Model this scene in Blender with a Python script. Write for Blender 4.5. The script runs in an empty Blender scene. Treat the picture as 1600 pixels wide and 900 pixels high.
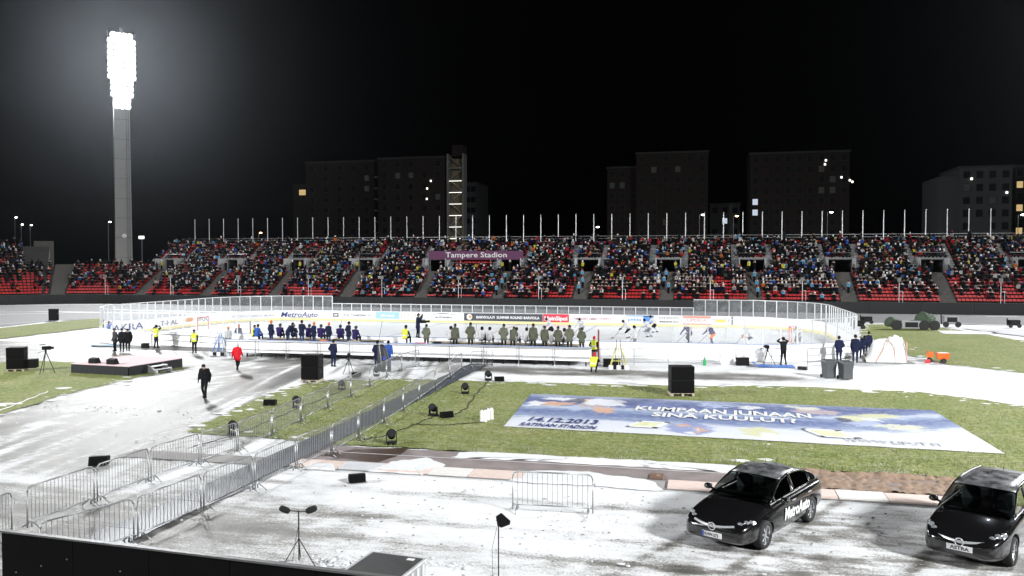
import bpy, bmesh, math, random
import numpy as np
from mathutils import Vector, Matrix, noise

random.seed(7)
rng = np.random.default_rng(11)
R = math.radians
S = bpy.context.scene
COL = S.collection

# ------------------------------------------------------------------ camera, sky, sun, exposure
cam_d = bpy.data.cameras.new('camera')
cam = bpy.data.objects.new('camera', cam_d)
COL.objects.link(cam)
cam.location = (0, 0, 6.8)
cam.rotation_euler = (R(90 - 1.776), 0, R(13.0))
cam_d.sensor_width = 36.0
cam_d.lens = 36.0 * 1290 / 1600
cam_d.clip_start = 0.1
cam_d.clip_end = 3000
S.camera = cam

W = bpy.data.worlds.new('World')
S.world = W
W.use_nodes = True
wn = W.node_tree
wn.nodes.clear()
sky = wn.nodes.new('ShaderNodeTexSky')
sky.sky_type = 'NISHITA'
sky.sun_disc = False
sky.sun_elevation = R(-6)
sky.sun_rotation = R(200)
bg = wn.nodes.new('ShaderNodeBackground')
bg.inputs['Strength'].default_value = 0.10
wo = wn.nodes.new('ShaderNodeOutputWorld')
wn.links.new(sky.outputs[0], bg.inputs[0])
wn.links.new(bg.outputs[0], wo.inputs[0])

sun_d = bpy.data.lights.new('moon', 'SUN')       # night: the one sun lamp is turned down to moonlight
sun_d.energy = 0.012
sun_d.angle = R(0.5)
sun_d.color = (0.85, 0.9, 1.0)
sun_o = bpy.data.objects.new('moon', sun_d)
COL.objects.link(sun_o)
sun_o.rotation_euler = (R(55), 0, R(160))

S.view_settings.view_transform = 'Standard'
S.view_settings.look = 'None'
S.view_settings.exposure = 0.12
S.view_settings.gamma = 1.0
S.view_settings.use_curve_mapping = False
cy = S.cycles
cy.use_denoising = True
cy.max_bounces = 5
cy.diffuse_bounces = 2
cy.glossy_bounces = 3
cy.transmission_bounces = 3
cy.transparent_max_bounces = 24
cy.volume_bounces = 0
cy.sample_clamp_indirect = 4.0
cy.sample_clamp_direct = 12.0
cy.caustics_reflective = False
cy.caustics_refractive = False

# ------------------------------------------------------------------ helpers
MATS = {}


def pm(name, col, rough=0.6, metal=0.0, var=0.12, scale=6.0, bump=0.0, bscale=None, coat=0.0, emit=0.0, spec=0.5):
    """procedural material: base colour broken up by noise, optional fine relief"""
    if name in MATS:
        return MATS[name]
    m = bpy.data.materials.new(name)
    m.use_nodes = True
    nt = m.node_tree
    b = nt.nodes['Principled BSDF']
    tc = nt.nodes.new('ShaderNodeTexCoord')
    nz = nt.nodes.new('ShaderNodeTexNoise')
    nz.inputs['Scale'].default_value = scale
    nz.inputs['Detail'].default_value = 4
    nt.links.new(tc.outputs['Object'], nz.inputs['Vector'])
    mx = nt.nodes.new('ShaderNodeMix')
    mx.data_type = 'RGBA'
    c = col
    mx.inputs[6].default_value = (c[0] * (1 - var), c[1] * (1 - var), c[2] * (1 - var), 1)
    mx.inputs[7].default_value = (min(1, c[0] * (1 + var)), min(1, c[1] * (1 + var)), min(1, c[2] * (1 + var)), 1)
    nt.links.new(nz.outputs['Fac'], mx.inputs[0])
    nt.links.new(mx.outputs[2], b.inputs['Base Color'])
    b.inputs['Roughness'].default_value = rough
    b.inputs['Metallic'].default_value = metal
    b.inputs['Coat Weight'].default_value = coat
    b.inputs['Specular IOR Level'].default_value = spec
    if emit:
        nt.links.new(mx.outputs[2], b.inputs['Emission Color'])
        b.inputs['Emission Strength'].default_value = emit
    if bump:
        n2 = nt.nodes.new('ShaderNodeTexNoise')
        n2.inputs['Scale'].default_value = bscale or scale * 6
        n2.inputs['Detail'].default_value = 3
        nt.links.new(tc.outputs['Object'], n2.inputs['Vector'])
        bp = nt.nodes.new('ShaderNodeBump')
        bp.inputs['Strength'].default_value = bump
        bp.inputs['Distance'].default_value = 0.02
        nt.links.new(n2.outputs['Fac'], bp.inputs['Height'])
        nt.links.new(bp.outputs[0], b.inputs['Normal'])
    MATS[name] = m
    return m


class MB:
    """collects shapes into one mesh"""

    def __init__(s):
        s.v, s.f, s.m = [], [], []

    def add(s, vs, fs, mi=0, M=None):
        o = len(s.v)
        if M is not None:
            vs = [M @ Vector(p) for p in vs]
        s.v += [tuple(p) for p in vs]
        s.f += [tuple(i + o for i in f) for f in fs]
        s.m += [mi] * len(fs)
        return s

    def box(s, c, d, mi=0, rz=0.0, tx=1.0, ty=1.0, M=None):
        x, y, z = d[0] / 2, d[1] / 2, d[2] / 2
        vs = []
        for sz, kx, ky in ((-1, 1, 1), (1, tx, ty)):
            for sx, sy in ((-1, -1), (1, -1), (1, 1), (-1, 1)):
                px, py = sx * x * kx, sy * y * ky
                if rz:
                    px, py = px * math.cos(rz) - py * math.sin(rz), px * math.sin(rz) + py * math.cos(rz)
                vs.append((c[0] + px, c[1] + py, c[2] + sz * z))
        return s.add(vs, [(3, 2, 1, 0), (4, 5, 6, 7), (0, 1, 5, 4), (1, 2, 6, 5), (2, 3, 7, 6), (3, 0, 4, 7)], mi, M)

    def cyl(s, p0, p1, r0, r1=None, n=8, mi=0, M=None):
        r1 = r0 if r1 is None else r1
        p0, p1 = Vector(p0), Vector(p1)
        d = (p1 - p0)
        d = d.normalized() if d.length > 1e-9 else Vector((0, 0, 1))
        a = d.orthogonal().normalized()
        b = d.cross(a)
        vs = []
        for p, r in ((p0, r0), (p1, r1)):
            for k in range(n):
                t = 2 * math.pi * k / n
                vs.append(p + a * (r * math.cos(t)) + b * (r * math.sin(t)))
        fs = [(k, (k + 1) % n, n + (k + 1) % n, n + k) for k in range(n)]
        fs += [tuple(range(n - 1, -1, -1)), tuple(range(n, 2 * n))]
        return s.add(vs, fs, mi, M)

    def tube(s, pts, r, n=6, mi=0):
        for a, b in zip(pts[:-1], pts[1:]):
            s.cyl(a, b, r, r, n, mi)
        return s

    def sph(s, c, r, nu=10, nv=6, mi=0):
        r = (r, r, r) if not hasattr(r, '__len__') else r
        vs = [(c[0], c[1], c[2] + r[2])]
        for j in range(1, nv):
            t = math.pi * j / nv
            for k in range(nu):
                u = 2 * math.pi * k / nu
                vs.append((c[0] + r[0] * math.sin(t) * math.cos(u), c[1] + r[1] * math.sin(t) * math.sin(u), c[2] + r[2] * math.cos(t)))
        vs.append((c[0], c[1], c[2] - r[2]))
        fs = [(0, 1 + k, 1 + (k + 1) % nu) for k in range(nu)]
        for j in range(nv - 2):
            for k in range(nu):
                a, b = 1 + j * nu + k, 1 + j * nu + (k + 1) % nu
                fs.append((a, a + nu, b + nu, b))
        e = len(vs) - 1
        o = 1 + (nv - 2) * nu
        fs += [(e, o + (k + 1) % nu, o + k) for k in range(nu)]
        return s.add(vs, fs, mi)

    def prism(s, poly, z0, z1, mi=0, M=None):
        n = len(poly)
        vs = [(p[0], p[1], z0) for p in poly] + [(p[0], p[1], z1) for p in poly]
        fs = [tuple(range(n - 1, -1, -1)), tuple(range(n, 2 * n))]
        fs += [(k, (k + 1) % n, n + (k + 1) % n, n + k) for k in range(n)]
        return s.add(vs, fs, mi, M)

    def mesh(s, name, mats, smooth=False):
        me = bpy.data.meshes.new(name)
        me.from_pydata(s.v, [], s.f)
        for m in (mats if isinstance(mats, (list, tuple)) else [mats]):
            me.materials.append(m)
        if any(s.m):
            me.polygons.foreach_set('material_index', s.m)
        if smooth:
            me.polygons.foreach_set('use_smooth', [True] * len(s.f))
        me.update()
        return me

    def build(s, name, mats, parent=None, loc=(0, 0, 0), rz=0.0, smooth=False, bevel=0.0):
        return link(name, s.mesh(name, mats, smooth), parent, loc, rz, bevel)


def link(name, me, parent=None, loc=(0, 0, 0), rz=0.0, bevel=0.0):
    o = bpy.data.objects.new(name, me)
    COL.objects.link(o)
    o.location = loc
    o.rotation_euler = (0, 0, rz)
    if parent is not None:
        o.parent = parent
    if bevel:
        b = o.modifiers.new('bevel', 'BEVEL')
        b.width = bevel
        b.segments = 2
        b.limit_method = 'ANGLE'
    return o


def tag(o, label=None, cat=None, group=None, kind=None):
    if label:
        o['label'] = label
    if cat:
        o['category'] = cat
    if group:
        o['group'] = group
    if kind:
        o['kind'] = kind
    return o


def thing(name, label, cat, loc=(0, 0, 0), rz=0.0, group=None):
    o = bpy.data.objects.new(name, None)
    COL.objects.link(o)
    o.location = loc
    o.rotation_euler = (0, 0, rz)
    o.empty_display_size = 0.3
    return tag(o, label, cat, group)


def copy_tree(o, parent=None):
    c = o.copy()
    COL.objects.link(c)
    if parent is not None:
        c.parent = parent
    for ch in list(o.children):
        copy_tree(ch, c)
    return c


ORD = ['first', 'second', 'third', 'fourth', 'fifth', 'sixth', 'seventh', 'eighth', 'ninth', 'tenth', 'eleventh', 'twelfth',
       'thirteenth', 'fourteenth', 'fifteenth', 'sixteenth', 'seventeenth', 'eighteenth', 'nineteenth']


def ordinal(n):
    if n <= 19:
        return ORD[n - 1]
    tens = {2: ('twentieth', 'twenty'), 3: ('thirtieth', 'thirty'), 4: ('fortieth', 'forty'), 5: ('fiftieth', 'fifty')}[n // 10]
    return tens[0] if n % 10 == 0 else tens[1] + '-' + ORD[n % 10 - 1]


def text(body, size, mat, parent=None, loc=(0, 0, 0), rot=(0, 0, 0), width=None, shear=0.0, bold=0.0, name='lettering', ext=0.002, align='LEFT', sy=1.0):
    cu = bpy.data.curves.new(name, 'FONT')
    cu.body = body
    cu.size = size
    cu.shear = shear
    cu.offset = bold
    cu.extrude = ext
    cu.resolution_u = 2
    cu.align_x = align
    t = bpy.data.objects.new(name, cu)
    me = bpy.data.meshes.new_from_object(t)
    bpy.data.objects.remove(t)
    if width:
        xs = [v.co.x for v in me.vertices]
        k = width / max(1e-6, max(xs) - min(xs))
        x0 = min(xs)
        for v in me.vertices:
            v.co.x = (v.co.x - x0) * k
    if sy != 1.0:
        for v in me.vertices:
            v.co.y *= sy
    me.materials.clear()
    me.materials.append(mat)
    o = link(name, me, parent, loc)
    o.rotation_euler = rot
    return o


# ------------------------------------------------------------------ shared materials
BLACK = pm('black_paint', (0.010, 0.010, 0.011), 0.6, var=0.25, spec=.25)
BLACKP = pm('black_plastic', (0.005, 0.005, 0.0055), 0.75, var=0.4, bump=0.2, bscale=60, spec=.2)
BLACKF = pm('black_fabric', (0.012, 0.012, 0.014), 0.9, var=0.3, scale=12)
GREYM = pm('galvanised_steel', (0.36, 0.365, 0.37), 0.42, 0.8, var=0.2, scale=20)
GREYP = pm('grey_paint', (0.30, 0.31, 0.32), 0.5, 0.3, var=0.15)
WHITE = pm('white_paint', (0.78, 0.78, 0.77), 0.5, var=0.04)
BOARDW = pm('white_board', (0.87, 0.87, 0.87), 0.4, var=0.04, scale=2)
WOOD = pm('pallet_wood', (0.42, 0.36, 0.28), 0.8, var=0.25, scale=10)
CHROME = pm('chrome', (0.75, 0.76, 0.78), 0.30, 0.55, var=0.05)
RUBBER = pm('rubber', (0.02, 0.02, 0.02), 0.8, var=0.2)
SIGNRED = pm('sign_red', (0.55, 0.03, 0.04), 0.5)
YELLOW = pm('kick_yellow', (0.86, 0.76, 0.36), 0.4, var=0.06)
INK = pm('dark_ink', (0.03, 0.035, 0.05), 0.5)

# ------------------------------------------------------------------ floodlight masts (lamps that light the whole place)
def emission(name, col, strength):
    m = bpy.data.materials.new(name)
    m.use_nodes = True
    nt = m.node_tree
    nt.nodes.clear()
    e = nt.nodes.new('ShaderNodeEmission')
    nz = nt.nodes.new('ShaderNodeTexNoise')
    nz.inputs['Scale'].default_value = 3
    mr = nt.nodes.new('ShaderNodeMapRange')
    mr.inputs[3].default_value = strength * 0.85
    mr.inputs[4].default_value = strength * 1.15
    e.inputs[0].default_value = (*col, 1)
    o = nt.nodes.new('ShaderNodeOutputMaterial')
    nt.links.new(nz.outputs['Fac'], mr.inputs[0])
    nt.links.new(mr.outputs[0], e.inputs[1])
    nt.links.new(e.outputs[0], o.inputs[0])
    m.cycles.emission_sampling = 'NONE' if strength < 1 else 'AUTO'
    return m


CONCRETE = pm('mast_concrete', (0.30, 0.30, 0.29), 0.8, var=0.15, scale=0.6, bump=0.3, bscale=8)
LAMP_ON = emission('floodlight_on', (1.0, 0.98, 0.95), 14.0)
LAMP_ON.cycles.emission_sampling = 'NONE'


def mast(x, y, aim, power, label, tilt=20, spread=150):
    rz = math.atan2(aim[1] - y, aim[0] - x) + math.pi / 2     # local -Y faces the field
    t = thing('floodlight_mast', label, 'floodlight', (x, y, 0), rz, 'stadium floodlight masts')
    MB().box((0, 0, 20), (3.2, 1.4, 40), tx=0.9, ty=0.8).build('column', CONCRETE, t, bevel=0.08)
    for k in range(1, 10):
        MB().box((0, 0, k * 3.9), (3.2 - .008 * k * 3.9 + .03, 1.4 - .007 * k * 3.9 + .03, .10)).build('joint_band', pm('mast_joint', (.17, .17, .165), .85, var=.3), t)
    ld_ = MB()
    for sx in (-.22, .22):
        ld_.box((.95 + sx, -.80, 21), (.05, .05, 34))
    for k in range(80):
        ld_.box((.95, -.80, 4.5 + k * .42), (.44, .035, .035))
    ld_.build('ladder', pm('ladder_steel', (.12, .12, .12), .6), t)
    MB().cyl((0.1, -0.66, 12.1), (0.1, -0.82, 12.1), 0.42, n=16).build('round_plate', WHITE, t)
    fr = MB()
    rows = []
    for k in range(13):
        z = 37.6 + k * 1.15
        n = 3 if k < 2 else (4 if k < 5 or k == 12 else 5)
        wd = n * 1.0
        fr.box((0, -1.05, z - 0.42), (wd + 0.3, 0.12, 0.1))
        rows.append((z, n))
    for sx in (-1, 1):
        fr.cyl((sx * 1.4, -0.95, 36.8), (sx * 2.5, -0.95, 52.2), 0.09, n=6)
    fr.box((0, -0.85, 45), (0.5, 0.5, 16))
    fr.build('lamp_rack', GREYP, t)
    hd = MB()
    hd.cyl((0, 0.3, 0), (0, 0, 0), 0.22, 0.52, 12)
    hme = hd.mesh('lamp_head', GREYP)
    gl = MB()
    gl.cyl((0, 0.0, 0), (0, -0.03, 0), 0.53, 0.53, 12)
    gme = gl.mesh('lamp_glass', LAMP_ON)
    for z, n in rows:
        for i in range(n):
            h = link('lamp_head', hme, t, ((i - (n - 1) / 2) * 1.0, -1.25, z))
            h.rotation_euler = (R(10), 0, 0)
            link('lamp_glass', gme, h, (0, -0.005, 0))
    ld = bpy.data.lights.new('floodlight', 'AREA')
    ld.shape = 'RECTANGLE'
    ld.size = 6.0
    ld.size_y = 14.0
    ld.energy = power
    ld.color = (0.97, 0.985, 1.0)
    ld.spread = R(spread)
    lo = bpy.data.objects.new('floodlight', ld)
    COL.objects.link(lo)
    lo.parent = t
    lo.location = (0, -1.55, 44.5)
    lo.rotation_euler = (-R(90 - tilt), 0, 0)
    return t


KW = 1000.0
mast(-112.7, 143.3, (-20, 55), 108 * KW, 'tall concrete floodlight mast blazing above the left end of the stand')
mast(82.0, 140.0, (-15, 55), 125 * KW, 'floodlight mast beyond the right end of the far stand')
mast(-105.0, -22.0, (-20, 80), 71 * KW, 'floodlight mast behind the main stand, rink\'s left side', 36, 92)
mast(72.0, -22.0, (-15, 80), 71 * KW, 'floodlight mast behind the main stand, cars\' side', 36, 92)

# ------------------------------------------------------------------ ground
def nz2(x, y, s, seed=0.0):
    return noise.noise(Vector((x * s, y * s, seed)))


def sstep(a, b, x):
    t = min(1, max(0, (x - a) / (b - a)))
    return t * t * (3 - 2 * t)


def in_poly(x, y, poly):
    c = False
    n = len(poly)
    for i in range(n):
        x1, y1 = poly[i]
        x2, y2 = poly[i - 1]
        if (y1 > y) != (y2 > y) and x < (x2 - x1) * (y - y1) / (y2 - y1) + x1:
            c = not c
    return c


# the slush-covered service road that crosses the left of the field
ROAD_A, ROAD_B = Vector(((-24.36, 25.23))), Vector(((-30.80, 52.75)))


def road_cover(x, y):
    d = (ROAD_B - ROAD_A).normalized()
    q = Vector((x, y)) - ROAD_A
    al, ac = q.dot(d), q.x * d.y - q.y * d.x
    v = 0.36 + 0.75 * nz2(al * 0.07, ac * 1.3, 1.0, 2) + 0.70 * nz2(al * .16, ac * 3.2, 1.0, 6)
    v += 0.42 * sstep(4.2, 6.0, abs(ac - 1.0))
    v -= 0.28 * math.exp(-((ac - 2.6 + .3 * nz2(al, 0, .1)) / .8) ** 2)
    return v


def snow_cover(x, y):
    """0 = bare wet asphalt / trodden slush, 1 = clean snow"""
    v = 0.86 + 0.25 * nz2(x, y, 0.35, 3) + 0.16 * nz2(x, y, 1.3, 9)
    if y < 25.2:                                           # track in front of the main stand
        v = 0.93 + 0.30 * nz2(x * 0.35, y, 0.9, 1) + 0.22 * nz2(x * 0.5, y, 2.4, 5)
        v -= 0.36 * sstep(-2.0, 2.5, x + 0.5 * (22 - y)) * sstep(25.2, 24.0, y) * (0.75 + 0.8 * nz2(x * .4, y, 1.3, 7) + 1.0 * nz2(x * .7, y * 2, 2.3, 3))   # driven area round the cars
        v -= 0.30 * sstep(-7.0, -9.5, x) * sstep(22.5, 20.0, y)
        v -= 0.14 * sstep(-11.0, -13.0, x) * sstep(25.5, 23.0, y)          # trodden corner by the barriers
        v -= 0.22 * sstep(20.5, 18.5, y) * (0.6 + nz2(x * .3, y, 1.0, 4))
        for rut in (18.6, 20.3, 22.9):
            v -= 0.22 * math.exp(-((y + 0.12 * (x + 5) * 0.3 - rut + 0.25 * nz2(x, 0, .3, rut)) / 0.22) ** 2)
        for (wx, wy) in ((1.46, 20.28), (-.15, 21.15), (6.86, 20.0), (5.3, 20.9)):       # tyre tracks of the two cars
            q = (x - wx) * .885 - (y - wy) * .466
            v -= .30 * math.exp(-(q / .13) ** 2) * (1 if y > wy - 1.5 else .5)
    elif x < -16 and 15 < y < 56 and not (x < -33 and y > 44):
        v = road_cover(x, y)
    elif 44 < y < 58 and x > -34:
        v = 0.88 + 0.3 * nz2(x * .6, y * 1.4, .6, 3)
        v -= 0.85 * math.exp(-((y - 50.6 + 0.7 * nz2(x, 0, .2, 1) - 0.03 * max(0, x)) / 1.7) ** 2) * (0.8 + .5 * nz2(x * .5, y, .8, 8)) * sstep(9, 3, x)
        v += 0.3 * sstep(4, 9, x)
    elif x <= -34 and y < 60:
        v = 0.26 + 0.60 * nz2(x * .3, y * 1.2, .7, 2) + .2 * nz2(x, y, 1.5, 2)
    if x < -14 and y < 25.2:
        t = sstep(20.5, 25.2, y + .5 * nz2(x, y, .5, 3)) * sstep(-14, -17, x)
        v = v * (1 - t) + road_cover(x, y) * t
    return min(1.1, max(0, v))


def axis(parts):
    out = []
    for a, b, s in parts:
        n = max(1, int(round((b - a) / s)))
        out += [a + (b - a) * k / n for k in range(n)]
    out.append(parts[-1][1])
    return out


gx = axis([(-900, -200, 100), (-200, -80, 12), (-80, -26, 0.7), (-26, -14, 0.24), (-14, 12, 0.15), (12, 14, .3), (14, 50, 0.8), (50, 200, 15), (200, 900, 100)])
gy = axis([(-120, 8, 16), (8, 14, 1), (14, 27, 0.12), (27, 60, 0.33), (60, 118, 1.2), (118, 300, 20), (300, 1500, 150)])
nxg, nyg = len(gx), len(gy)
gv = np.zeros((nyg * nxg, 3))
gc = np.zeros(nyg * nxg)
k = 0
for yy in gy:
    for xx in gx:
        z = 0.0
        c = 0.35
        if -80 <= xx <= 50 and 8 <= yy <= 118:
            c = snow_cover(xx, yy)
            if yy < 60:
                z = 0.022 * (c - 0.6) + 0.012 * nz2(xx, yy, 2.2, 4) - 0.006 + (0.02 * c * nz2(xx, yy, 5.0, 2) if yy < 27 else 0)
                if 24.7 < yy < 28.6:
                    z = min(z, 0) - 0.02
            else:
                z = -0.03
        gv[k] = (xx, yy, z)
        gc[k] = c
        k += 1
ii = np.arange(nxg - 1)[None, :] + (np.arange(nyg - 1) * nxg)[:, None]
gf = np.stack([ii, ii + 1, ii + 1 + nxg, ii + nxg], -1).reshape(-1, 4)
gme = bpy.data.meshes.new('ground')
gme.from_pydata(gv.tolist(), [], gf.tolist())
ga = gme.color_attributes.new('cover', 'FLOAT_COLOR', 'POINT')
ga.data.foreach_set('color', np.stack([gc, gc, gc, np.ones_like(gc)], -1).ravel())
gme.polygons.foreach_set('use_smooth', [True] * len(gme.polygons))


def N(nt, t, **kw):
    n = nt.nodes.new(t)
    for kk, vv in kw.items():
        n.inputs[kk].default_value = vv
    return n


def noise_node(nt, tc, scale, detail=5, stretch=None, rough=0.6):
    n = nt.nodes.new('ShaderNodeTexNoise')
    n.inputs['Scale'].default_value = scale
    n.inputs['Detail'].default_value = detail
    n.inputs['Roughness'].default_value = rough
    if stretch:
        mp = nt.nodes.new('ShaderNodeMapping')
        mp.inputs['Scale'].default_value = stretch
        nt.links.new(tc.outputs['Object'], mp.inputs['Vector'])
        nt.links.new(mp.outputs[0], n.inputs['Vector'])
    else:
        nt.links.new(tc.outputs['Object'], n.inputs['Vector'])
    return n


def ramp(nt, src, stops):
    r = nt.nodes.new('ShaderNodeValToRGB')
    while len(r.color_ramp.elements) < len(stops):
        r.color_ramp.elements.new(0.5)
    for e, (p, c) in zip(r.color_ramp.elements, stops):
        e.position = p
        e.color = (*c, 1) if len(c) == 3 else c
    nt.links.new(src, r.inputs[0])
    return r


def math_node(nt, op, a, b=None):
    m = nt.nodes.new('ShaderNodeMath')
    m.operation = op
    for i, q in enumerate((a, b)):
        if q is None:
            continue
        if isinstance(q, (int, float)):
            m.inputs[i].default_value = q
        else:
            nt.links.new(q, m.inputs[i])
    return m.outputs[0]


def mat_snow():
    m = bpy.data.materials.new('snow_and_slush')
    m.use_nodes = True
    nt = m.node_tree
    b = nt.nodes['Principled BSDF']
    tc = nt.nodes.new('ShaderNodeTexCoord')
    at = nt.nodes.new('ShaderNodeAttribute')
    at.attribute_name = 'cover'
    n1 = noise_node(nt, tc, 3.2, 8, (0.55, 1.6, 1), 0.7)
    n2 = noise_node(nt, tc, 14, 6, None, 0.75)
    n3 = noise_node(nt, tc, 0.8, 3)
    s = math_node(nt, 'ADD', at.outputs['Fac'], math_node(nt, 'MULTIPLY', math_node(nt, 'SUBTRACT', n1.outputs['Fac'], 0.5), 0.95))
    s = math_node(nt, 'ADD', s, math_node(nt, 'MULTIPLY', math_node(nt, 'SUBTRACT', n2.outputs['Fac'], 0.5), 1.0))
    n4 = noise_node(nt, tc, 34, 4, (0.7, 1.3, 1), 0.7)
    s = math_node(nt, 'ADD', s, math_node(nt, 'MULTIPLY', math_node(nt, 'SUBTRACT', n4.outputs['Fac'], 0.5), 1.0))
    s = math_node(nt, 'ADD', s, math_node(nt, 'MULTIPLY', math_node(nt, 'SUBTRACT', n3.outputs['Fac'], 0.5), 0.25))
    r = ramp(nt, s, [(0.0, (0.075, 0.073, 0.069)), (0.25, (0.155, 0.150, 0.138)), (0.42, (0.26, 0.252, 0.232)), (0.54, (0.43, 0.425, 0.415)), (0.68, (0.70, 0.705, 0.71)), (1.0, (0.84, 0.85, 0.86))])
    nt.links.new(r.outputs[0], b.inputs['Base Color'])
    rr = ramp(nt, s, [(0.0, (0.35,) * 3), (0.35, (0.5,) * 3), (0.7, (0.8,) * 3)])
    nt.links.new(rr.outputs[0], b.inputs['Roughness'])
    b.inputs['Specular IOR Level'].default_value = 0.3
    hgt = math_node(nt, 'ADD', math_node(nt, 'MULTIPLY', n2.outputs['Fac'], 0.6), math_node(nt, 'MULTIPLY', n1.outputs['Fac'], 1.0))
    bp = nt.nodes.new('ShaderNodeBump')
    bp.inputs['Strength'].default_value = 0.7
    bp.inputs['Distance'].default_value = 0.05
    nt.links.new(hgt, bp.inputs['Height'])
    nt.links.new(bp.outputs[0], b.inputs['Normal'])
    return m


SNOW = mat_snow()
gme.materials.append(SNOW)
tag(link('ground', gme), kind='structure')


def mat_grass():
    m = bpy.data.materials.new('frosty_turf')
    m.use_nodes = True
    nt = m.node_tree
    b = nt.nodes['Principled BSDF']
    tc = nt.nodes.new('ShaderNodeTexCoord')
    a = noise_node(nt, tc, 0.35, 5)
    c = noise_node(nt, tc, 5.0, 6, None, 0.7)
    d = noise_node(nt, tc, 2.0, 6, (0.5, 2.2, 1), 0.75)
    e = noise_node(nt, tc, 26.0, 3)
    r1 = ramp(nt, c.outputs['Fac'], [(0.3, (0.095, 0.118, 0.028)), (0.5, (0.21, 0.235, 0.078)), (0.7, (0.37, 0.385, 0.18))])
    r2 = ramp(nt, a.outputs['Fac'], [(0.35, (0.85, 0.95, 0.7)), (0.65, (1.15, 1.08, 1.1))])
    mul = nt.nodes.new('ShaderNodeMix')
    mul.data_type = 'RGBA'
    mul.blend_type = 'MULTIPLY'
    mul.inputs[0].default_value = 1.0
    nt.links.new(r1.outputs[0], mul.inputs[6])
    nt.links.new(r2.outputs[0], mul.inputs[7])
    fr = ramp(nt, d.outputs['Fac'], [(0.50, (0, 0, 0)), (0.70, (0.75, 0.75, 0.75))])
    fr2 = ramp(nt, e.outputs['Fac'], [(0.45, (0, 0, 0)), (0.62, (1, 1, 1))])
    fm = math_node(nt, 'MULTIPLY', fr.outputs[0], fr2.outputs[0])
    mx = nt.nodes.new('ShaderNodeMix')
    mx.data_type = 'RGBA'
    nt.links.new(fm, mx.inputs[0])
    nt.links.new(mul.outputs[2], mx.inputs[6])
    mx.inputs[7].default_value = (0.55, 0.56, 0.52, 1)
    nt.links.new(mx.outputs[2], b.inputs['Base Color'])
    b.inputs['Roughness'].default_value = 0.85
    b.inputs['Specular IOR Level'].default_value = 0.2
    bp = nt.nodes.new('ShaderNodeBump')
    bp.inputs['Strength'].default_value = 0.8
    bp.inputs['Distance'].default_value = 0.05
    nt.links.new(math_node(nt, 'ADD', c.outputs['Fac'], e.outputs['Fac']), bp.inputs['Height'])
    nt.links.new(bp.outputs[0], b.inputs['Normal'])
    return m


GRASS = mat_grass()


def ragged(poly, step, amp, seed):
    out = []
    n = len(poly)
    for i in range(n):
        a, b = Vector(poly[i]), Vector(poly[(i + 1) % n])
        L = (b - a).length
        k = max(1, int(L / step))
        nv = Vector((-(b - a).y, (b - a).x)).normalized()
        for j in range(k):
            p = a.lerp(b, j / k)
            q = amp * (noise.noise(Vector((p.x * 0.5, p.y * 0.5, seed))) + 0.7 * noise.noise(Vector((p.x * 1.9, p.y * 1.9, seed + 5))))
            p = p + nv * q
            out.append((p.x, p.y))
    return out


def sheet(name, poly, z, mat, kind='structure', parent=None, label=None):
    me = bpy.data.meshes.new(name)
    bm = bmesh.new()
    bm.faces.new([bm.verts.new((x, y, z)) for x, y in poly])
    bmesh.ops.triangulate(bm, faces=bm.faces[:])
    bmesh.ops.recalc_face_normals(bm, faces=bm.faces[:])
    for f in bm.faces:
        if f.normal.z < 0:
            f.normal_flip()
    bm.to_mesh(me)
    bm.free()
    me.materials.append(mat)
    o = link(name, me, parent)
    if parent is None:
        tag(o, label, kind=kind)
    return o


GRASS_POLYS = [
    ('infield_grass', [(-20.14, 29.01), (-13.0, 28.4), (-2, 28.2), (40, 28.1), (60, 30), (60, 40), (15.67, 42.58), (10.94, 46.92), (5.22, 47.20), (0.80, 46.42), (-10.46, 45.30), (-16.63, 45.46), (-21.09, 43.36), (-21.98, 40.22), (-21.20, 35.12)]),
    ('stage_side_grass', [(-50.01, 46.00), (-46.31, 46.49), (-45.79, 48.11), (-41.24, 47.66), (-35.69, 47.52), (-32.01, 47.01), (-32.47, 42.35), (-31.91, 35.95), (-30.28, 30.34), (-29.53, 27.10)]),
    ('far_left_grass', [(-76.77, 62.52), (-70.62, 70.97), (-71.86, 81.14), (-71.19, 86.93), (-61.64, 74.77), (-61.21, 69.09), (-60.60, 60.89), (-57.31, 46.63)]),
    ('right_field_grass', [(16.93, 96.59), (22.06, 97.78), (25.19, 90.61), (27.10, 79.30), (28.86, 66.52), (22.33, 51.39), (19.17, 56.00), (15.88, 59.77), (14.90, 64.94), (15.79, 76.69), (13.93, 79.37)]),
]
for nm, poly in GRASS_POLYS:
    sheet(nm, ragged(poly, 0.22, 0.34, len(nm)), 0.03, GRASS)

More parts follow.
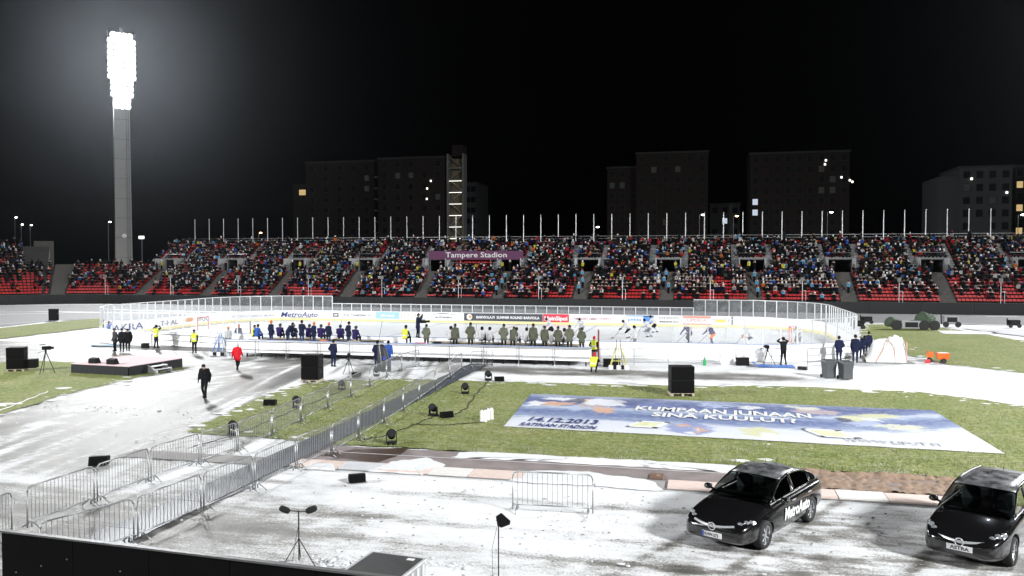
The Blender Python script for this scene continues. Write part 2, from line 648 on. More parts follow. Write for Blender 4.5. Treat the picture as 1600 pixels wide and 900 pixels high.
# short blades that stand out of the near turf
BL = pm('grass_blades', (0.20, 0.23, 0.075), 0.8, var=0.5, scale=1.5)
BLF = pm('frosted_grass_blades', (0.36, 0.37, 0.27), 0.8, var=0.3, scale=1.5)
ip = GRASS_POLYS[0][1]
BAN = [(-8.53, 41.35), (10.29, 40.83), (10.44, 32.13), (-7.94, 32.88)]
bv, bf, bmi = [], [], []
tries = 0
while len(bf) < 42000 and tries < 200000:
    tries += 1
    y = 28.3 + 17 * random.random() ** 1.6
    x = random.uniform(-20, 26)
    if not in_poly(x, y, ip) or in_poly(x, y, BAN) or abs(x) > 8 + y * 0.75:
        continue
    cl = nz2(x, y, 0.9, 3) + 0.5 * nz2(x, y, 3.1, 8)
    if cl < -0.15 and random.random() < 0.7:
        continue
    a = random.uniform(0, 6.28)
    h = random.uniform(0.03, 0.08) * (1 + 0.6 * max(0, cl))
    w = random.uniform(0.008, 0.02)
    o = len(bv)
    bv += [(x - w * math.cos(a), y - w * math.sin(a), 0.028), (x + w * math.cos(a), y + w * math.sin(a), 0.028),
           (x + random.uniform(-.04, .04), y + random.uniform(-.04, .04), 0.03 + h)]
    bf.append((o, o + 1, o + 2))
    bmi.append(1 if nz2(x * .6, y * 2, 1.0, 12) + random.uniform(-.3, .3) > 0.18 else 0)
me = bpy.data.meshes.new('turf_blades')
me.from_pydata(bv, [], bf)
me.materials.append(BL)
me.materials.append(BLF)
me.polygons.foreach_set('material_index', bmi)
tag(link('turf_blades', me), 'short frosty grass blades of the infield turf', 'grass', kind='stuff')

# snow clumps thrown up along the track and the road edges
cl = MB()
spots = [(-6.60, 23.64, 1.1, 0.35, 45), (-8.01, 17.23, 0.55, 0.4, 160), (-9.25, 19.90, 0.3, 0.2, 4), (-5.68, 17.56, 1.2, 0.3, 60), (-2.94, 19.59, 3.5, 1.6, 60), (-5.70, 21.57, 5, 1.2, 60),
         (3.29, 31.62, 4, 0.5, 30), (5.22, 47.20, 9, 0.9, 160), (12.62, 45.20, 9, 1.2, 200), (-16.45, 46.05, 6, .8, 70), (-18.84, 27.62, 3, 1.0, 50), (-28.14, 32.47, 8, 1.2, 90), (-16.08, 20.76, 3, 1.5, 70)]
for sx, sy, rx, ry, n in [(s[0], s[1], s[2], s[3], s[4]) for s in spots]:
    for q in range(n):
        x, y = random.gauss(sx, rx * .5), random.gauss(sy, ry * .5)
        r = random.uniform(0.010, 0.035) * (2.2 if random.random() < .08 else 1)
        n0 = len(cl.v)
        cl.sph((x, y, 0.012 + r * .1), (r * random.uniform(.8, 1.9), r * random.uniform(.8, 1.6), r * random.uniform(.4, .8)), 7, 5)
        for w_ in range(n0, len(cl.v)):
            vx, vy, vz = cl.v[w_]
            k_ = 1 + .55 * noise.noise(Vector((vx * 23, vy * 23, vz * 31)))
            cl.v[w_] = (x + (vx - x) * k_, y + (vy - y) * k_, vz * k_)
SNOWC = pm('snow_clump', (0.72, 0.73, 0.74), 0.8, var=0.16, scale=5, bump=0.5, bscale=40)
tag(cl.build('snow_clumps', SNOWC, smooth=True), 'loose clumps of snow scattered along the track and turf edges', 'snow', kind='stuff')

# dirty slush chips on the driven track, thin snow splashes along the turf edges
chips = MB()
for q in range(320):
    x, y = random.uniform(-11.5, 9), random.uniform(16.2, 24.6)
    r = random.uniform(.012, .035)
    chips.sph((x, y, .016), (r * random.uniform(.8, 2.2), r, r * .5), 5, 3)
tag(chips.build('slush_chips', pm('dirty_slush', (.30, .29, .27), .7, var=.4, scale=2)), 'dirty slush chips strewn over the near track', 'slush', kind='stuff')
spl = MB()
for nm, poly in GRASS_POLYS[:2] + GRASS_POLYS[3:]:
    n_ = len(poly)
    for k_ in range(n_):
        a, b = Vector(poly[k_]), Vector(poly[(k_ + 1) % n_])
        nrm_ = Vector((-(b - a).y, (b - a).x)).normalized()
        for q in range(int((b - a).length * 2.2)):
            p = a.lerp(b, random.random()) + nrm_ * random.gauss(0.1, .55)
            if p.y < 29 or abs(p.x) > 34:
                continue
            r = random.uniform(.04, .22) * (1.6 if random.random() < .15 else 1)
            o_ = len(spl.v)
            m_ = 9
            spl.v.append((p.x, p.y, .036 + r * .12))
            for u in range(m_):
                t_ = 2 * math.pi * u / m_
                rr = r * random.uniform(.5, 1.2)
                spl.v.append((p.x + 1.7 * rr * math.cos(t_), p.y + rr * math.sin(t_), .031))
            for u in range(m_):
                spl.f.append((o_, o_ + 1 + u, o_ + 1 + (u + 1) % m_))
                spl.m.append(0)
tag(spl.build('snow_splashes', SNOWC, smooth=True), 'thin snow splashes along the edges of the turf', 'snow', kind='stuff')

# long-jump strip, its paving slabs and the sand pit
TRK = pm('worn_track_surface', (0.22, 0.185, 0.18), 0.75, var=0.45, scale=1.6, bump=0.3, bscale=30)
sheet('runway', ragged([(-14.5, 25.95), (-14.5, 28.2), (40, 28.05), (40, 25.8)], 0.5, 0.10, 2), 0.012, TRK)
WET = pm('wet_rust_surface', (0.075, 0.045, 0.035), 0.35, var=0.4, scale=4)
wet = sheet('runway_wet_patch', ragged([(-13.08, 26.60), (-12.42, 27.57), (-10.42, 28.45), (-10.33, 27.24), (-10.68, 26.02), (-11.46, 26.21)], 0.25, 0.08, 4), 0.018, WET)
sheet('lane_line', [(-13.5, 27.20), (-13.5, 27.25), (2.2, 27.25), (2.2, 27.20)], 0.020, WHITE)
SAND = pm('sand_pit', (0.27, 0.19, 0.135), 0.95, var=0.55, scale=5, bump=1.0, bscale=14)
sp = MB()
nx_, ny_ = 130, 34
px0, px1, py0, py1 = 3.0, 10.4, 26.0, 28.0
for j in range(ny_ + 1):
    for i in range(nx_ + 1):
        x = px0 + (px1 - px0) * i / nx_
        y = py0 + (py1 - py0) * j / ny_ + (0.25 if j == ny_ else 0) * nz2(x, 0, 1, 2)
        sp.v.append((x, y, 0.035 + 0.06 * nz2(x, y, 2.2, 1) + 0.075 * nz2(x, y, 5.5, 1) + .03 * nz2(x, y, 12, 4) + (0.07 if j > ny_ - 3 else 0)))
for j in range(ny_):
    for i in range(nx_):
        a = j * (nx_ + 1) + i
        sp.f.append((a, a + 1, a + nx_ + 2, a + nx_ + 1))
        sp.m.append(0)
tag(sp.build('sand_pit', SAND, smooth=True), 'brown sand of the long-jump pit between turf and slabs', 'sand', kind='structure')
SLABS = [pm('slab_pink', (0.68, 0.55, 0.49), 0.7, var=0.12, scale=4), pm('slab_grey', (0.60, 0.61, 0.63), 0.7, var=0.12, scale=4), pm('slab_pale', (0.72, 0.70, 0.67), 0.7, var=0.12, scale=4)]
ps = MB().box((0, 25.42, 0.006), (40, 1.0, 0.01)).build('paving_strip', pm('slab_bed', (0.3, 0.29, 0.28), 0.9))
tag(ps, kind='structure')
x = -13.4
k = 0
while x < 14:
    w = 1.75 if k % 2 == 0 else 1.35
    if not (-9.9 < x < -8.8 or -5.6 < x < -1.6):
        MB().box((0, 0, 0), (w - 0.03, 0.86, 0.05)).build('slab', SLABS[(0, 1, 0, 2)[k % 4]], ps, (x + w / 2, 25.40, 0.035 + 0.006 * (k % 3)), 0.004 * ((k * 7) % 5 - 2))
    x += w
    k += 1
for q, pl in enumerate(([(-10.6, 24.9), (-8.6, 24.8), (-8.3, 26.3), (-9.2, 27.0), (-10.4, 26.2)], [(-5.9, 24.8), (-1.2, 24.8), (-1.5, 25.7), (-3.5, 26.4), (-5.6, 26.0)], [(-8.6, 27.3), (-5.0, 27.5), (2.0, 27.4), (2.2, 28.15), (-4, 28.2), (-8.5, 28.2)], [(-12.9, 24.7), (-11.6, 24.75), (-11.9, 25.5), (-12.8, 25.4)])):
    rg_ = ragged(pl, .12, .16, q * 3 + 1)
    n_ = len(rg_)
    cx_, cy2 = sum(p[0] for p in rg_) / n_, sum(p[1] for p in rg_) / n_
    dr = MB()
    for k_, (sc_, z_) in enumerate(((1.0, .004), (.90, .062), (.72, .085), (.4, .09))):
        dr.v += [(cx_ + (px_ - cx_) * sc_, cy2 + (py_ - cy2) * sc_, max(.004, z_ + (.03 * nz2(px_ * 2, py_ * 2, 1.5, k_) if k_ else 0))) for px_, py_ in rg_]
    for k_ in range(3):
        dr.f += [(k_ * n_ + u, k_ * n_ + (u + 1) % n_, (k_ + 1) * n_ + (u + 1) % n_, (k_ + 1) * n_ + u) for u in range(n_)]
    dr.f.append(tuple(range(3 * n_, 4 * n_)))
    dr.m = [0] * len(dr.f)
    tag(dr.build('snow_drift', SNOWC, smooth=True), kind='structure')
tb = thing('takeoff_board', 'small rusty brown square plate on the runway left of the black sedan', 'plate', (-1.37, 26.29, 0.02))
MB().box((0, 0, 0.02), (0.42, 0.62, 0.04)).build('plate', pm('rusty_plate', (0.16, 0.09, 0.06), 0.7, var=0.3), tb, bevel=0.006)
MB().box((0.05, 0.02, 0.045), (0.12, 0.1, 0.012)).build('hatch', pm('plate_hatch', (0.35, 0.25, 0.18), 0.7), tb)

# far running track with its lane lines
ASPH = pm('far_track', (0.15, 0.152, 0.155), 0.8, var=0.2, scale=0.3)
sheet('far_track', [(-170, 96), (-95, 97), (-50, 101), (80, 98), (80, 117.6), (-84, 117.6), (-110, 112), (-170, 108)], 0.006, ASPH)
sheet('left_track', [(-170, 60), (-69.73, 65.61), (-72.01, 72.38), (-74.19, 82.78), (-66, 84), (-62, 96), (-170, 95.8)], 0.006, pm('left_track', (0.19, 0.19, 0.195), 0.8, var=0.2, scale=.3))
for q, (x0, y0, x1, y1, w) in enumerate([(*((-94.49, 85.25)), *((-78.82, 97.12)), .45), (*((-116.73, 105.35)), *((-80.10, 117.83)), .6), (*((-76.31, 68.81)), *((-72.79, 84.23)), .35), (*((17.47, 99.68)), *((26.43, 99.75)), .45), (*((26.43, 99.75)), *((37.87, 96.87)), .5), (*((34.52, 113.77)), *((38.42, 114.67)), .5)]):
    d = Vector((x1 - x0, y1 - y0)).normalized()
    n = Vector((-d.y, d.x)) * w / 2
    sheet('lane_line', [(x0 - n.x, y0 - n.y), (x1 - n.x, y1 - n.y), (x1 + n.x, y1 + n.y), (x0 + n.x, y0 + n.y)], 0.040 + q * 0.004, SNOWC)
sheet('snow_path', ragged([(25.92, 93.26), (31.44, 92.06), (36.33, 90.09), (28.15, 69.74), (28.74, 84.10), (26.93, 88.67)], 0.8, 0.2, 3), 0.045, pm('trodden_snow', (0.5, 0.5, 0.52), 0.8, var=0.15, scale=.6))
sheet('snow_patch', ragged([(22.79, 89.26), (28.15, 88.96), (26.27, 85.60), (22.36, 85.41)], 0.5, 0.15, 9), 0.045, SNOWC)

# ------------------------------------------------------------------ ice rink: ice, boards, glass, adverts
XL, XR, YN, YF, CR = -52.8, 11.3, 58.6, 88.6, 8.5
ICE = pm('ice', (0.84, 0.86, 0.88), 0.35, var=0.05, scale=0.8, bump=0.06, bscale=6)


def rink_path(off=0.0, seg=10):
    pts = []
    r = CR + off
    for cx, cy_, a0 in ((XR - CR, YN + CR, -90), (XR - CR, YF - CR, 0), (XL + CR, YF - CR, 90), (XL + CR, YN + CR, 180)):
        for k in range(seg + 1):
            a = R(a0 + 90 * k / seg)
            pts.append((cx + r * math.cos(a), cy_ + r * math.sin(a)))
    return pts


MB().prism(rink_path(0.0), 0.002, 0.05).build('ice', ICE)
tag(bpy.data.objects['ice'], kind='structure')
LINER = pm('line_red', (0.70, 0.52, 0.54), 0.4)
LINEB = pm('line_blue', (0.55, 0.62, 0.74), 0.4)
for lx, m, w in ((-19.5, LINER, .3), (-11, LINEB, .3), (-28, LINEB, .3), (7.3, LINER, .06), (-48.8, LINER, .06)):
    tag(MB().box((lx, (YN + YF) / 2, 0.054), (w, YF - YN - 1.0, 0.002)).build('ice_line', m), kind='structure')


def arc_table():
    pts = rink_path(0.0, 14)
    pts.append(pts[0])
    acc = [0.0]
    for a, b in zip(pts[:-1], pts[1:]):
        acc.append(acc[-1] + math.dist(a, b))
    return pts, acc


RP, RA = arc_table()


def rink_at(s):
    s %= RA[-1]
    for i in range(len(RA) - 1):
        if RA[i + 1] >= s:
            t = (s - RA[i]) / max(1e-9, RA[i + 1] - RA[i])
            a, b = Vector(RP[i]), Vector(RP[i + 1])
            d = (b - a).normalized() if (b - a).length > 1e-6 else Vector((1, 0))
            return a.lerp(b, t), d
    return Vector(RP[-1]), Vector((1, 0))


def glass_mat():
    m = bpy.data.materials.new('rink_glass')
    m.use_nodes = True
    nt = m.node_tree
    nt.nodes.clear()
    tr = nt.nodes.new('ShaderNodeBsdfTransparent')
    tr.inputs[0].default_value = (0.97, 0.98, 0.985, 1)
    df = nt.nodes.new('ShaderNodeBsdfDiffuse')
    df.inputs[0].default_value = (0.75, 0.77, 0.8, 1)
    tl = nt.nodes.new('ShaderNodeBsdfTranslucent')
    tl.inputs[0].default_value = (0.75, 0.77, 0.8, 1)
    tc = nt.nodes.new('ShaderNodeTexCoord')
    nz = noise_node(nt, tc, 1.1, 5, None, 0.65)
    mr = nt.nodes.new('ShaderNodeMapRange')
    mr.inputs[1].default_value = 0.3
    mr.inputs[2].default_value = 0.75
    mr.inputs[3].default_value = 0.06
    mr.inputs[4].default_value = 0.26
    nt.links.new(nz.outputs['Fac'], mr.inputs[0])
    m0 = nt.nodes.new('ShaderNodeMixShader')
    m0.inputs[0].default_value = 0.5
    nt.links.new(df.outputs[0], m0.inputs[1])
    nt.links.new(tl.outputs[0], m0.inputs[2])
    m1 = nt.nodes.new('ShaderNodeMixShader')
    nt.links.new(mr.outputs[0], m1.inputs[0])
    nt.links.new(tr.outputs[0], m1.inputs[1])
    nt.links.new(m0.outputs[0], m1.inputs[2])
    o = nt.nodes.new('ShaderNodeOutputMaterial')
    nt.links.new(m1.outputs[0], o.inputs[0])
    return m


GLASS = glass_mat()
ALU = pm('aluminium', (0.72, 0.73, 0.74), 0.4, 0.5, var=0.08)
BLUEC = pm('blue_cap', (0.25, 0.33, 0.55), 0.4)
boards = thing('rink_boards', 'white dasher boards with yellow kick strip and clear glass round the ice rink', 'rink boards', ((XL + XR) / 2, (YN + YF) / 2, 0))
OX, OY = (XL + XR) / 2, (YN + YF) / 2
BH, LOWG, TALLG = 1.18, 2.0, 2.85
NP = int(round(RA[-1] / 2.42))
stp = RA[-1] / NP
BENCH_X0, BENCH_X1 = -33.5, -7.0
for i in range(NP):
    s0, s1 = i * stp, (i + 1) * stp
    sub = 4
    P = [rink_at(s0 + (s1 - s0) * k / sub) for k in range(sub + 1)]
    mid, dm = rink_at((s0 + s1) / 2)
    nrm = Vector((dm.y, -dm.x))                   # outward
    far = mid.y > YF - 2
    near = mid.y < YN + 1.5

    def strip(off, th, z0, z1):
        b = MB()
        for (p, d), (q, e) in zip(P[:-1], P[1:]):
            n1, n2 = Vector((d.y, -d.x)), Vector((e.y, -e.x))
            a0, a1 = p + n1 * off - mid, p + n1 * (off + th) - mid
            b0, b1 = q + n2 * off - mid, q + n2 * (off + th) - mid
            vs = [(a0.x, a0.y, z0), (b0.x, b0.y, z0), (b1.x, b1.y, z0), (a1.x, a1.y, z0), (a0.x, a0.y, z1), (b0.x, b0.y, z1), (b1.x, b1.y, z1), (a1.x, a1.y, z1)]
            b.add(vs, [(0, 3, 2, 1), (4, 5, 6, 7), (0, 1, 5, 4), (3, 7, 6, 2)] + ([(0, 4, 7, 3)] if p is P[0][0] else []) + ([(1, 2, 6, 5)] if q is P[-1][0] else []))
        return b
    o = strip(0.02, 0.10, 0.03, BH).build('board_panel', BOARDW, boards, (mid.x - OX, mid.y - OY, 0))
    strip(0.008, 0.014, 0.05, 0.28).build('kick_strip', YELLOW, o)
    strip(0.012, 0.13, BH, BH + 0.03).build('cap_rail', BLUEC if near else ALU, o)
    tall = not (far and -41.9 < mid.x < -0.4)
    if near and BENCH_X0 - 1 < mid.x < -1.0:
        continue                                     # open over the benches and the gate
    top = TALLG if tall else LOWG
    half = [0, 2, 4]
    for h in range(2):
        Pk = P[half[h]:half[h + 1] + 1]
        b = MB()
        for (p, d), (q, e) in zip(Pk[:-1], Pk[1:]):
            n1, n2 = Vector((d.y, -d.x)) * 0.07, Vector((e.y, -e.x)) * 0.07
            a0, b0 = p + n1 - mid, q + n2 - mid
            b.add([(a0.x, a0.y, BH + .03), (b0.x, b0.y, BH + .03), (b0.x, b0.y, top), (a0.x, a0.y, top)], [(0, 1, 2, 3)])
        b.build('glass_pane', GLASS, boards, (mid.x - OX, mid.y - OY, 0))
        p, d = Pk[0]
        n1 = Vector((d.y, -d.x)) * 0.07
        MB().box((0, 0, (BH + top) / 2), (0.075, 0.075, top - BH)).build('glass_post', ALU, boards, (p.x + n1.x - OX, p.y + n1.y - OY, 0.01), math.atan2(d.y, d.x))
    strip(0.035, 0.07, top, top + 0.07).build('top_rail', ALU, o)

# adverts on the far boards (inner face looks at the camera)
YB = YF + 0.006
ADM = {'white': BOARDW, 'lightblue': pm('ad_lightblue', (0.36, 0.58, 0.80), 0.4), 'dark': pm('ad_dark', (0.065, 0.07, 0.085), 0.4), 'red': pm('ad_red', (0.65, 0.05, 0.08), 0.4),
       'blue': pm('ad_blue', (0.10, 0.28, 0.66), 0.4), 'salmon': pm('ad_salmon', (0.75, 0.28, 0.22), 0.4), 'grey': pm('ad_grey', (0.16, 0.165, 0.18), 0.4), 'yellow': pm('ad_yellow', (0.80, 0.62, 0.06), 0.4),
       'navy': pm('ad_navy', (0.04, 0.06, 0.20), 0.4), 'ink': INK, 'sage': pm('ad_sage', (0.48, 0.52, 0.42), 0.5), 'rose': pm('ad_rose', (0.45, 0.22, 0.28), 0.5), 'pale': pm('ad_pale', (0.55, 0.57, 0.6), 0.5), 'orange': pm('ad_orange', (0.75, 0.35, 0.12), 0.5)}


def ad(px0, px1, z0, z1, base=None):
    c = (px0 + px1) / 2
    o = MB().box((0, 0, 0), (px1 - px0, 0.012, z1 - z0)).build('advert', ADM[base] if base else BOARDW, boards, (c - OX, YB - OY, (z0 + z1) / 2))
    return o, px1 - px0


def adtext(o, w, body, frac, h, m, dz=0.0, dx=0.0, shear=0.0, bold=0.01):
    text(body, h * 1.35, ADM[m], o, (-w * frac / 2 + dx, -0.012, -h / 2 + dz), (R(90), 0, 0), width=w * frac, shear=shear, bold=bold)




def wrap_text(body, sl, sr, z0, h, m, shear=0.0, bold=0.012, par=None):
    """lettering that follows the curve of the boards, from path length sl (left) to sr (right)"""
    o = text(body, h * 1.35, ADM[m], boards, shear=shear, bold=bold, width=sl - sr)
    for v in o.data.vertices:
        p, d = rink_at(sl - v.co.x)
        n = Vector((d.y, -d.x))
        q = p + n * (-.004 - v.co.z)
        v.co = (q.x - OX, q.y - OY, z0 + v.co.y)
    return o


wrap_text('MetroAuto', 90.6, 86.2, .42, .62, 'navy', .25)
wrap_text('________', 89.6, 87.0, .36, .3, 'navy')
wrap_text('AUTONVUOKRAUS MUIDU', 96.3, 91.2, .52, .26, 'pale')
wrap_text('OPOC', 101.9, 99.6, .45, .50, 'grey')
wrap_text('T-HAL', 107.8, 105.0, .45, .50, 'grey')
wrap_text('AKRA', 114.9, 110.4, .40, .66, 'navy')
a, w = ad(-41.81, -41.09, .45, .95, 'grey')
adtext(a, w, 'OP', 0.6, 0.26, 'white')
a, w = ad(-40.85, -36.73, .45, 1.0)
adtext(a, w, 'A.A. TAMPERE  K', 0.85, 0.2, 'grey')
a, w = ad(-36.49, -33.62, .36, 1.14, 'lightblue')
adtext(a, w, 'Ilves', 0.6, 0.28, 'white', shear=.2)
a, w = ad(-33.46, -30.70, .36, 1.10)
adtext(a, w, 'ELTUNG', 0.95, 0.5, 'sage')
a, w = ad(-30.10, -26.63, .40, 1.12)
adtext(a, w, 'AUTOKISKO', 0.6, 0.2, 'ink', dz=-.14, shear=.3)
sw = MB()
for q in range(12):
    t0, t1 = q / 12, (q + 1) / 12
    f = lambda t: (-w * .42 + w * .84 * t, .12 + .13 * math.sin(math.pi * t))
    (xa, za), (xb, zb) = f(t0), f(t1)
    th = .06 * math.sin(math.pi * (t0 + .04)) + .02
    sw.add([(xa, -.008, za), (xb, -.008, zb), (xb, -.008, zb + th), (xa, -.008, za + th)], [(0, 1, 2, 3)])
sw.build('brush_stroke', INK, a)
a, w = ad(-25.96, -17.01, .30, 1.14, 'dark')
adtext(a, w, 'BARVIOLA.FI  SUMMER ROUND BARVIOLA', 0.80, 0.30, 'white', dx=w * .06)
MB().cyl((0, 0, 0), (0, -.012, 0), .33, n=20).build('roundel', WHITE, a, (-w * .43, -.008, 0))
MB().cyl((0, 0, 0), (0, -.012, 0), .17, n=16).build('roundel_centre', ADM['orange'], a, (-w * .42, -.024, 0.02))
a, w = ad(-16.97, -14.11, .28, 1.16, 'red')
adtext(a, w, 'HeinSipoi', 0.88, 0.46, 'white', bold=.02)
a, w = ad(-13.90, -9.33, .30, 1.14)
adtext(a, w, 'TAMPEREEN AMMATTIOPISTO', 0.94, 0.28, 'rose')
a, w = ad(-9.05, -8.10, .34, 1.12)
rg = MB()
for q in range(16):
    u0, u1 = 2 * math.pi * q / 16, 2 * math.pi * (q + 1) / 16
    rg.add([(math.cos(u) * r * 1.25, -.008, math.sin(u) * r) for u, r in ((u0, .30), (u1, .30), (u1, .24), (u0, .24))], [(0, 1, 2, 3)])
rg.build('crest', ADM['pale'], a)
a, w = ad(-7.96, -4.99, .32, 1.14, 'white')
MB().box((0, 0, 0), (w, .006, .10)).build('stripe', ADM['blue'], a, (0, -.01, .36))
MB().box((0, 0, 0), (w * .36, .006, .78)).build('block', ADM['blue'], a, (w * .30, -.01, 0))
adtext(a, w * .6, 'pirkka', 0.8, 0.34, 'blue', dx=-w * .18)
a, w = ad(-4.66, -2.20, .36, 1.12)
adtext(a, w, 'OTAVAN', 0.85, 0.2, 'grey', dz=.2)
adtext(a, w, 'MERKKI', 0.8, 0.2, 'grey', dz=-.2)
a, w = ad(-2.00, 0.88, .26, 1.16, 'white')
MB().box((0, 0, 0), (w, .006, .2)).build('stripe', ADM['salmon'], a, (0, -.01, .35))
MB().box((0, 0, 0), (w, .006, .14)).build('stripe', ADM['salmon'], a, (0, -.01, -.38))
adtext(a, w, 'UPSALA', 0.7, 0.28, 'salmon')
a, w = ad(1.08, 2.76, .32, 1.14)
MB().sph((0, 0, 0), (w * .36, .02, .22), 20, 8).build('oval', ADM['yellow'], a, (0, -.008, 0))
rg = MB()
for q in range(24):
    u0, u1 = 2 * math.pi * q / 24, 2 * math.pi * (q + 1) / 24
    rg.add([(math.cos(u) * w * r, -.010, math.sin(u) * r * .65) for u, r in ((u0, .46), (u1, .46), (u1, .42), (u0, .42))], [(0, 1, 2, 3)])
rg.build('oval_ring', ADM['grey'], a)
a, w = ad(2.95, 5.76, .28, 1.16, 'grey')
adtext(a, w, 'RAKENNUS', 0.8, 0.22, 'white', dz=.1)
swl = MB()
for q in range(3):
    swl.sph((0, 0, .14 * (q - 1)), (.02, .9 - .2 * abs(q - 1), .07), 14, 6)
swl.build('orange_swirl', ADM['orange'], boards, (XL + .03 - OX, 77.2 - OY, .75))
# goals
def goal(x, y, rz, label, frame_m):
    t = thing('ice_hockey_goal', label, 'goal', (x, y, 0.055), rz)
    w, h, d = 1.83, 1.22, 1.0
    MB().tube([(-w / 2, 0, 0), (-w / 2, 0, h), (w / 2, 0, h), (w / 2, 0, 0)], 0.035, 8).build('frame', frame_m, t)
    MB().tube([(-w / 2, 0, 0.03), (-w / 2 * .8, d, 0.03), (w / 2 * .8, d, 0.03), (w / 2, 0, 0.03)], 0.03, 8).build('base', WHITE, t)
    MB().tube([(-w / 2, 0, h), (-w / 2 * .9, .5, h), (w / 2 * .9, .5, h), (w / 2, 0, h)], 0.025, 8).build('top_frame', frame_m, t)
    nt = MB()
    for q in range(13):
        u = -w / 2 * .85 + w * .85 * q / 12
        nt.cyl((u, .5, h), (u, d, .04), .006, n=3)
    for q in range(9):
        v = q / 8
        nt.cyl((-w / 2 * .85, .5 + .5 * v, h - (h - .04) * v), (w / 2 * .85, .5 + .5 * v, h - (h - .04) * v), .006, n=3)
    for sx in (-1, 1):
        for q in range(7):
            v = q / 6
            nt.cyl((sx * w / 2, 0, h * (1 - v)), (sx * w / 2 * .85, .5 + .5 * v, max(.04, h * (1 - v))), .006, n=3)
    nt.build('net', WHITE, t)
    return t


GOALRED = pm('goal_red', (0.6, 0.06, 0.05), 0.4)
goal(7.3, 73.6, R(-90), 'red framed ice hockey goal behind the right-hand goalkeeper', GOALRED)
goal(-48.8, 73.6, R(90), 'ice hockey goal at the left end of the rink', GOALRED)

# players' benches
bn = thing('bench_enclosure', 'long white players\' bench enclosure along the near side of the rink', 'bench enclosure', ((BENCH_X0 + BENCH_X1) / 2, 55.5, 0))
bx = (BENCH_X0 + BENCH_X1) / 2
MB().box((0, .1, 0.70), (BENCH_X1 - BENCH_X0, 4.1, 0.08)).build('floor', pm('bench_floor', (.06, .06, .06), .8), bn)
np_ = 11
pw = (BENCH_X1 - BENCH_X0) / np_
for i in range(np_):
    MB().box((0, 0, 0.79), (pw - .03, .05, .88)).build('wall_panel', BOARDW, bn, (BENCH_X0 + pw * (i + .5) - bx, -2.15, 0), bevel=.008)
    MB().box((0, 0, 0), (pw - .005, .09, .04)).build('cap_rail', BLUEC, bn, (BENCH_X0 + pw * (i + .5) - bx, -2.15, 1.25))
    pst = MB().cyl((0, 0, 0.0), (0, 0, 1.22), .028, n=8)
    pst.cyl((0, 0, 0.0), (0, 0, .10), .10, .05, 8)
    pst.build('rail_post', GREYM, bn, (BENCH_X0 + pw * i - bx, -2.32, 0))
for z in (.62, 1.2):
    MB().cyl((-(BENCH_X1 - BENCH_X0) / 2, -2.32, z), ((BENCH_X1 - BENCH_X0) / 2, -2.32, z), .024, n=8).build('hand_rail', GREYM, bn)
sk = MB()
for i in range(24):
    sk.box((-(BENCH_X1 - BENCH_X0) / 2 + .4 + i * (BENCH_X1 - BENCH_X0 - .8) / 23, -1.9, .13), (.08, .08, .26))
sk.build('support', BLACK, bn)
for (a, b) in ((-32.6, -22.6), (-19.2, -8.2)):
    MB().box(((a + b) / 2 - bx, 1.2, 1.08), (b - a, .36, .06)).box(((a + b) / 2 - bx, 1.2, .90), (b - a - .3, .06, .24)).build('bench', pm('bench_wood', (.32, .26, .18), .7, var=.25), bn)


def rail(pts, label, z=1.05, group='steel handrails beside the rink'):
    t = thing('handrail', label, 'railing', (pts[0][0], pts[0][1], 0), 0, group)
    o = Vector((pts[0][0], pts[0][1]))
    for (a, b) in zip(pts[:-1], pts[1:]):
        a2, b2 = Vector(a) - o, Vector(b) - o
        L = (b2 - a2).length
        n = max(1, int(round(L / 2.4)))
        for zz in (z, z * .55, .14):
            MB().cyl((a2.x, a2.y, zz), (b2.x, b2.y, zz), .026 if zz == z else .02, n=8).build('rail_bar', GREYM, t)
        for k in range(n + 1):
            p = a2.lerp(b2, k / n)
            MB().cyl((p.x, p.y, 0), (p.x, p.y, z), .026, n=8).build('rail_post', GREYM, t)


rail([(-6.6, 54.6), (2.20, 56.77), (6.85, 57.84), (10.40, 60.38)], 'long steel handrail between the bench and the right corner of the rink')
rail([(-45.56, 58.57), (-37.13, 58.09)], 'steel handrail at the left near corner of the rink')

# ------------------------------------------------------------------ far stand
SY, SZ, RUN, RISE, NR = 118.0, 1.5, 0.76, 0.45, 19
SX0, SX1 = -93.5, 60.0
ARC_C, ARC_R = (-93.5, 100.0), 18.0
STAIRS = [-17.2 + 12.15 * k for k in range(-6, 6)]


def sp_(s, off):
    """point on the stand at distance s along its front line, off metres behind it"""
    if s >= SX0:
        return s, SY + off, 0.0
    th = (SX0 - s) / ARC_R
    r = ARC_R + off
    return ARC_C[0] - r * math.sin(th), ARC_C[1] + r * math.cos(th), th


TERR = pm('terrace_concrete', (0.060, 0.058, 0.055), 0.85, var=0.3, scale=1.2, bump=0.3, bscale=20)
STAIRM = pm('stair_concrete', (0.105, 0.10, 0.092), 0.85, var=0.3, scale=2)
GSTAIR = pm('pale_stair_concrete', (0.34, 0.35, 0.355), 0.85, var=0.2, scale=2)
WALLB = pm('stand_front_wall', (0.022, 0.022, 0.023), 0.7, var=0.3, scale=1)
PARA = pm('parapet_concrete', (0.24, 0.24, 0.235), 0.8, var=0.15)
SEATR = pm('seat_red', (0.55, 0.026, 0.03), 0.38, var=0.12, scale=2)

main = thing('grandstand', 'long open grandstand of red seats packed with spectators behind the rink', 'grandstand', (0, SY, 0))


def gap(s, i, kind):
    """what interrupts the seat rows at (s, row): lower stair, vomitory, upper stairs"""
    for c in STAIRS:
        d = abs(s - c)
        if i < 9 and d < 1.05:
            return 'stair'
        if 9 <= i < 13 and d < 1.9:
            return 'vom'
        if 9 <= i < NR - 1 and 1.9 <= d < 2.95:
            return 'up'
    return None


